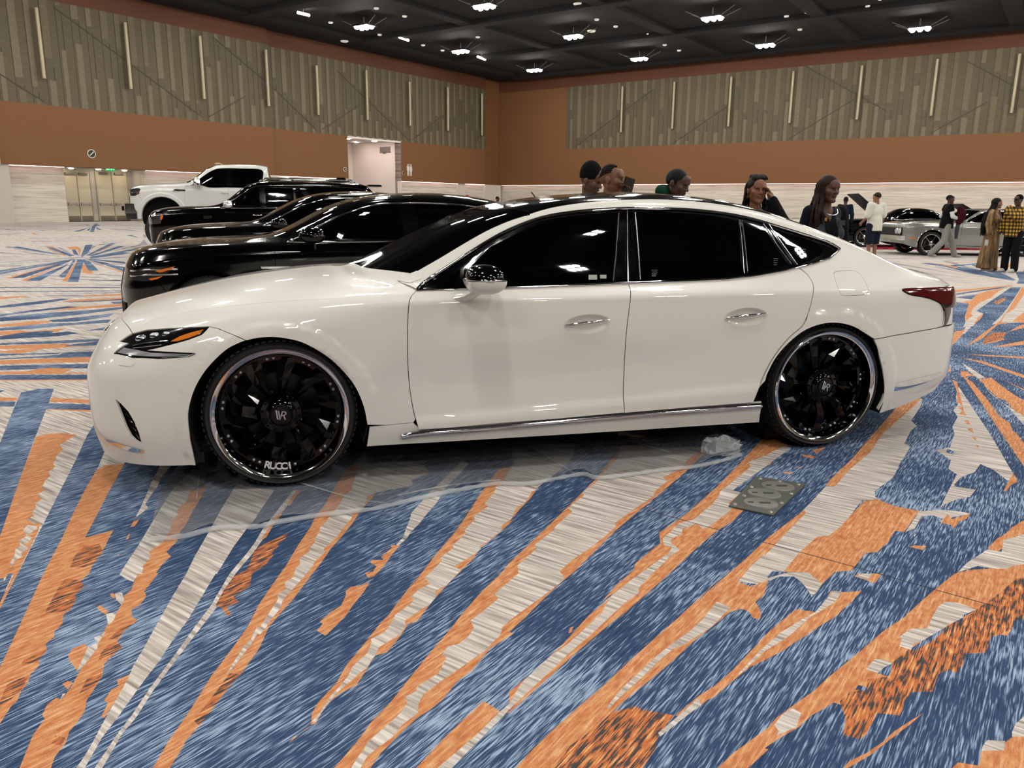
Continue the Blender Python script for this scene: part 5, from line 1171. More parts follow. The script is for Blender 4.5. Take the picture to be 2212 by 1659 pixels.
# ================================================================ plastic sheet and floor box
def build_floor_things():
    # clear plastic sheet under the car: ragged front edge, wrinkles, a crumpled tip
    edge = [(322,1165),(400,1158),(470,1140),(550,1138),(600,1128),(700,1111),(800,1100),(880,1082),(940,1068),(1010,1055),(1075,1044),(1140,1045),(1200,1034),(1260,1024),(1290,1032),(1360,1025),(1430,1015),(1500,1008),(1560,995),(1600,982)]
    back = [(1600,965),(1585,945),(1550,938),(1520,945),(1490,930),(1300,905),(1000,905),(700,905),(480,905),(430,950),(345,1060)]
    P = [tuple(atz(x, y)[:2]) for x, y in edge+back]; r = random.Random(4)
    dens = densify(P, .06); lo = np.min(dens, axis=0); hi = np.max(dens, axis=0)
    pts = [Vector(p) for p in dens]; E = [(i, (i+1) % len(dens)) for i in range(len(dens))]
    Q = np.array([(a+r.uniform(-.02, .02), b+r.uniform(-.02, .02)) for a in np.arange(lo[0], hi[0], .07) for b in np.arange(lo[1], hi[1], .07)])
    Q = Q[pip(Q, dens)]; B = np.array(dens); Q = Q[[np.min(((B-q)**2).sum(1)) > .03**2 for q in Q]]
    pts += [Vector((float(a), float(b))) for a, b in Q]
    V, _, F, *_ = delaunay_2d_cdt(pts, E, [], 0, 1e-6); V = np.array([(v.x, v.y) for v in V]); F = np.array(F); F = F[pip(V[F].mean(axis=1), dens)]
    ed = np.array([atz(x, y)[:2] for x, y in edge]); dd = np.array([min(np.linalg.norm(v-(a+(b-a)*np.clip(((v-a)@(b-a))/((b-a)@(b-a)), 0, 1))) for a, b in zip(ed[:-1], ed[1:])) for v in V])
    z = .0015+.012*np.abs(np.sin(V[:, 0]*9+V[:, 1]*5+np.sin(V[:, 1]*7))**8)+.03*np.exp(-(dd/.035)**2)*(.55+.45*np.sin(V[:, 0]*23))
    tip = atz(1555, 970)[:2]; rt = np.linalg.norm(V-tip, axis=1); z += .09*np.exp(-(rt/.16)**2)*(.6+.4*np.sin(V[:, 0]*60)*np.cos(V[:, 1]*50))
    for (x0, y0), (x1, y1) in (((1110,945),(1240,1020)), ((1160,930),(1230,1010)), ((440,960),(425,1075)), ((700,1060),(1000,1030)), ((800,1085),(640,1040)), ((1290,935),(1450,975))):
        a, b = atz(x0, y0)[:2], atz(x1, y1)[:2]; t = np.clip(((V-a)@(b-a))/((b-a)@(b-a)), 0, 1); q = np.linalg.norm(V-(a+np.outer(t, b-a)), axis=1); z += .02*np.exp(-(q/.02)**2)
    k = NT('clear_plastic'); nt = k.nt; out = nt.nodes['Material Output']; tr = k.n('BsdfTransparent'); tr.inputs[0].default_value = (.93, .94, .95, 1)
    gl = k.n('BsdfGlossy'); gl.inputs['Roughness'].default_value = .12; gl.inputs[0].default_value = (1, 1, 1, 1); df = k.n('BsdfTranslucent'); df.inputs[0].default_value = (.8, .82, .85, 1); d2 = k.n('BsdfDiffuse'); d2.inputs[0].default_value = (.78, .8, .83, 1)
    g = k.n('TexCoord').outputs['Object']; nz = k.noise(g, 3.5, 5., .65); lw = k.n('LayerWeight'); lw.inputs[0].default_value = .35
    m1 = k.n('MixShader'); m1.inputs[0].default_value = .5; k.l(d2.outputs[0], m1.inputs[1]); k.l(gl.outputs[0], m1.inputs[2])
    fac = k.math('ADD', k.math('MULTIPLY', lw.outputs['Fresnel'], .55), k.math('MULTIPLY', nz, .22), True)
    m2 = k.n('MixShader'); k.l(fac, m2.inputs[0]); k.l(tr.outputs[0], m2.inputs[1]); k.l(m1.outputs[0], m2.inputs[2]); k.l(m2.outputs[0], out.inputs['Surface'])
    bp = k.n('Bump'); bp.inputs['Strength'].default_value = .6; bp.inputs['Distance'].default_value = .02; k.l(k.noise(g, 16., 4., .6), bp.inputs['Height']); k.l(bp.outputs[0], gl.inputs['Normal'])
    for wx in (.018, 3.095):
        wp = (np.array([wx, -.8, 0])@rotz(HYAW).T)[:2]+np.array(HLOC); z = np.where(np.linalg.norm(V-wp, axis=1) < .42, .0012, z)
    o = mesh('plastic_sheet', np.c_[V, z], F, [k.m], None, None, True)
    tag(o, 'clear crinkled plastic sheet on the carpet under the white sedan', 'plastic sheet')
    k2 = pbr('plastic_fold', 'dfe3e6', .15, alpha=.32); E3 = [atz(x, y, .012) for x, y in edge]; m = MB(); m.tube(_cr3(E3, 4), [.008+.007*abs(math.sin(i*1.7)) for i in range(len(_cr3(E3, 4)))], 7); smooth_angle(m.build('folded_edge', [k2], o), 70)
    for L in ([(1110, 945), (1180, 985), (1240, 1022)], [(440, 965), (432, 1010), (425, 1075)], [(640, 1040), (760, 1075), (840, 1088)], [(1290, 935), (1380, 958), (1450, 978)], [(860, 1070), (960, 1050), (1080, 1036)]):
        Q3 = _cr3([atz(x, y, .008) for x, y in L], 4); m = MB(); m.tube(Q3, [.0025+.002*abs(math.sin(i*2.)) for i in range(len(Q3))], 5); m.build('wrinkle', [k2], o)
    tp = atz(1560, 965, .05); m = MB(); m.ell(tp, (.11, .07, .055), 0, 16, 10); rr2 = random.Random(2); m.V = [tuple(np.array(v)+np.array([rr2.uniform(-.018, .018) for _ in range(3)])) for v in m.V]; m.build('crumpled_tip', [k2], o)
    # floor box: grey steel plate with three round lids
    c = [atz(x, y, .006) for x, y in ((1633, 1030), (1742, 1046), (1670, 1114), (1574, 1093))]; a, b, d, e = [np.array(q) for q in c]
    m = MB(); V = [q+np.array([0, 0, h]) for h in (-.004, .003) for q in (a, b, d, e)]; m.add(V, [(0, 1, 2, 3), (7, 6, 5, 4), (0, 4, 5, 1), (1, 5, 6, 2), (2, 6, 7, 3), (3, 7, 4, 0)])
    root = m.build('floor_box', [pbr('box_plate', '6a6c68', .45, .5)]); tag(root, 'grey steel floor box plate with three oval lids in the carpet', 'floor box')
    P = lambda s_, t: a+(b-a)*s_+(e-a)*t+((d-b)-(e-a))*s_*t
    LID = pbr('lid_steel', 'a2a49f', .35, .6); SCR = pbr('screw', 'd8d8d4', .3, .8)
    for k_, t in enumerate((.22, .50, .78)):
        ce = P(.56 if k_ != 1 else .45, t); ux, uy = (b-a)*.32, (e-a)*.15; n = 28
        L = np.linalg.norm(b-a)*.30; mm = MB()
        V = [ce+np.array([0, 0, h])+ux*r_*math.cos(q)+uy*r_*math.sin(q)*.9 for r_, h in ((1, .003), (.97, .009), (.86, .010)) for q in [2*math.pi*i/n for i in range(n)]]
        mm.add(V, [(i*n+j, i*n+(j+1) % n, (i+1)*n+(j+1) % n, (i+1)*n+j) for i in range(2) for j in range(n)]+[tuple(range(2*n, 3*n))]); lid = mm.build('lid', [LID], root); smooth_angle(lid, 40)
        mm = MB(); mm.box(ce+np.array([0, 0, .0115])+ux*.25, (.05, .014, .004)); mm.box(ce+np.array([0, 0, .0115])-ux*.5+uy*.3, (.025, .01, .004)); mm.build('latch', [pbr('latch', '4c4d4a', .5)], lid)
    for s_, t in ((.12, .06), (.88, .06), (.10, .36), (.92, .36), (.12, .66), (.92, .66), (.1, .94), (.9, .94), (.5, .05)):
        q = P(s_, t); mm = MB(); mm.lathe([(0, .0075), (.008, .0075), (.010, .003)], 12, q-np.array([0, 0, .0]), 'z'); mm.build('screw', [SCR], root)
# ================================================================ the other cars
def lerp(L, x): L = np.array(L, float); return pchip(L[:, 0], L[:, 1:2], np.clip(np.atleast_1d(np.asarray(x, float)), L[0, 0], L[-1, 0]))[:, 0]
def gnet(sp):
    x0, x1, W, Lf, Lr = sp['x0'], sp['x1'], sp['W'], sp['Lf'], sp['Lr']; pf = 2/sp.get('pf', 2.8); pr = 2/sp.get('pr', 2.8)
    th = [0, 14, 28, 44, 62, 90]
    fr = [(x0+Lf*(1-math.cos(math.radians(t))**pf), math.sin(math.radians(t))**pf) for t in th]; bk = [(x1-Lr*(1-math.cos(math.radians(t))**pr), math.sin(math.radians(t))**pr) for t in th[::-1]]
    mids = [x for x in sp['st'] if fr[-1][0]+.08 < x < bk[0][0]-.08]
    st = fr+[(x, 1.) for x in mids]+bk; X = np.array([a for a, b in st]); wf = np.array([b for a, b in st])
    fn = np.clip(1-(X-x0)/.9, 0, 1)**2; ft = np.clip(1-(x1-X)/.9, 0, 1)**2
    zb, zs, zl, zt, zr = (lerp(sp[k], X) for k in ('bot', 'sh', 'belt', 'top', 'rail')); yb, yr = lerp(sp['yb'], X), lerp(sp['yr'], X)
    zlow = np.maximum(zb+.10, sp.get('zlow', .34)); zm = (zlow+zs)*.5+.02; zu = zs-.14
    Y = [W*.975+0*X, W*.992+0*X, W+0*X, W*.995+0*X, W*.985+0*X, W*.965+0*X, yb, yr, yr*.72, 0*X]
    Z = [zb, zlow, zm, zu, zs, zs+.014, zl, zr, zr+(zt-zr)*.62, zt]
    nd, td = sp.get('nd', [.04, 0, 0, .015, .05, .055, .09, .11, .115, .12]), sp.get('td', [-.06, 0, 0, -.01, -.03, -.035, -.07, -.10, -.11, -.12])
    return np.array([[(X[i]+nd[j]*fn[i]+td[j]*ft[i], Y[j][i]*wf[i], Z[j][i]) for j in range(10)] for i in range(len(X))])
def circ(S, x, z, R, a0, a1, n=18): return S.sides([(x+R*math.cos(math.radians(a)), z+R*math.sin(math.radians(a))) for a in np.linspace(a0, a1, n)])
def generic_car(sp, name, label, loc, yaw, paint, glass=None, wheels=True):
    S = Surf(gnet(sp), loc, yaw, 220, 80, sp.get('sharp', False)); root = thing(name, label, sp.get('cat', 'car'), (loc[0], loc[1], 0), yaw)
    U1, S1 = S.ug[-1], S.sg[-1]; s5, s6 = S.sk[6], S.sk[7]; glass = glass or GLASS; par = []
    ux = lambda x, s: float(np.interp(x, S.G[:, int(np.clip(s/S.sg[1], 0, S.NS-1)), 0], S.ug))
    def along(x_a, x_b, s, n=10): return [(ux(x, s), s) for x in np.linspace(x_a, x_b, n)]
    wb, zc, R = sp['wb'], sp.get('zc', sp['hub']), sp['arch']; xh = sp['xh']; d0, dB, d1 = sp['doors']
    wsb, wst, rwt, rwb = sp['ws']                                   # windshield base/top, rear window top/base (x on the centre line)
    zbf = lambda x: float(lerp(sp['bot'], x)[0])
    ang = lambda zz: math.degrees(math.asin(np.clip((zz-zc)/R, -.95, .95)))
    af, ar = 180-ang(zbf(-R)), ang(zbf(R)); cf, cr_ = 180-ang(zbf(wb-R)), ang(zbf(wb+R)); sp_a = sp.get('split', 148)
    st = .04
    # front face
    b = [(0., 0.)]+[(float(u), 0.) for u in np.linspace(.1, S.side(R*math.cos(math.radians(af)), zbf(-R))[0], 16)]+circ(S, 0, zc, R, af, sp_a, 8)+[S.side(xh+.02, float(lerp(sp['sh'], xh)[0])+.02)]+along(xh, xh, s5, 1)+[(float(u), s5) for u in np.linspace(ux(xh, s5), 0, 12)[1:]]
    par.append(panel(S, 'front_bumper', b, paint, root, .002, st)); front = par[-1]
    base = [(ux(wsb, S1), S1), (ux(wsb+.03, (S1+s6)/2), (S1+s6)/2), (ux(sp['wsc'], s6), s6), (ux(sp['wsc']-.02, s5), s5)]
    hood = [(float(u), s5) for u in np.linspace(0, ux(xh, s5), 10)]+along(xh, sp['wsc']-.02, s5)[1:]+base[::-1][1:]+[(0., S1)]
    if not sp.get('hood_up'): panel(S, 'hood', hood, paint, root, .003, .06, both=True)
    else: panel(S, 'engine_bay', hood, INNER, root, .003, .08, both=True, off=-.06)
    sr = s6+.03
    ws = base[:-1]+[(ux(sp['wstc'], sr), sr), (ux(wst+.02, (S1+s6)/2), (S1+s6)/2), (ux(wst, S1), S1)]
    panel(S, 'windshield', ws, glass, root, .004, .07, both=True)
    rs = along(sp['wstc'], rwt+.15, sr, 10)
    rt = [rs[-1], (ux(rwt, S1), S1)]
    panel(S, 'roof', [ws[-1], ws[-2]]+rs+rt[1:], sp.get('roofmat', paint), root, .004, .07, both=True)
    rb = [(ux(rwb, S1), S1), (ux(rwb-.02, s6), sr)]
    panel(S, 'rear_window', rt[::-1]+along(rwt+.15, rwb-.02, sr, 6)[1:]+[rb[0]], glass, root, .004, .07, both=True)
    tl = [(u, s5) for u in np.linspace(ux(sp['x1']-.35, s5), U1, 8)]
    panel(S, 'trunk_lid', [rb[0], rb[1]]+[tl[0]]+[tuple(t) for t in tl[1:]]+[(U1, S1)], paint, root, .003, .06, both=True)
    # sides
    dl = lambda x: [S.side(x+dx, z) for dx, z in [(0, float(lerp(sp['belt'], x)[0])-.01), (-.03, float(lerp(sp['sh'], x)[0])), (-.03, .62), (0., zbf(x)+.02)]]
    L0, LB = dl(d0), dl(dB)
    f = circ(S, 0, zc, R, sp_a, ar, 16)+[(L0[3][0], 0.)]+L0[::-1][1:]+[(ux(sp['wsc']-.02, s5), s5)]+along(sp['wsc']-.02, xh, s5, 8)[1:]+[S.side(xh+.02, float(lerp(sp['sh'], xh)[0])+.02)]
    par.append(panel(S, 'front_fender', f, sp.get('fender', paint), root, .002, st))
    two = dB is not None
    par.append(panel(S, 'front_door', L0+[(L0[3][0], 0.), (LB[3][0], 0.)]+LB[::-1]+along(dB, d0, s5, 6)[1:-1], paint, root, .002, st)); fd = par[-1]
    # rear door ends on the wheel arch
    aR = 180-28
    if d1:
        e = [S.side(d1, float(lerp(sp['belt'], d1)[0])-.01), S.side(d1+.02, float(lerp(sp['sh'], d1)[0]))]+circ(S, wb, zc, R+.07, 120, 172, 8)
        par.append(panel(S, 'rear_door', LB+[(LB[3][0], 0.), (e[-1][0], 0.)]+e[::-1]+along(d1, dB, s5, 6)[1:-1], paint, root, .002, st))
        q0 = e+[(e[-1][0], 0.)]
    else: q0 = LB+[(LB[3][0], 0.)]
    side = [(ux(sp['wsc'], s6), s6)]+[ws[3]]+rs[1:]+along(rwt+.15, rwb-.02, sr, 6)[1:]+[tl[0]]+[tuple(t) for t in tl[1:]]+[(U1, 0.)]+[(float(u), 0.) for u in np.linspace(U1, S.side(wb+R*math.cos(math.radians(cr_)), zbf(wb+R))[0], 12)[1:]]+circ(S, wb, zc, R, cr_, cf, 18)+[(S.side(wb-R, zbf(wb-R))[0], 0.)]+q0[::-1][1 if d1 else 1:]+along((d1 or dB), sp['dlo'][0][0], s5, 6)[1:]
    dpoly = S.sides(cr(sp['dlo'], 4))
    side2 = [(ux(sp['wsc'], s6), s6)]+side[1:]
    # window band: holes through the side frame
    par.append(panel(S, 'side_frame', side2+[(ux(sp['wsc']-.02, s5), s5)], paint, root, .002, st, holes=[]))
    par.append(panel(S, 'window_surround', dpoly, GBLK, root, 0, .06, off=.004, rim=.006))
    for nm, L in sp['glass']: par.append(panel(S, nm, S.sides(L), glass, root, 0, .06, off=.007, rim=.004))
    if sp.get('chrome', True): par.append(strip(S, 'window_trim', dpoly+[dpoly[0]], sp.get('trim', CHROME), root, sp.get('trw', .009), .004))
    for nm, L, m in sp.get('parts', []): par.append(panel(S, nm, S.sides(L) if L and len(L[0]) == 2 else L, m, root, 0, .03, off=.006, rim=.008))
    for nm, y0, y1, z0, z1, m in sp.get('nose', []):
        jj = lambda z: float(np.interp(z, S.G[2, :, 2], S.sg)); uy = lambda y, z: float(np.interp(y, -S.G[:60, int(jj(z)/S.sg[1]), 1], S.ug[:60]))
        P = [(uy(y0, z0), jj(z0)), (uy(y1, z0), jj(z0)), (uy(y1, (z0+z1)/2), jj((z0+z1)/2)), (uy(y1, z1), jj(z1)), (uy(y0, z1), jj(z1))]
        if y0 <= 0: panel(S, nm, [(max(p[0], 0) if k not in (0, 4) else 0., p[1]) for k, p in enumerate(P)], m, root, 0, .04, off=.012, rim=.02, both=True)
        else: par.append(panel(S, nm, P, m, root, 0, .04, off=.012, rim=.02))
    y0 = -sp['W']
    # handles and mirror
    for hx in sp.get('handles', []):
        z = float(lerp(sp['sh'], hx)[0])-.07; p = S.at([S.side(hx, z)])[0]; m = MB(); m.tube([p+np.array([-.10, 0, 0]), p+np.array([-.06, -.03, 0]), p+np.array([.06, -.03, 0]), p+np.array([.10, 0, 0])], .012, 6); h = m.build('door_handle', [sp.get('handlemat', paint)], fd); smooth_angle(h, 60)
    if 'mirror' in sp:
        mx, mz, sx, sz = sp['mirror']; m = MB(); m.add(*half_dome((mx, y0-.10, mz), (sx, .12, sz), True, 16, 6)); m.add(*half_dome((mx, y0-.10, mz), (sx, .12, sz*.75), False, 16, 6)); o = m.build('mirror', [sp.get('mirrormat', paint)], root); smooth_angle(o, 60); par.append(o)
        m = MB(); m.tube([(mx, y0+.10, mz-.05), (mx, y0-.06, mz-.02)], .03, 6); m.build('mirror_arm', [paint], o)
    for k, x in enumerate((0, wb)):
        for sgn in (-1, 1):
            wheel(root, x, sgn*(sp['W']-.03), sp['hub'], sp['hub'], sp['rim'], .26, 0, 0 if sgn < 0 else math.pi, spokes=sp.get('spokes', 10), style='star', rot=.3*k+.2, rimmat=sp.get('rimmat', CHROME), spokemat=sp.get('spokemat', CHROME))
            arch_liner(root, x, zc, R-.005, sgn*(sp['W']-.01), sgn*(sp['W']-.38))
    shell(S, INNER, root, [(0, zc, R+.02), (wb, zc, R+.02)], .04, 80, 30)
    m = MB(); zz = zbf(wb/2)+.06; m.box((wb/2, 0, zz), (wb-2*R-.1, 1.7*sp['W'], .06)); m.box((wb/2, 0, zz+.18), (wb+.6, 1.1*sp['W'], .3)); m.build('underbody', [INNER], root)
    for o in par: mirror(o)
    return S, root
def build_cars():
    BLKP = pbr('black_paint', '030303', .1, coat=.55, spec=.15); HL = pbr('headlamp_glass', '4a4a4e', .08, .6, coat=1.); LED = pbr('lamp_silver', 'c9c9cf', .15, 1.); MESHG = pbr('chrome_mesh', '6a6a6c', .3, 1.)
    Y = HYAW
    # --- black sedan beside the white one
    sp = dict(x0=-.86, x1=4.25, W=.96, Lf=.55, Lr=.6, st=[-.25, 0, .35, .6, .85, 1.1, 1.45, 1.9, 2.4, 2.8, 3.1, 3.5], wb=3.13, hub=.37, arch=.42, rim=.29, xh=-.55,
        bot=[(-.86, .22), (-.4, .17), (3.5, .17), (4.25, .28)], sh=[(-.86, .80), (-.5, .86), (0, .93), (.6, .955), (2.5, .97), (3.5, .98), (4.25, .93)],
        belt=[(-.86, .90), (-.5, .96), (0, 1.0), (.6, 1.01), (1.2, 1.02), (2.4, 1.03), (3.1, 1.06), (3.6, 1.04), (4.25, .99)],
        rail=[(-.86, .93), (-.5, 1.0), (0, 1.03), (.55, 1.055), (.75, 1.08), (1.05, 1.23), (1.45, 1.40), (1.9, 1.43), (2.5, 1.41), (2.9, 1.35), (3.3, 1.22), (3.7, 1.09), (4.25, 1.03)],
        top=[(-.86, .94), (-.5, 1.015), (0, 1.05), (.42, 1.075), (.6, 1.12), (1.0, 1.32), (1.3, 1.44), (1.9, 1.505), (2.4, 1.50), (2.9, 1.43), (3.35, 1.28), (3.7, 1.13), (4.25, 1.05)],
        yb=[(-.86, .78), (-.3, .84), (.6, .88), (2.5, .88), (3.2, .85), (4.25, .78)], yr=[(-.86, .52), (-.3, .56), (.55, .66), (1.1, .69), (1.9, .67), (2.8, .64), (4.25, .58)],
        doors=(.62, 1.88, 2.86), ws=(.45, 1.22, 2.75, 3.55), wsc=.66, wstc=1.42,
        dlo=[(.70, 1.035), (1.2, 1.035), (1.85, 1.045), (2.6, 1.06), (2.95, 1.09), (3.1, 1.13), (2.9, 1.27), (2.6, 1.36), (2.3, 1.395), (1.9, 1.405), (1.55, 1.385), (1.25, 1.30), (1.0, 1.18), (.80, 1.075), (.70, 1.035)],
        glass=[('front_window', [(.98, 1.05), (1.80, 1.06), (1.76, 1.385), (1.55, 1.37), (1.28, 1.29), (1.02, 1.165)]), ('rear_door_window', [(1.95, 1.06), (2.62, 1.075), (2.60, 1.345), (2.3, 1.38), (1.92, 1.39)]), ('quarter_glass', [(2.68, 1.08), (2.95, 1.11), (3.02, 1.14), (2.88, 1.25), (2.67, 1.33)])],
        mirror=(.93, 1.10, .12, .085), handles=[1.70, 2.66], spokes=10,
        parts=[('headlight', [(-.70, .70), (-.66, .785), (-.50, .825), (-.27, .83), (-.32, .79), (-.42, .73), (-.50, .70)], HL), ('fender_vent', [(.47, .80), (.70, .80), (.72, .82), (.46, .82)], CHROME), ('fender_vent', [(.47, .755), (.69, .755), (.70, .77), (.46, .77)], CHROME)],
        nose=[('grille', 0, .42, .30, .78, MESHG), ('lower_intake', .5, .72, .30, .48, INNER)])
    S, g = generic_car(sp, 'sedan', 'glossy black sedan with a chrome mesh grille directly behind the white sedan', GEN, Y, BLKP)
    for L in ([(-.44, .79), (-.27, .83), (-.30, .805), (-.40, .775)], [(-.50, .72), (-.38, .745), (-.42, .72), (-.48, .705)]): panel(S, 'turn_signal', S.sides(L), AMBER, g, 0, .03, off=.014, rim=.004)
    for z in (.755, .80): strip(S, 'lamp_bar', S.sides([(-.66, z-.02), (-.5, z), (-.25, z+.005)]), LED, g, .007, .014)
    # --- next black sedan, seen over the first one
    up = lambda L: [(a, b*1.04) for a, b in L]
    sp2 = dict(sp, top=up(sp['top']), rail=up(sp['rail']), dlo=up(sp['dlo']), glass=[(n, up(L)) for n, L in sp['glass']], belt=up(sp['belt']), sh=up(sp['sh']), x0=-.85, x1=4.2, parts=[('headlight', [(-.70, .72), (-.66, .80), (-.50, .85), (-.30, .86), (-.36, .80), (-.52, .73)], HL)], nose=[('grille', 0, .46, .38, .74, MESHG)], pf=2.4)
    generic_car(sp2, 'sedan', 'low black sedan parked between the mesh grille sedan and the tall black suv', SED, Y, BLKP)
    # --- tall black suv
    sp = dict(x0=-.90, x1=4.78, W=1.01, Lf=.35, Lr=.35, pf=3.4, pr=3.6, st=[-.3, 0, .4, .7, .9, 1.15, 1.4, 1.8, 2.4, 3.0, 3.6, 4.0, 4.3], wb=3.35, hub=.40, arch=.47, rim=.30, xh=-.62, zlow=.45,
        bot=[(-.9, .34), (-.4, .30), (3.5, .30), (4.78, .40)], sh=[(-.9, 1.02), (-.4, 1.10), (0, 1.13), (2.5, 1.15), (4.78, 1.14)],
        belt=[(-.9, 1.10), (-.5, 1.17), (0, 1.20), (.7, 1.215), (2.4, 1.22), (4.78, 1.22)],
        rail=[(-.9, 1.14), (-.5, 1.22), (0, 1.255), (.65, 1.27), (.85, 1.30), (1.2, 1.55), (1.55, 1.80), (2.0, 1.855), (3.2, 1.855), (4.2, 1.83), (4.5, 1.74), (4.78, 1.35)],
        top=[(-.9, 1.16), (-.5, 1.24), (0, 1.28), (.55, 1.30), (.75, 1.36), (1.15, 1.62), (1.45, 1.81), (2.0, 1.93), (3.2, 1.93), (4.2, 1.90), (4.5, 1.80), (4.78, 1.4)],
        yb=[(-.9, .86), (0, .93), (4.78, .93)], yr=[(-.9, .60), (0, .64), (.7, .76), (1.5, .78), (4.78, .77)],
        nd=[.06, 0, 0, 0, .01, .015, .05, .07, .075, .08], td=[-.06, 0, 0, 0, -.01, -.012, -.02, -.05, -.06, -.07],
        doors=(.72, 1.82, 2.62), ws=(.60, 1.40, 4.2, 4.6), wsc=.74, wstc=1.52,
        dlo=[(.80, 1.235), (1.8, 1.245), (2.8, 1.25), (4.38, 1.255), (4.40, 1.45), (4.30, 1.72), (3.4, 1.79), (2.4, 1.80), (1.75, 1.785), (1.5, 1.69), (1.2, 1.49), (.95, 1.31), (.80, 1.235)],
        glass=[('front_window', [(1.05, 1.265), (1.76, 1.27), (1.74, 1.73), (1.54, 1.66), (1.25, 1.47)]), ('rear_door_window', [(1.90, 1.27), (2.58, 1.275), (2.56, 1.735), (1.88, 1.735)]), ('rear_vent_glass', [(2.63, 1.275), (2.95, 1.28), (2.72, 1.735), (2.62, 1.735)]), ('quarter_glass', [(3.08, 1.28), (4.30, 1.285), (4.24, 1.70), (3.35, 1.765), (2.86, 1.765)])],
        mirror=(1.02, 1.31, .12, .11), handles=[1.68, 2.50], mirrormat=CHROME, handlemat=CHROME, spokes=7,
        parts=[('headlight', [(-.80, .84), (-.79, 1.06), (-.60, 1.10), (-.50, 1.09), (-.56, .86)], LED), ('fender_vent', [(.42, .98), (.62, .99), (.62, 1.06), (.42, 1.05)], CHROME)],
        nose=[('grille', 0, .62, .62, 1.04, CHROME), ('lower_grille', 0, .6, .44, .56, INNER)])
    S, g = generic_car(sp, 'suv', 'tall black suv with chrome roof rails and mirrors in front of the white pickup', SUVL, Y, BLKP)
    panel(S, 'turn_signal', S.sides([(-.56, .95), (-.55, 1.05), (-.48, 1.06), (-.52, .95)]), AMBER, g, 0, .03, off=.014, rim=.004)
    for y in (-.66, .66):
        m = MB(); m.tube([(1.75, y, 1.90), (1.9, y, 1.965), (4.0, y, 1.955), (4.15, y, 1.88)], .022, 8); smooth_angle(m.build('roof_rail', [CHROME], g), 60)
        for x in (2.35, 3.75): m = MB(); m.box((x, y*.97, 1.99), (.3, .07, .06), 0, None, .6); m.build('rack_foot', [GBLK], g)
    m = MB(); m.box((4.60, 0, 1.83), (.36, 1.5, .05), 0, None, .9); m.build('roof_spoiler', [BLKP], g)
    # --- lifted white pickup
    WHT = pbr('white_paint', 'd9d9d6', .3, coat=1.); dz = TRZ
    U = lambda L: [(x, z+dz) for x, z in L]
    sp = dict(x0=-.95, x1=5.3, W=1.02, Lf=.35, Lr=.2, pf=3.6, pr=4, st=[-.4, -.1, .3, .6, .8, 1.05, 1.3, 1.6, 2.2, 2.7, 2.98, 3.02, 3.10, 3.3, 4.2, 4.9], wb=3.97, hub=.55, zc=.93, arch=.58, rim=.29, sharp=True, xh=-.66, zlow=.62+dz,
        bot=U([(-.95, .52), (-.4, .48), (4.5, .48), (5.3, .55)]), sh=U([(-.95, 1.06), (-.4, 1.13), (0, 1.16), (2.8, 1.17), (5.3, 1.17)]), belt=U([(-.95, 1.16), (-.5, 1.24), (0, 1.27), (.7, 1.285), (3.0, 1.29), (5.3, 1.29)]),
        rail=U([(-.95, 1.22), (-.5, 1.30), (0, 1.34), (.60, 1.36), (.80, 1.40), (1.15, 1.66), (1.45, 1.84), (1.9, 1.88), (2.9, 1.87), (3.0, 1.80), (3.05, 1.36), (3.2, 1.32), (5.3, 1.32)]),
        top=U([(-.95, 1.24), (-.5, 1.33), (0, 1.37), (.5, 1.39), (.7, 1.45), (1.1, 1.73), (1.4, 1.90), (1.9, 1.96), (2.9, 1.95), (3.0, 1.86), (3.05, 1.38), (3.2, 1.33), (5.3, 1.33)]),
        yb=[(-.95, .90), (0, .97), (5.3, .98)], yr=[(-.95, .66), (0, .68), (.7, .78), (1.5, .79), (5.3, .80)], nd=[.02, 0, 0, 0, .0, .0, .03, .05, .055, .06], td=[0]*10,
        doors=(.66, 1.88, 2.92), ws=(.56, 1.36, 2.93, 3.04), wsc=.70, wstc=1.48,
        dlo=U([(.80, 1.30), (1.10, 1.30), (1.35, 1.24), (1.8, 1.25), (2.85, 1.27), (2.86, 1.5), (2.84, 1.78), (2.3, 1.81), (1.7, 1.805), (1.42, 1.73), (1.15, 1.55), (.92, 1.38), (.80, 1.30)]),
        glass=[('front_window', U([(.98, 1.33), (1.14, 1.33), (1.36, 1.27), (1.80, 1.27), (1.80, 1.78), (1.60, 1.77), (1.40, 1.69), (1.1, 1.47)])), ('rear_door_window', U([(2.0, 1.29), (2.80, 1.30), (2.80, 1.755), (2.0, 1.78)]))],
        mirror=(1.02, 1.36+dz, .10, .17), mirrormat=CHROME, handles=[1.75, 2.75], chrome=False, spokes=6, rimmat=CHROME,
        parts=[('headlight', U([(-.86, .98), (-.86, 1.10), (-.86, 1.17), (-.62, 1.20), (-.56, 1.17), (-.60, 1.04), (-.72, .98)]), HL), ('turn_signal', U([(-.68, 1.03), (-.60, 1.09), (-.56, 1.15), (-.60, 1.04)]), AMBER), ('fender_vent', U([(.30, 1.12), (.66, 1.13), (.66, 1.17), (.38, 1.18)]), GBLK), ('arch_flare', U([]), WHT)][:3],
        nose=[('grille', 0, .78, .78+dz, 1.16+dz, CHROME)], cat='truck')
    S, g = generic_car(sp, 'pickup_truck', 'white lifted pickup truck with a chrome bumper, farthest of the parked row', TRK, Y, WHT)
    m = MB(); P = [(-1.03, -.98), (-1.10, -.8), (-1.15, -.4), (-1.16, 0), (-1.15, .4), (-1.10, .8), (-1.03, .98)]
    V = [(x, y, z) for z in (.48+dz, .53+dz, .70+dz, .76+dz) for x, y in P]; k = len(P); F = [(i*k+j, i*k+j+1, (i+1)*k+j+1, (i+1)*k+j) for i in range(3) for j in range(k-1)]
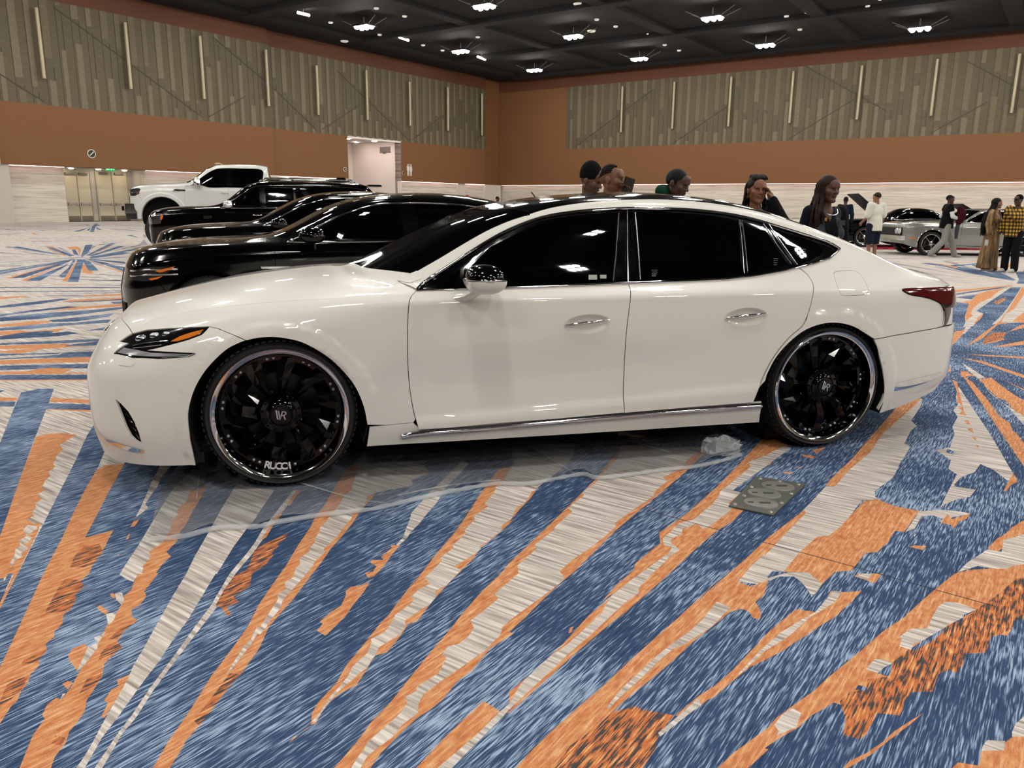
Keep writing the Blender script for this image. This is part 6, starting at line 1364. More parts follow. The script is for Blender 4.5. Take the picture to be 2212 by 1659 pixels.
    V += [(x+.35, y, z) for x, y, z in V[:k]]+[(x+.35, y, z) for x, y, z in V[3*k:4*k]]; F += [(j+1, j, 4*k+j, 4*k+j+1) for j in range(k-1)]+[(3*k+j, 3*k+j+1, 5*k+j+1, 5*k+j) for j in range(k-1)]+[(0, k, 2*k, 3*k, 5*k, 4*k), (k-1, 5*k-1, 6*k-1, 4*k-1, 3*k-1, 2*k-1)]
    m.add(V, F); smooth_angle(m.build('chrome_bumper', [CHROME], g), 35)
    for y in (-.55, .55): m = MB(); m.box((-1.15, y, .62+dz), (.05, .22, .13)); m.build('fog_lamp', [GBLK], g)
    m = MB(); m.box((-.92, 0, .40+dz), (.3, 1.2, .20), 0, None, 1.15); m.build('front_valance', [pbr('grey_plastic', '4a4a4c', .6)], g)
    for sgn in (-1, 1):
        m = MB(); R0 = .58; V = []; n = 16
        for a in [math.radians(-5+190*i/n) for i in range(n+1)]:
            for r_, y in ((R0-.01, 1.02), (R0+.01, 1.09), (R0+.10, 1.085), (R0+.14, 1.0)): V.append((r_*math.cos(a), sgn*y, .93+r_*math.sin(a)))
        m.add(V, [(i*4+j, i*4+j+1, (i+1)*4+j+1, (i+1)*4+j) for i in range(n) for j in range(3)]); o = m.build('arch_flare', [WHT], g); smooth_angle(o, 60)
    m = MB(); 
    for y in (-.3, 0, .3): m.box((1.55, y, 1.97+dz), (.10, .12, .03))
    m.box((1.55, 0, 1.955+dz), (.16, .9, .02)); m.build('roof_marker', [pbr('marker_lens', 'c9b48a', .3)], g)
    return S
def muscle_spec(**k):
    sp = dict(x0=-.92, x1=4.0, W=.95, Lf=.22, Lr=.3, pf=4, pr=4, st=[-.4, 0, .4, .75, .95, 1.2, 1.45, 1.8, 2.1, 2.4, 2.7, 3.1, 3.5], wb=2.85, hub=.36, arch=.42, rim=.28, xh=-.70, zlow=.36,
        bot=[(-.92, .36), (-.4, .24), (3.3, .24), (4.0, .38)], sh=[(-.92, .86), (0, .90), (1.5, .88), (2.6, .93), (4.0, .86)], belt=[(-.92, .93), (0, .97), (.9, .98), (2.4, .99), (3, .98), (4.0, .92)],
        rail=[(-.92, .95), (-.4, 1.0), (0, 1.01), (.85, 1.01), (1.0, 1.03), (1.3, 1.22), (1.55, 1.33), (2.0, 1.35), (2.3, 1.33), (2.7, 1.18), (3.05, 1.03), (4.0, .96)], top=[(-.92, .96), (-.4, 1.02), (0, 1.04), (.7, 1.05), (.85, 1.07), (1.2, 1.26), (1.45, 1.38), (1.9, 1.41), (2.25, 1.40), (2.7, 1.24), (3.1, 1.06), (4.0, .98)],
        yb=[(-.92, .88), (0, .90), (4.0, .86)], yr=[(-.92, .62), (0, .62), (.9, .66), (1.6, .63), (2.6, .60), (4.0, .6)], nd=[.06, .02, 0, 0, .0, .0, .02, .04, .05, .06], td=[-.05, 0, 0, 0, -.02, -.02, -.03, -.04, -.04, -.05],
        doors=(.88, 2.20, None), ws=(.72, 1.42, 2.3, 3.02), wsc=.92, wstc=1.50,
        dlo=[(1.0, 1.0), (1.6, 1.0), (2.3, 1.005), (2.72, 1.01), (2.62, 1.12), (2.35, 1.27), (2.0, 1.31), (1.6, 1.30), (1.35, 1.20), (1.12, 1.07), (1.0, 1.0)], glass=[('front_window', [(1.25, 1.02), (2.1, 1.02), (2.1, 1.285), (1.62, 1.28), (1.40, 1.19)]), ('quarter_glass', [(2.15, 1.02), (2.6, 1.03), (2.34, 1.245), (2.15, 1.28)])],
        handles=[2.05], spokes=5, parts=[], nose=[('grille', 0, .62, .58, .82, INNER), ('headlight_panel', .62, .86, .60, .82, INNER)])
    sp.update(k); return sp
def chrome_bumpers(g, front=True, z=.50):
    m = MB(); P = [(-.93, -.95), (-1.0, -.85), (-1.03, 0), (-1.0, .85), (-.93, .95)]; V = [(x, y, h) for h in (z-.07, z+.07) for x, y in P]; V += [(x+.12, y, h) for h in (z-.07, z+.07) for x, y in P]
    F = [(i, i+1, i+6, i+5) for i in range(4)]+[(5+i, 6+i, 16+i, 15+i) for i in range(4)]+[(i+1, i, 10+i, 11+i) for i in range(4)]+[(0, 5, 15, 10), (4, 14, 19, 9)]; m.add(V, F); smooth_angle(m.build('chrome_bumper', [CHROME], g), 30)
def raised_hood(g, x, W, L, zh, ang, mat, xs=.85, z0=1.02):
    """hood hinged at the windshield, tipped up"""
    m = MB(); c, s_ = math.cos(ang), math.sin(ang); V = []
    for t, dz in ((0, 0), (0, .03)):
        for u, w_ in ((0, W), (L*.5, W), (L, W*.94)):
            for y in (-w_, w_): V.append((xs-u*c-dz*s_, y, z0+u*s_+dz*c*-1+.03))
    m.add(V, [(0, 1, 3, 2), (2, 3, 5, 4), (7, 6, 8, 9), (9, 8, 10, 11), (0, 2, 8, 6), (2, 4, 10, 8), (4, 5, 11, 10), (5, 3, 9, 11), (3, 1, 7, 9), (1, 0, 6, 7)]); o = m.build('raised_hood', [mat], g); m = MB()
    for q in (.25, .5, .75): a = np.array([xs-L*q*c+.0, -W*.8, z0+L*q*s_-.02]); b = a+np.array([0, W*1.6, 0]); m.tube([a, b], .02, 5)
    m.build('hood_rib', [mat], o)
def build_muscle():
    SILV = pbr('silver_paint', '8f918d', .22, .35, coat=1.); BLKP = pbr('black_paint', '030303', .1); CRM = pbr('cream_paint', 'c9c6b4', .3, coat=1.); MARP = pbr('maroon_paint', '3a0a14', .15, coat=1.); LAMPG = pbr('lamp_glass', 'd8d8d6', .1, .5); STR = pbr('stripe_black', '111112', .3)
    clear = pbr('clear_glass', '1a1d1e', .04)
    # silver coupe
    D = 25.0; x = ray(1993, 525); loc = (ray(1990, 445)[0]*D/ray(1990, 445)[1], D)
    S, g = generic_car(muscle_spec(roofmat=SILV), 'muscle_car', 'silver muscle car with five spoke chrome wheels at the far right', loc, math.radians(-2), SILV)
    chrome_bumpers(g, z=.52)
    for sg in (-1, 1):
        for y in (.62, .80):
            m = MB(); m.lathe([(0, -.03), (.075, -.025), (.085, 0), (.095, .01)], 18, (-.93, sg*y, .72), 'x'); o = m.build('headlight', [LAMPG], g); smooth_angle(o, 50)
    p = S.at(S.sides([(-.70, .56), (-.52, .56), (-.52, .60), (-.70, .60)])); panel(S, 'side_marker', S.sides([(-.66, .50), (-.50, .50), (-.50, .545), (-.66, .545)]), AMBER, g, 0, .03, off=.008, rim=.004)
    for xa, xb in ((-.42, .42), (2.43, 3.27)):
        c = (xa+xb)/2; strip(S, 'arch_trim', circ(S, c, .36, .425, -8, 188, 22), CHROME, g, .014, .002)
    strip(S, 'rocker_trim', S.sides([(.45, .30), (1.4, .29), (2.4, .30)]), CHROME, g, .02, .003)
    m = MB(); m.box((.0, 0, 1.035), (1.2, .55, .02)); m.box((.1, 0, 1.06), (.8, .36, .05), 0, None, .85); m.build('hood_scoop', [STR], g)
    # black coupe with the hood up, behind the man in white
    D = 30.; loc = (ray(1857, 445)[0]*D/ray(1857, 445)[1], D)
    S, g = generic_car(muscle_spec(hood_up=True), 'muscle_car', 'black muscle car with its hood raised beside the man in the white t-shirt', loc, math.radians(-6), BLKP); chrome_bumpers(g); raised_hood(g, 0, .70, 1.40, 0, math.radians(39), INNER, .80, 1.0)
    m = MB(); m.box((0.05, 0, .78), (.8, .7, .4), 0, None, .8); m.build('engine', [pbr('engine_grey', '55565a', .4, .6)], g)
    # maroon one behind the silver car, hood up
    D = 32.5; loc = (ray(2075, 445)[0]*D/ray(2075, 445)[1], D)
    S, g = generic_car(muscle_spec(hood_up=True), 'muscle_car', 'maroon car with its hood raised behind the silver muscle car', loc, math.radians(-8), MARP); raised_hood(g, 0, .70, 1.15, 0, math.radians(30), cloth('maroon_hood', '2c0810', .5), .80, 1.0)
    # cream coupe between the two women
    D = 27.; loc = (ray(1752, 445)[0]*D/ray(1752, 445)[1], D+.3)
    S, g = generic_car(muscle_spec(roofmat=STR), 'muscle_car', 'cream muscle car with a black roof between the two women', loc, math.radians(176), CRM)
    # dark car whose roof shows behind the sedan
    D = 17.; loc = (ray(1549, 445)[0]*D/ray(1549, 445)[1], D)
    PUR = pbr('black_purple_reflection', '0c0409', .1, coat=.7)  # black car paint, its purple reflection put into the base colour
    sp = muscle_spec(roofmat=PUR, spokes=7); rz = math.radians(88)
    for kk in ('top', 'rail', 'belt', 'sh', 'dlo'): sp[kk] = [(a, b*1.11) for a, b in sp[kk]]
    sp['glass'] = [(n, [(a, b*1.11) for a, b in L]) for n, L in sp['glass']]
    generic_car(sp, 'car', 'black car with only its glossy roof showing over the white sedan', loc, rz, PUR)
    # two far cars with raised hoods
    for x, lb in ((1150, 'dark car far off with a narrow raised hood, beside the man in blue'), (1200, 'dark car far off with a raised hood, right above the windshield of the white sedan')):
        D = 44. if x < 1170 else 50.; loc = (ray(x, 445)[0]*D/ray(x, 445)[1], D)
        S, g = generic_car(muscle_spec(hood_up=True), 'muscle_car', lb, loc, math.radians(0 if x < 1170 else 8), BLKP); raised_hood(g, 0, .78, 1.35, 0, math.radians(50 if x < 1170 else 38), INNER, .80, 1.0)
    # red runner under the show cars
    c = [atz(x, y)[:2] for x, y in ((1885, 528.5), (2150, 532), (2150, 541), (1888, 539))]; m = MB(); V = [(a, b, z) for z in (.002, .012) for a, b in c]; m.add(V, [(3, 2, 1, 0), (4, 5, 6, 7)]+[(i, (i+1) % 4, (i+1) % 4+4, i+4) for i in range(4)])
    tag(m.build('floor_mat', [cloth('red_mat', '7a1424')]), 'dark red mat on the floor behind the silver muscle car wheels', 'mat')
# ================================================================ people: smooth blended volumes turned into one skin
class Field:
    """signed distance of blended shapes, sampled on a grid that is finer around heads and hands"""
    def __init__(s, k=.03): s.p = []; s.k = k
    def cone(s, a, b, r1, r2, k=None, neg=False): s.p.append(('c', np.array(a, float), np.array(b, float), r1, r2, k, neg)); return s
    def ell(s, c, r, k=None, neg=False, R=None): s.p.append(('e', np.array(c, float), np.array(r, float), R, None, k, neg)); return s
    def ev(s, X):
        D = None
        for t, a, b, r1, r2, k, neg in s.p:
            k = s.k if k is None else k
            if t == 'c':
                ba = b-a; L = max(float(ba@ba), 1e-9); q = X-a; h = np.clip(q@ba/L, 0, 1); d = np.linalg.norm(q-h[:, None]*ba, axis=1)-(r1+(r2-r1)*h)
            else:
                q = X-a
                if r1 is not None: q = q@r1
                u = np.linalg.norm(q/b, axis=1); v = np.linalg.norm(q/(b*b), axis=1); d = np.where(u < .2, (u-1)*b.min(), u*(u-1)/np.maximum(v, 1e-6))
            if D is None: D = d; continue
            if neg: h = np.clip(.5-.5*(D+d)/k, 0, 1); D = D*(1-h)-d*h+k*h*(1-h)
            else: h = np.clip(.5+.5*(d-D)/k, 0, 1); D = D*h+d*(1-h)-k*h*(1-h)
        return D
def axis_grid(lo, hi, step, fine=()):
    cuts = [lo, hi]; out = [lo]
    while out[-1] < hi:
        x = out[-1]; st = step
        for a, b, f in fine:
            if a <= x < b: st = min(st, f)
            elif x < a < x+st: st = max(a-x, .002)
        out.append(x+st)
    return np.array(out)
def nets(fn, xs, ys, zs):
    G = np.stack(np.meshgrid(xs, ys, zs, indexing='ij'), -1).astype(np.float32); sh = G.shape[:3]; D = fn(G.reshape(-1, 3)).reshape(sh)
    I = D < 0; n = [k-1 for k in sh]; sl = lambda o: tuple(slice(o[i], o[i]+n[i]) for i in range(3))
    cs = [(a, b, c) for a in (0, 1) for b in (0, 1) for c in (0, 1)]; cnt = sum(I[sl(o)].astype(int) for o in cs); act = (cnt > 0) & (cnt < 8)
    acc = np.zeros(tuple(n)+(3,)); num = np.zeros(tuple(n))
    for ax in range(3):
        for u in (0, 1):
            for v in (0, 1):
                o = [0, 0, 0]; o2 = [i for i in range(3) if i != ax]; o[o2[0]] = u; o[o2[1]] = v; p = list(o); p[ax] = 1
                a, b = D[sl(o)], D[sl(p)]; m = ((a < 0) != (b < 0)) & act; t = np.where(m, a/np.where(m, a-b, 1), 0)[..., None]
                acc += np.where(m[..., None], G[sl(o)]*(1-t)+G[sl(p)]*t, 0); num += m
    idx = -np.ones(tuple(n), int); idx[act] = np.arange(act.sum()); V = acc[act]/num[act][:, None]; F = []
    for ax in range(3):
        o2 = [i for i in range(3) if i != ax]; a = [slice(1, n[i]) for i in range(3)]; a[ax] = slice(0, n[ax]); b = list(a); b[ax] = slice(1, n[ax]+1)
        s0, s1 = I[tuple(a)], I[tuple(b)]; m = s0 != s1; q = np.argwhere(m); base = q.copy()
        for i in o2: base[:, i] += 1
        def cell(du, dv): c = base.copy(); c[:, o2[0]] -= du; c[:, o2[1]] -= dv; return idx[c[:, 0], c[:, 1], c[:, 2]]
        f = np.stack([cell(1, 1), cell(0, 1), cell(0, 0), cell(1, 0)], 1); fl = s0[m]
        if ax == 1: fl = ~fl
        f[~fl] = f[~fl][:, ::-1]; F.append(f)
    return V, np.concatenate(F)
def field_mesh(name, fn, box, step, fine, mats, parent, mfn=None):
    xs, ys, zs = (axis_grid(box[i][0], box[i][1], step, fine[i] if fine else ()) for i in range(3))
    V, F = nets(fn, xs, ys, zs); F = F[(F >= 0).all(1)]
    mi = mfn(V[F].mean(axis=1)) if mfn else None
    return mesh(name, V, F, mats, parent, mi, True)
def rot_head(yaw, pitch, roll=0): return (Matrix.Rotation(yaw, 3, 'Z')@Matrix.Rotation(pitch, 3, 'X')@Matrix.Rotation(roll, 3, 'Y'))
def person(label, loc, rz, H, skin, build=1., fem=False, head=(0, 0, 0), arms=None, legs=None, lean=0., hair='short', haircol='0b0908', clothes=(), beard=0., hats=None, shoes='1a1a1c', detail=True, hands=True, group=None, smile=False, eyes=True):
    """facing -y before rz; x to the person's left"""
    f = .95 if fem else 1.; b = build; k = H/1.76
    SK = NT('skin_'+skin); g = SK.n('TexCoord').outputs['Object']; nz = SK.noise(g, 40., 3.); c = lin(skin); SK.l(SK.mix(nz, tuple_hex(c, .86), tuple_hex(c, 1.1)), SK.b.inputs['Base Color']); SK.b.inputs['Roughness'].default_value = .48; SK.b.inputs['Subsurface Weight'].default_value = .0
    LIP = pbr('lips_'+skin, tuple_hex(lin(skin), .72, (1.06, .82, .86)), .4); BRD = pbr('stubble_'+skin, tuple_hex(lin(skin), 1-beard*.75), .7); HAIR = pbr('hair_'+haircol, haircol, .65, bump=(160, .4, .002), spec=.18)
    zs, zh = .815*H, .515*H; sw = (.185 if not fem else .16)*k*b; hw = (.095 if not fem else .10)*k
    arms = arms or {}; A = {}
    for sd, sg in (('L', 1), ('R', -1)):
        d = arms.get(sd, {}); A[sd] = (np.array([sg*sw, .01+lean*.0, zs]), np.array(d.get('e', (sg*(sw+.06*k), .03, zs-.29*k))), np.array(d.get('w', (sg*(sw+.07*k), -.05, zs-.54*k))), d)
    legs = legs or {}; Lg = {}
    for sd, sg in (('L', 1), ('R', -1)):
        d = legs.get(sd, {}); Lg[sd] = (np.array([sg*hw, 0, zh]), np.array(d.get('k', (sg*(hw+.01), -.015, .275*H))), np.array(d.get('a', (sg*(hw+.02), .02, .05*H))), d)
    def torso(F, i=0., top=True):
        F.ell((0, .0, .715*H), (.155*k*b*f+i, .108*k*b+i, .16*k+i)); F.ell((0, .0, .60*H), (.135*k*b*f+i, .10*k*b+i, .13*k+i)); F.ell((0, .01, .53*H), (.155*k*b+i, .115*k*b+i, .10*k+i))
        if top: F.cone((-sw*.80, .01, zs-.012), (sw*.80, .01, zs-.012), .048*k+i*.8, .048*k+i*.8, .04)
        if fem:
            for sg in (-1, 1): F.ell((sg*.075*k, -.085*k*b, .70*H), (.06*k+i, .055*k+i, .062*k+i), .03)
    def arm(F, sd, i=0., upto=1., r=(.050, .042, .029)):
        s0, e, w, d = A[sd]; F.cone(s0, s0+(e-s0)*min(1, upto*2), (r[0]*k+i), (r[0]+(r[1]-r[0])*min(1, upto*2))*k+i, .03)
        if upto > .5: F.cone(e, e+(w-e)*(upto*2-1), r[1]*k+i, (r[1]+(r[2]-r[1])*(upto*2-1))*k+i, .02)
    def leg(F, sd, i=0., upto=1., flare=0.):
        h, kn, an, d = Lg[sd]; F.cone(h, kn, .088*k*b+i, .058*k+i+flare*.5, .04)
        if upto > .5: F.cone(kn, kn+(an-kn)*(upto*2-1), .056*k+i+flare*.5, .040*k+i+flare, .03)
    def foot(F, sd, i=0.):
        h, kn, an, d = Lg[sd]; to = np.array(d.get('toe', (0, -.16, -.045))); F.cone(an+np.array([0, .03, -.035]), an+to, .038*k+i, .032*k+i, .03); F.cone(an, an+np.array([0, .01, -.03]), .036*k+i, .036*k+i, .02)
    # head
    hs = (H*.132)/.235*1.02; neck = np.array([0, .012+lean, .835*H]); hc = np.array([head[3] if len(head) > 3 else 0, -.012+lean+(head[4] if len(head) > 4 else 0), H-.122*hs]); R = np.array(rot_head(head[0], head[1], head[2]))
    P = lambda q: hc+R@(np.array(q)*hs)
    F = Field(.02); torso(F)
    for sd in 'LR': arm(F, sd); leg(F, sd); foot(F, sd)
    F.cone(neck-np.array([0, 0, .04]), P((0, .012, -.055)), .058*k*(f**2), .052*k*(f**2), .03)
    Fh = Field(.018); E = lambda c, r, kk=None, neg=False: Fh.ell(np.array(c)*hs, np.array(r)*hs, kk, neg); Kc = lambda a, bb, r1, r2, kk=None: Fh.cone(np.array(a)*hs, np.array(bb)*hs, r1*hs, r2*hs, kk)
    E((0, .018, .032), (.074, .094, .084)); E((0, -.032, -.028), (.060, .062, .082), .03); jw = .047 if not fem else .040
    for sg in (-1, 1): Kc((sg*jw, .008, -.055), (sg*.012, -.068, -.097), .021, .016, .025); E((sg*.038, -.062, -.020), (.024, .024, .022), .02)
    E((0, -.076, -.098), (.022, .018, .016), .02); Kc((-.034, -.086, .024), (.034, -.086, .024), .011, .011, .02); E((0, -.076, .055), (.05, .024, .035), .03)
    for sg in (-1, 1): E((sg*.031, -.098, .006), (.017, .012, .010), .012, True)
    Kc((0, -.090, .012), (0, -.111, -.024), .008, .0125, .012)
    for sg in (-1, 1): E((sg*.013, -.100, -.027), (.010, .011, .008), .008)
    E((0, -.092, -.050), (.025, .012, .0065), .006); E((0, -.091, -.062), (.022, .013, .0075), .006)
    for sg in (-1, 1): E((sg*.076, .012, -.004), (.010, .019, .031), .008)
    hf = 0
    def skin_f(X):
        D = F.ev(X); m = X[:, 2] > .80*H; Q = ((X[m]-hc)@R); dh = Fh.ev(Q); kk = .02; h = np.clip(.5+.5*(dh-D[m])/kk, 0, 1); D[m] = D[m]*h+dh*(1-h)-kk*h*(1-h); return D
    fx = [(-.12, .12, .0055 if detail else .012)]; fy = [(-.16+lean, .14+lean, .0055 if detail else .012)]; fz = [(hc[2]-.15, H+.04, .0055 if detail else .012)]
    allp = [x for sd in 'LR' for x in A[sd][:3]]+[x for sd in 'LR' for x in Lg[sd][:3]]
    for sd in 'LR':
        s0, e, w, d = A[sd]
        if not hands or d.get('hide'): continue
        dr = np.array(d.get('dir', w-e), float); dr /= np.linalg.norm(dr); pn = np.array(d.get('palm', (1 if sd == 'R' else -1, 0, 0)), float); pn -= dr*(pn@dr); pn /= np.linalg.norm(pn); tn = np.cross(dr, pn)*(1 if sd == 'L' else -1)
        hk = k*(.9 if fem else 1.); curl = d.get('curl', .5)
        F.cone(w, w+dr*.045*hk, .026*hk, .030*hk, .015); F.cone(w+dr*.05*hk-tn*.018*hk, w+dr*.05*hk+tn*.018*hk, .021*hk, .021*hk, .012)
        for q, (off, ln) in enumerate(((.030, .072), (.010, .082), (-.010, .076), (-.028, .060))):
            a0 = w+dr*.075*hk+tn*off*hk; m1 = a0+(dr*math.cos(curl*.7)+pn*math.sin(curl*.7))*ln*.5*hk+tn*off*.25*hk; m2 = m1+(dr*math.cos(curl*1.8)+pn*math.sin(curl*1.8))*ln*.5*hk
            F.cone(a0, m1, .0095*hk, .0088*hk, .006); F.cone(m1, m2, .0086*hk, .0072*hk, .004)
        t0 = w+dr*.025*hk+tn*.028*hk; t1 = t0+(dr*.6+tn*.7+pn*.4)*.045*hk; F.cone(t0, t1, .012*hk, .0105*hk, .01); F.cone(t1, t1+(dr*.9+tn*.1+pn*.3)*.032*hk, .010*hk, .008*hk, .004)
        if d.get('fine'): c = w+dr*.08; fx.append((c[0]-.10, c[0]+.10, .0055)); fy.append((c[1]-.10, c[1]+.10, .0055)); fz.append((c[2]-.11, c[2]+.11, .0055))
        allp += [w+dr*.2]
    allp = np.array(allp); lo = allp.min(0)-.13; hi = allp.max(0)+.13; lo = np.minimum(lo, (-.3*k, -.22, -.03)); hi = np.maximum(hi, (.3*k, .2, H+.05)); lo[1] = min(lo[1], hc[1]-.17); hi[1] = max(hi[1], hc[1]+.15)
    box = [(lo[i], hi[i]) for i in range(3)]
    def mf(X):
        Q = ((X-hc)@R)/hs; m = np.zeros(len(X), int); near = X[:, 2] > .80*H
        lip = near & (np.abs(Q[:, 0]) < .023) & (Q[:, 1] < -.082) & (Q[:, 2] < -.0445) & (Q[:, 2] > -.070+.25*np.abs(Q[:, 0])**1.2)
        if beard: br = near & (Q[:, 1] < .01) & (Q[:, 2] < -.032-.9*np.maximum(0, -Q[:, 1]-.07)*0) & (Q[:, 2] > -.125) & ((np.abs(Q[:, 0]) > .030) | (Q[:, 2] < -.072) | (Q[:, 2] > -.046)) & (Q[:, 2] < -.034-.15*(np.abs(Q[:, 0]) < .02)*0); m[br] = 2
        m[lip] = 1; return m
    body = field_mesh('person', skin_f, box, .016 if detail else .020, (fx, fy, fz), [SK.m, LIP, BRD], None, mf); body.location = (loc[0], loc[1], 0); body.rotation_euler = (0, 0, rz); tag(body, label, 'person', group)
    # eyes, brows
    EYW = pbr('eye_white', '9a9088', .3); IRI = pbr('iris', '1c100a', .1, coat=1.); m = MB(); m2 = MB(); m3 = MB(); lid = MB()
    if detail:
        for sg in (-1, 1):
            m.ell(P((sg*.031, -.0800 if eyes else -.074, .0065)), (.0125*hs,)*3, 0, 12, 8); m2.ell(P((sg*.031-.001, -.0873 if eyes else -.08, .0065)), (.0066*hs,)*3, 0, 10, 8)
            m3.tube([P((sg*.013, -.099, .0225)), P((sg*.028, -.0985, .029)), P((sg*.047, -.085, .0225))], [.0028*hs, .0034*hs, .0018*hs], 6)
            lid.tube([P((sg*.0175, -.0905, .0075)), P((sg*.024, -.0935, .0118 if eyes else .006)), P((sg*.033, -.0935, .0128 if eyes else .006)), P((sg*.0445, -.0855, .0075))], .0026*hs, 6); lid.tube([P((sg*.0185, -.0915, .003)), P((sg*.031, -.0935, -.0015)), P((sg*.044, -.0865, .004))], .0014*hs, 6)
        e = m.build('eyes', [EYW], body, True); m2.build('iris', [IRI], e, True); m3.build('eyebrows', [HAIR], body, True); lid.build('eyelids', [pbr('lash_'+skin, tuple_hex(lin(skin), .45), .7)], body, True)
    # hair
    hb = [tuple(sorted((hc[i]-.19*hs, hc[i]+.19*hs))) for i in range(3)]
    def cap(off, line, name, mat, step=.007, puff=(0, 0, 0)):
        G = Field(.02); G.ell((0, .018*hs, .034*hs), np.array([.074+off, .094+off, .084+off])*hs+np.array(puff)*hs)
        def fn(X): Q = (X-hc)@R; d = G.ev(Q); return np.maximum(d, line(Q/hs)*hs)
        return field_mesh(name, fn, hb, step, None, [mat], body)
    front = lambda Q: np.maximum(-(Q[:, 2]-(.062-.55*(Q[:, 1]+.08))), -(Q[:, 2]+.045))            # hairline: high in front, low behind
    def sideburn(Q): return np.minimum(front(Q), np.maximum(np.maximum(-(Q[:, 2]+.012), np.abs(Q[:, 1]+.012)-.016), 0*Q[:, 0]-.02))
    if hair == 'short': cap(.006, sideburn, 'hair', HAIR)
    elif hair == 'fade': cap(.004, lambda Q: -(Q[:, 2]-(.05-.35*(Q[:, 1]+.08))), 'hair', HAIR)
    elif hair == 'cornrows':
        cap(.0005, front, 'scalp', pbr('scalp_'+skin, tuple_hex(lin(skin), .9), .6))
        m = MB()
        for q in range(-6, 7):
            a = q*.215; pts = []; ct, st_ = math.cos(.55), math.sin(.55)
            for t in np.linspace(-1.02+.09*abs(q), 1.52, 24):
                x, y, z = .0775*math.sin(a)*math.cos(t), .098*math.sin(t), .0885*math.cos(a)*math.cos(t); y, z = y*ct+z*st_*.35, z*ct*1.0-y*st_*.55+z*.12
                pts.append(P((x, .018+y, .036+z)))
            m.tube(pts, [(.0072+.0024*math.sin(i*2.1))*hs for i in range(len(pts))], 7)
        m.build('hair', [HAIR], body, True)
    elif hair in ('braids', 'dreads', 'long'):
        cap(.010 if hair != 'long' else .016, lambda Q: np.maximum(-(Q[:, 2]-(.066-.72*(Q[:, 1]+.08))), -(Q[:, 2]+.06)), 'hair_cap', HAIR, puff=(0, .004, .006))
        r = random.Random(11 if hair == 'braids' else 23); m = MB(); n = {'braids': 46, 'dreads': 34, 'long': 90}[hair]; ln = {'braids': .42, 'dreads': .34, 'long': .62}[hair]; rad = {'braids': .0062, 'dreads': .0115, 'long': .009}[hair]
        for q in range(n):
            side = r.uniform(-1, 1); 
            if hair == 'dreads': ang = r.uniform(.35, 2.9) if q % 3 else r.uniform(2.9, 4.0)     # swept over the right of the picture's left
            elif hair == 'braids': ang = r.uniform(.1, 3.04)
            else: ang = r.uniform(-.35, 3.5)
            rr = np.array([.080*math.cos(ang), .020+.094*abs(math.sin(ang)) if math.sin(ang) > 0 else .02+.06*math.sin(ang), 0]); top = P((rr[0]*.45, rr[1]*.5-.01, .108-.012*abs(rr[0])/.08)); s1 = P((rr[0]*1.06, rr[1]*1.02, .05)); s2 = P((rr[0]*1.18, rr[1]*1.10, -.06)); L = ln*r.uniform(.75, 1.1)
            if hair == 'braids' and rr[0] > .03: L *= .5
            if hair == 'dreads' and rr[0] > .02: L *= .45
            s3 = s2+np.array([rr[0]*.5+r.uniform(-.03, .03), (.02 if rr[1] > .06 or hair != 'dreads' else -.05)+r.uniform(-.02, .02), -L*.5]); s4 = s3+np.array([r.uniform(-.03, .03), r.uniform(-.01, .02), -L*.5]); 
            if hair == 'long': s3 = s3+np.array([rr[0]*.5, .09, 0]); s4 = s4+np.array([rr[0]*.3, .10, 0])
            pts = [top, s1, s2, s3, s4]
            C3 = [np.array(v) for v in _cr3(pts, 5)]; m.tube(C3, [rad*(1+(.35 if hair == 'dreads' else .22)*math.sin(i*2.4+q))*(1 if i < len(C3)-3 else .7) for i in range(len(C3))], 6)
        m.build('hair', [HAIR], body, True)
        if hair in ('braids',):
            m = MB()
            for q in range(-4, 5):
                a = q*.17; pts = [P((.082*math.sin(a)*rr_, .018-.100*math.cos(t_), .036+.096*math.sin(t_))) for t_, rr_ in ((.62, 1.25), (.9, 1.2), (1.2, 1.1), (1.5, 1.), (1.8, .9), (2.1, .8), (2.5, .7))]; m.tube(pts, [(.0075+.002*(i_ % 2))*hs for i_ in range(7)], 6)
            m.build('hair_rows', [HAIR], body, True)
    for h_ in (hats or []):
        HM = h_['mat']
        if h_['kind'] == 'beanie':
            G = Field(.02); G.ell((0, .02*hs, .052*hs), np.array([.084, .104, .100])*hs); G.ell((0, .03*hs, .10*hs), np.array([.06, .078, .072])*hs, .04)
            field_mesh('beanie', lambda X: np.maximum(G.ev((X-hc)@R), -(((X-hc)@R)[:, 2]/hs-(.030-.18*(((X-hc)@R)[:, 1]/hs+.08)))*hs), [(a-.03, c_+.05) for a, c_ in hb], .008, None, [HM], body)
        else:
            G = Field(.02); G.ell((0, .016*hs, .045*hs), np.array([.082, .102, .088])*hs)
            o = field_mesh('cap', lambda X: np.maximum(G.ev((X-hc)@R), -(((X-hc)@R)[:, 2]-.030*hs)), [(a-.03, c_+.04) for a, c_ in hb], .008, None, [HM], body); m = MB(); V = []; n = 14
            for i in range(n+1):
                a = math.pi*(i/n); V += [P((.074*math.cos(a), -.055-.035*math.sin(a), .034)), P((.080*math.cos(a), -.085-.075*math.sin(a), .026)), P((.080*math.cos(a), -.085-.075*math.sin(a), .021)), P((.074*math.cos(a), -.055-.035*math.sin(a), .028))]
            m.add(V, [(i*4+j, i*4+(j+1) % 4, (i+1)*4+(j+1) % 4, (i+1)*4+j) for i in range(n) for j in range(4)]); smooth_angle(m.build('visor', [HM], o), 50)
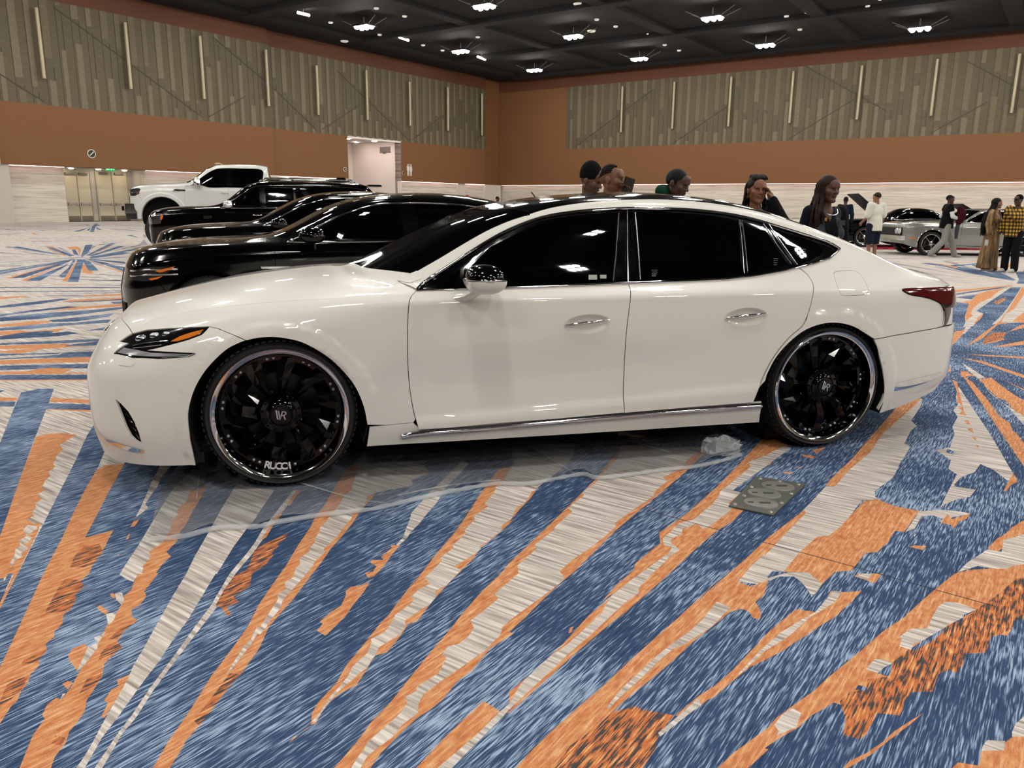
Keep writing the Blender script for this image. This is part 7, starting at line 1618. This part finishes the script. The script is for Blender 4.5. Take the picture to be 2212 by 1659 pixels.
    # clothes
    for cl in clothes:
        kd, mat, i = cl['kind'], cl['mat'], cl.get('i', .014); G = Field(.03); up = cl.get('sleeve', 1.)
        if kd in ('top', 'vest'):
            torso(G, i)
            if up: [arm(G, sd, i+cl.get('loose', .0), up, (.049, .045, .036)) for sd in 'LR']
            if cl.get('hem', .5) < .5: G.cone((0, 0, .60*H), (0, .005, cl['hem']*H-.03), .135*k*b+i, .150*k*b+i, .04)
            if cl.get('collar'): G.cone(neck-np.array([0, 0, .06]), neck+np.array([0, -.004, .018]), .072*k, .068*k, .02)
            if cl.get('hood'): G.cone((-.085*k, .055+lean, .895*H), (.085*k, .055+lean, .895*H), .058*k, .058*k, .04); G.cone((-.095*k, .02+lean, .89*H), (-.05*k, -.075+lean, .815*H), .034*k, .026*k, .03); G.cone((.095*k, .02+lean, .89*H), (.05*k, -.075+lean, .815*H), .034*k, .026*k, .03); G.ell((0, .085+lean, .83*H), (.13*k, .07*k, .09*k), .04)
            hem = cl.get('hem', .50)*H; nd = cl.get('neck', .03); nw = cl.get('nw', .072)*k
            def fn(X, G=G, hem=hem, nd=nd, nw=nw, kd=kd, cl=cl):
                d = np.maximum(G.ev(X), hem-X[:, 2])
                if not cl.get('hood'): nk = np.hypot(X[:, 0]/nw, (X[:, 1]+.012-lean)/(nw*1.05)); dn = (nk-1)*nw; d = np.maximum(d, -np.maximum(dn, (zs+.02)-X[:, 2]))
                if nd: vd = np.maximum(np.abs(X[:, 0])-np.maximum(0, (X[:, 2]-(zs+.015-nd))*cl.get('vw', .55)), np.maximum(X[:, 1]+.0, (zs-nd)-X[:, 2])); d = np.maximum(d, -vd)
                if kd == 'vest' and cl.get('open'): d = np.maximum(d, -np.maximum(np.abs(X[:, 0]-.0)-cl['open'], X[:, 1]))
                return d
            field_mesh(cl.get('name', 'shirt'), fn, box, .012 if detail else .017, None, mat if isinstance(mat, list) else [mat], body)
        elif kd in ('trousers', 'shorts'):
            for sd in 'LR': leg(G, sd, i, cl.get('len', 1.), cl.get('flare', .01))
            G.ell((0, .01, .53*H), (.155*k*b+i, .115*k*b+i, .085*k+i)); G.cone((0, 0, .55*H), (0, 0, .585*H), .13*k, .13*k)
            zt = cl.get('waist', .575)*H; zl = cl.get('cut', 0.)*H
            field_mesh(kd, lambda X, G=G, zt=zt, zl=zl: np.maximum(np.maximum(G.ev(X), X[:, 2]-zt), zl-X[:, 2]), box, .012 if detail else .017, None, [mat], body)
        elif kd == 'dress':
            torso(G, i); [arm(G, sd, i+.006, up, (.054, .052, .05)) for sd in 'LR']; G.cone((0, .0, .52*H), (0, .02, .06*H), .165*k, .235*k, .05)
            field_mesh('dress', lambda X, G=G: np.maximum(np.maximum(G.ev(X), .035*H-X[:, 2]), -np.maximum(np.abs(X[:, 0])-np.maximum(0, (X[:, 2]-.70*H)*.6), np.maximum(X[:, 1], .70*H-X[:, 2]))) if True else 0, box, .012 if detail else .017, None, [mat], body)
    if shoes:
        G = Field(.02)
        for sd in 'LR': foot(G, sd, .010)
        SO = pbr('shoe_sole', 'c9c6c0', .6)
        o = field_mesh('shoes', lambda X: np.maximum(G.ev(X), np.maximum(X[:, 2]-.115, -X[:, 2]+.004)), [box[0], box[1], (-.02, .2)], .010, None, [pbr('shoe_'+shoes, shoes, .55), SO], body, lambda X: (X[:, 2] < .028).astype(int))
    return body, P, A, hs
def tuple_hex(c, m, t=(1, 1, 1)):
    o = []
    for v, q in zip(c[:3], t):
        v = min(1., max(0., v*m*q)); o.append(int(round(255*(12.92*v if v <= .0031308 else 1.055*v**(1/2.4)-.055))))
    return '%02x%02x%02x' % tuple(o)
def _cr3(P, k):
    P = [np.array(p, float) for p in P]; Q = [2*P[0]-P[1]]+P+[2*P[-1]-P[-2]]; out = []
    for i in range(1, len(Q)-2):
        for j in range(k):
            t = j/k; a, b, c, d = Q[i-1], Q[i], Q[i+1], Q[i+2]; out.append(.5*((2*b)+(c-a)*t+(2*a-5*b+4*c-d)*t*t+(3*b-a-3*c+d)*t**3))
    return out+[P[-1]]
def local(body, x, y, D):
    """pixel at depth D -> the person's own coordinates"""
    p = aty(x, y, D)-np.array([body[0], body[1], 0]); return p
def cloth(name, c, rough=.85, bump=(60, .3, .006)): return pbr('cloth_'+name, c, rough, bump=bump, spec=.12)
def at_px(x, D): return (ray(x, 445)[0]*D/ray(x, 445)[1], D)
def plaid():
    k = NT('buffalo_plaid'); g = k.n('TexCoord').outputs['Object']; s = k.n('SeparateXYZ'); k.l(g, s.inputs[0])
    def band(o, f, ph=0.): return k.math('GREATER_THAN', k.math('FRACT', k.math('ADD', k.math('MULTIPLY', o, f), ph)), .5)
    u = k.math('ADD', s.outputs[0], k.math('MULTIPLY', s.outputs[1], .9)); a, b = band(u, 13.), band(s.outputs[2], 13., .2); t = k.math('MULTIPLY', k.math('ADD', a, b), .5)
    k.l(k.ramp(t, [(0, 'c9981f'), (.3, 'c9981f'), (.45, '5a4414'), (.6, '5a4414'), (.8, '0f0e0c'), (1, '0f0e0c')]), k.b.inputs['Base Color']); k.nt.nodes[-1]; k.b.inputs['Roughness'].default_value = .9; return k.m
def dress_mat():
    k = NT('gold_pleats'); g = k.n('TexCoord').outputs['Object']; n = k.noise(k.mapv(g, (16, 16, 1.8)), 1., 3., .6); n2 = k.noise(k.mapv(g, (55, 55, 2)), 1., 2.)
    k.l(k.ramp(k.math('ADD', k.math('MULTIPLY', n, .8), k.math('MULTIPLY', n2, .25)), [(.38, '2a1d10'), (.5, '6a4d2a'), (.6, '8a6b40'), (.7, 'b39a70')]), k.b.inputs['Base Color']); k.b.inputs['Roughness'].default_value = .5
    bp = k.n('Bump'); bp.inputs['Distance'].default_value = .03; k.l(n2, bp.inputs['Height']); k.l(bp.outputs[0], k.b.inputs['Normal']); return k.m
def build_people():
    BLK = cloth('black', '08080a'); CHA = cloth('charcoal', '383b40'); GRN = cloth('dark_green', '123a2c'); WHT = cloth('white', 'c9cac8'); LG = cloth('light_grey', 'aeb2b8'); NAVY = cloth('navy', '161c2c'); MAR = cloth('maroon', '4a0f1c'); GSW = cloth('grey_sweat', '85837e'); JEAN = cloth('dark_jeans', '101114'); BLUE = cloth('royal_blue', '23358a'); RED = cloth('red', 'a01520')
    # --- behind the white sedan
    D = 7.15; p = at_px(1272, D)
    person('man in a black beanie and white shirt smiling down behind the white sedan roof', p, math.radians(58), 1.73, '5a3826', eyes=False, head=(.0, .30, 0), hats=[dict(kind='beanie', mat=cloth('beanie', '08090b'))], hair=None, beard=.45,
        clothes=[dict(kind='top', mat=WHT, sleeve=.45, neck=0), dict(kind='trousers', mat=JEAN)])
    D = 6.72; p = at_px(1316, D); q = atz(0, 0); 
    tgt = aty(1357, 404, 6.62)
    rz = math.radians(66); Rl = rotz(rz).T; loc3 = np.array([p[0], p[1], 0]); w = Rl@(tgt-loc3)
    person('man with cornrow braids in profile, standing in front of the man in the beanie', p, rz, 1.725, '70472f', build=1.1, head=(.0, -.02, 0), hair='cornrows', beard=.3,
        arms={'L': dict(e=(.24, -.20, 1.18), w=tuple(w+np.array([0, .05, -.10])), dir=(0, -.3, 1), palm=(-1, 0, 0), curl=.7, fine=False)}, clothes=[dict(kind='top', mat=cloth('cream', 'c4bfb2'), sleeve=.45, neck=0, collar=True, nw=.06), dict(kind='trousers', mat=JEAN)])
    m = MB(); m.box((0, 0, 0), (.09, .014, .13)); m.box((-.025, -.008, .04), (.03, .006, .03)); o = m.build('phone', [pbr('phone_black', '0a0a0b', .4)]); o.location = tgt+np.array([0, 0, .01]); o.rotation_euler = (0, .25, .35); tag(o, 'black phone held up in front of the man with cornrow braids', 'phone')
    D = 6.78; p = at_px(1451, D)
    person('man in a dark green hoodie smiling down, standing behind the sedan roof', p, math.radians(48), 1.70, '452a1d', eyes=False, head=(.05, .30, .05, 0, -.03), hair='short', beard=.25, clothes=[dict(kind='top', mat=WHT, sleeve=0., neck=0, i=.006, name='undershirt', nw=.062), dict(kind='top', mat=GRN, sleeve=1., hood=True, neck=.05, vw=.7, name='hoodie'), dict(kind='trousers', mat=JEAN)])
    D = 6.85; p = at_px(1631, D); rz = math.radians(4); Rl = rotz(rz).T; loc3 = np.array([p[0], p[1], 0]); wr = Rl@(aty(1666, 431, D-.10)-loc3); el = wr+np.array([.10, -.06, -.20])
    b, P, A, hs = person('woman with long braids in black facing the camera, hand raised to her hair', p, rz, 1.655, '7a4c35', fem=True, head=(.0, .02, 0), hair='braids', haircol='1c130e', arms={'L': dict(e=tuple(el), w=tuple(wr), dir=(-.30, .06, 1), palm=(-1, .2, 0), curl=.45, fine=True)},
        clothes=[dict(kind='top', mat=BLK, sleeve=.96, neck=.02, name='jacket'), dict(kind='trousers', mat=BLK)])
    m = MB(); w_ = A['L'][2]; d_ = np.array([-.25, 0, 1.]); d_ /= np.linalg.norm(d_); m.tube([w_-d_*.012, w_+d_*.012], .034, 14); smooth_angle(m.build('wristband', [pbr('band_blue', '3f8fc9', .5)], b), 50)
    for sg in (-1, 1):
        m = MB(); c_ = P((sg*.078, .0, -.055)); m.tube([c_+np.array([.002*math.cos(t), .016*math.sin(t), .016*math.cos(t)]) for t in np.linspace(0, 6.28, 16)], .0018, 5); m.build('hoop_earring', [pbr('gold', 'c9a050', .25, 1.)], b)
    D = 7.25; p = at_px(1785, D)
    b, P, A, hs = person('woman with dreadlocks in a charcoal vest looking right behind the sedan tail', p, math.radians(9), 1.675, '4f2f22', build=1.02, fem=True, head=(.20, .05, .03), hair='dreads', haircol='23130c', smile=True,
        clothes=[dict(kind='top', mat=cloth('blue_black', '0d0f16'), sleeve=.98, neck=.10, vw=.6, i=.010, name='blouse'), dict(kind='vest', mat=CHA, sleeve=0, neck=.10, i=.017, open=.055, name='vest', hem=.46), dict(kind='trousers', mat=BLK)])
    SIL = pbr('silver_chain', 'd0d0d4', .2, 1.); m = MB(); zc_ = .80*1.675; m.tube([(.085*math.cos(t), -.02-.105*math.sin(t), zc_+.055-.06*math.sin(t)) for t in np.linspace(-.1, 3.24, 22)], .0045, 6); smooth_angle(m.build('necklace', [SIL], b), 60)
    m = MB(); m.tube([(-.10, -.06, 1.40), (-.085, -.135, 1.32), (-.05, -.15, 1.2), (.02, -.155, 1.05)], .016, 6, sy=.3); st = m.build('bag_strap', [BLK], b); m = MB(); m.box((-.083, -.152, 1.30), (.022, .010, .030)); m.build('buckle', [pbr('gold', 'c9a050', .25, 1.)], st)
    for z in (1.14, 1.02, .92): m = MB(); m.ell((.058, -.152, z), (.011, .006, .011), 0, 10, 6); m.build('button', [SIL], b)
    m = MB(); m.box((.075, -.150, 1.27), (.075, .012, .045), 0, rotz(.2)); m.build('pocket_flap', [CHA], b)
    # --- far right
    D = 21.; p = at_px(1893, D)
    person('man in a white t-shirt and navy shorts seen from behind beside the black car', p, math.radians(205), 1.80, '8a5f48', build=1.12, hair='fade', haircol='241a14', detail=False, arms={'L': dict(e=(.27, -.02, 1.16), w=(.22, -.22, 1.02))}, clothes=[dict(kind='top', mat=cloth('tee_white', 'd2d0c6'), sleeve=.42, loose=.012, neck=0, i=.03, hem=.45), dict(kind='shorts', mat=NAVY, len=.52, cut=.26, i=.03, flare=.03)])
    D = 23.3; p = at_px(2050, D)
    b, *_ = person('man in a black vest and grey sweatpants walking past the silver car', p, math.radians(78), 1.79, '4a2e22', hair='fade', detail=False, arms={'L': dict(e=(.24, .10, 1.18), w=(.24, -.12, 1.06)), 'R': dict(e=(-.26, -.06, 1.18), w=(-.28, -.26, 1.10))}, legs={'L': dict(k=(.10, -.22, .50), a=(.11, -.34, .09)), 'R': dict(k=(-.10, .04, .49), a=(-.11, .36, .11), toe=(0, -.13, -.06))}, shoes='8a8a88',
        clothes=[dict(kind='top', mat=cloth('white_sleeve', 'c9c9c9'), sleeve=.95, neck=0, i=.01, name='shirt'), dict(kind='vest', mat=BLK, sleeve=.16, neck=0, i=.035, collar=True, name='puffer_vest', hem=.47), dict(kind='trousers', mat=GSW, i=.02, flare=.02)])
    q = aty(2074, 470, 22.95); m = MB(); m.tube([q+np.array(v) for v in ((-.06, 0, .30), (.0, .02, .24), (.03, -.02, .06), (.0, .02, -.10), (-.02, 0, -.2))], [.05, .12, .15, .13, .06], 10, sy=.6); m.tube([q+np.array(v) for v in ((.0, .03, -.1), (-.03, .03, -.35), (-.02, .03, -.6))], [.09, .08, .06], 8, 1, sy=.5); o = m.build('jacket', [cloth('dark_maroon', '330a16'), CHA]); smooth_angle(o, 80); tag(o, 'maroon jacket carried by the man in grey sweatpants', 'jacket')
    D = 18.4; p = at_px(2152, D); DM = dress_mat()
    person('woman with long black hair in a long gold brown pleated dress', p, math.radians(40), 1.64, '8a5f4a', fem=True, head=(.35, -.02, 0), hair='long', haircol='0b0908', detail=True, arms={'R': dict(e=(-.24, .02, 1.06), w=(-.27, -.05, .84), curl=.9), 'L': dict(e=(.25, -.02, 1.08), w=(.24, -.16, .90))}, clothes=[dict(kind='dress', mat=DM, sleeve=.95)], shoes='7a6a58')
    q = aty(2131, 524, 18.2); m = MB(); m.box(q, (.07, .012, .13)); tag(m.build('phone', [pbr('phone_white', 'c9c9c6', .4)]), 'pale phone in the hand of the woman in the gold dress', 'phone')
    D = 18.0; p = at_px(2199, D); rz = math.radians(-62); Rl = rotz(rz).T; w = Rl@(aty(2170, 452, 18.1)-np.array([p[0], p[1], 0]))
    person('man in a yellow and black plaid shirt and black cap at the right edge', p, rz, 1.72, '4a2f22', detail=True, hair='fade', hats=[dict(kind='cap', mat=BLK)], arms={'L': dict(e=(.17, -.22, 1.22), w=tuple(w+np.array([0, .09, -.02])), dir=(0, -1, .25), palm=(0, 0, -1), curl=.6), 'R': dict(e=(-.24, .05, 1.12), w=(-.25, -.12, .92))}, clothes=[dict(kind='top', mat=plaid(), sleeve=.95, neck=0, i=.03, loose=.012, collar=True, hem=.46, name='plaid_shirt'), dict(kind='trousers', mat=JEAN, i=.018, flare=.02)], shoes='d0cec8')
    # --- far off by the corner
    D = 46.; p = at_px(1009.5, D); person('person in a red cap far off beyond the black sedan roof', p, .3, 1.88, '5a3a2a', detail=False, hats=[dict(kind='cap', mat=RED)], hair='fade', hands=False, clothes=[dict(kind='top', mat=BLK, sleeve=.9, neck=0), dict(kind='trousers', mat=JEAN)])
    D = 40.; p = at_px(1074.5, D); person('man in a blue shirt and dark cap far off between the two sedan roofs', p, math.radians(50), 1.76, '3a2418', detail=False, hats=[dict(kind='cap', mat=BLK)], hair='fade', hands=False, build=1.15, clothes=[dict(kind='top', mat=BLUE, sleeve=.45, neck=0, i=.02), dict(kind='trousers', mat=JEAN)])
    D = 28.5; p = at_px(1826, D); person('person in navy beside the raised hood of the black muscle car', p, math.radians(160), 1.78, '3a261c', detail=False, hair='fade', hands=False, clothes=[dict(kind='top', mat=NAVY, sleeve=.9, neck=0, i=.025), dict(kind='trousers', mat=JEAN)])
# ================================================================ assemble
build_room()
build_carpet(CORNER)
HS, HERO = build_hero()
build_cars()
build_muscle()
build_floor_things()
build_people()
# ================================================================ camera, world, output
def camera():
    cd = bpy.data.cameras.new('camera'); cd.sensor_fit = 'HORIZONTAL'; cd.sensor_width = 36; cd.lens = 36*FOC/PW; cd.clip_end = 400; cd.clip_start = .05
    o = link(bpy.data.objects.new('camera', cd))
    M = Matrix(((RT[0], UP[0], -FW[0], 0), (RT[1], UP[1], -FW[1], 0), (RT[2], UP[2], -FW[2], EYE), (0, 0, 0, 1))); o.matrix_world = M
    bpy.context.scene.camera = o
camera()
w = bpy.data.worlds.new('World'); bpy.context.scene.world = w; w.use_nodes = True
w.node_tree.nodes['Background'].inputs[0].default_value = (.02, .02, .022, 1); w.node_tree.nodes['Background'].inputs[1].default_value = .3
sc = bpy.context.scene
sc.view_settings.view_transform = 'Standard'; sc.view_settings.look = 'None'; sc.view_settings.gamma = 1; sc.view_settings.exposure = EXPOSURE
sc.cycles.use_denoising = True; sc.cycles.use_adaptive_sampling = True; sc.cycles.adaptive_threshold = .07
sc.cycles.max_bounces = 6; sc.cycles.diffuse_bounces = 2; sc.cycles.glossy_bounces = 4; sc.cycles.transmission_bounces = 4; sc.cycles.transparent_max_bounces = 8
sc.cycles.caustics_reflective = False; sc.cycles.caustics_refractive = False; sc.cycles.sample_clamp_indirect = 4
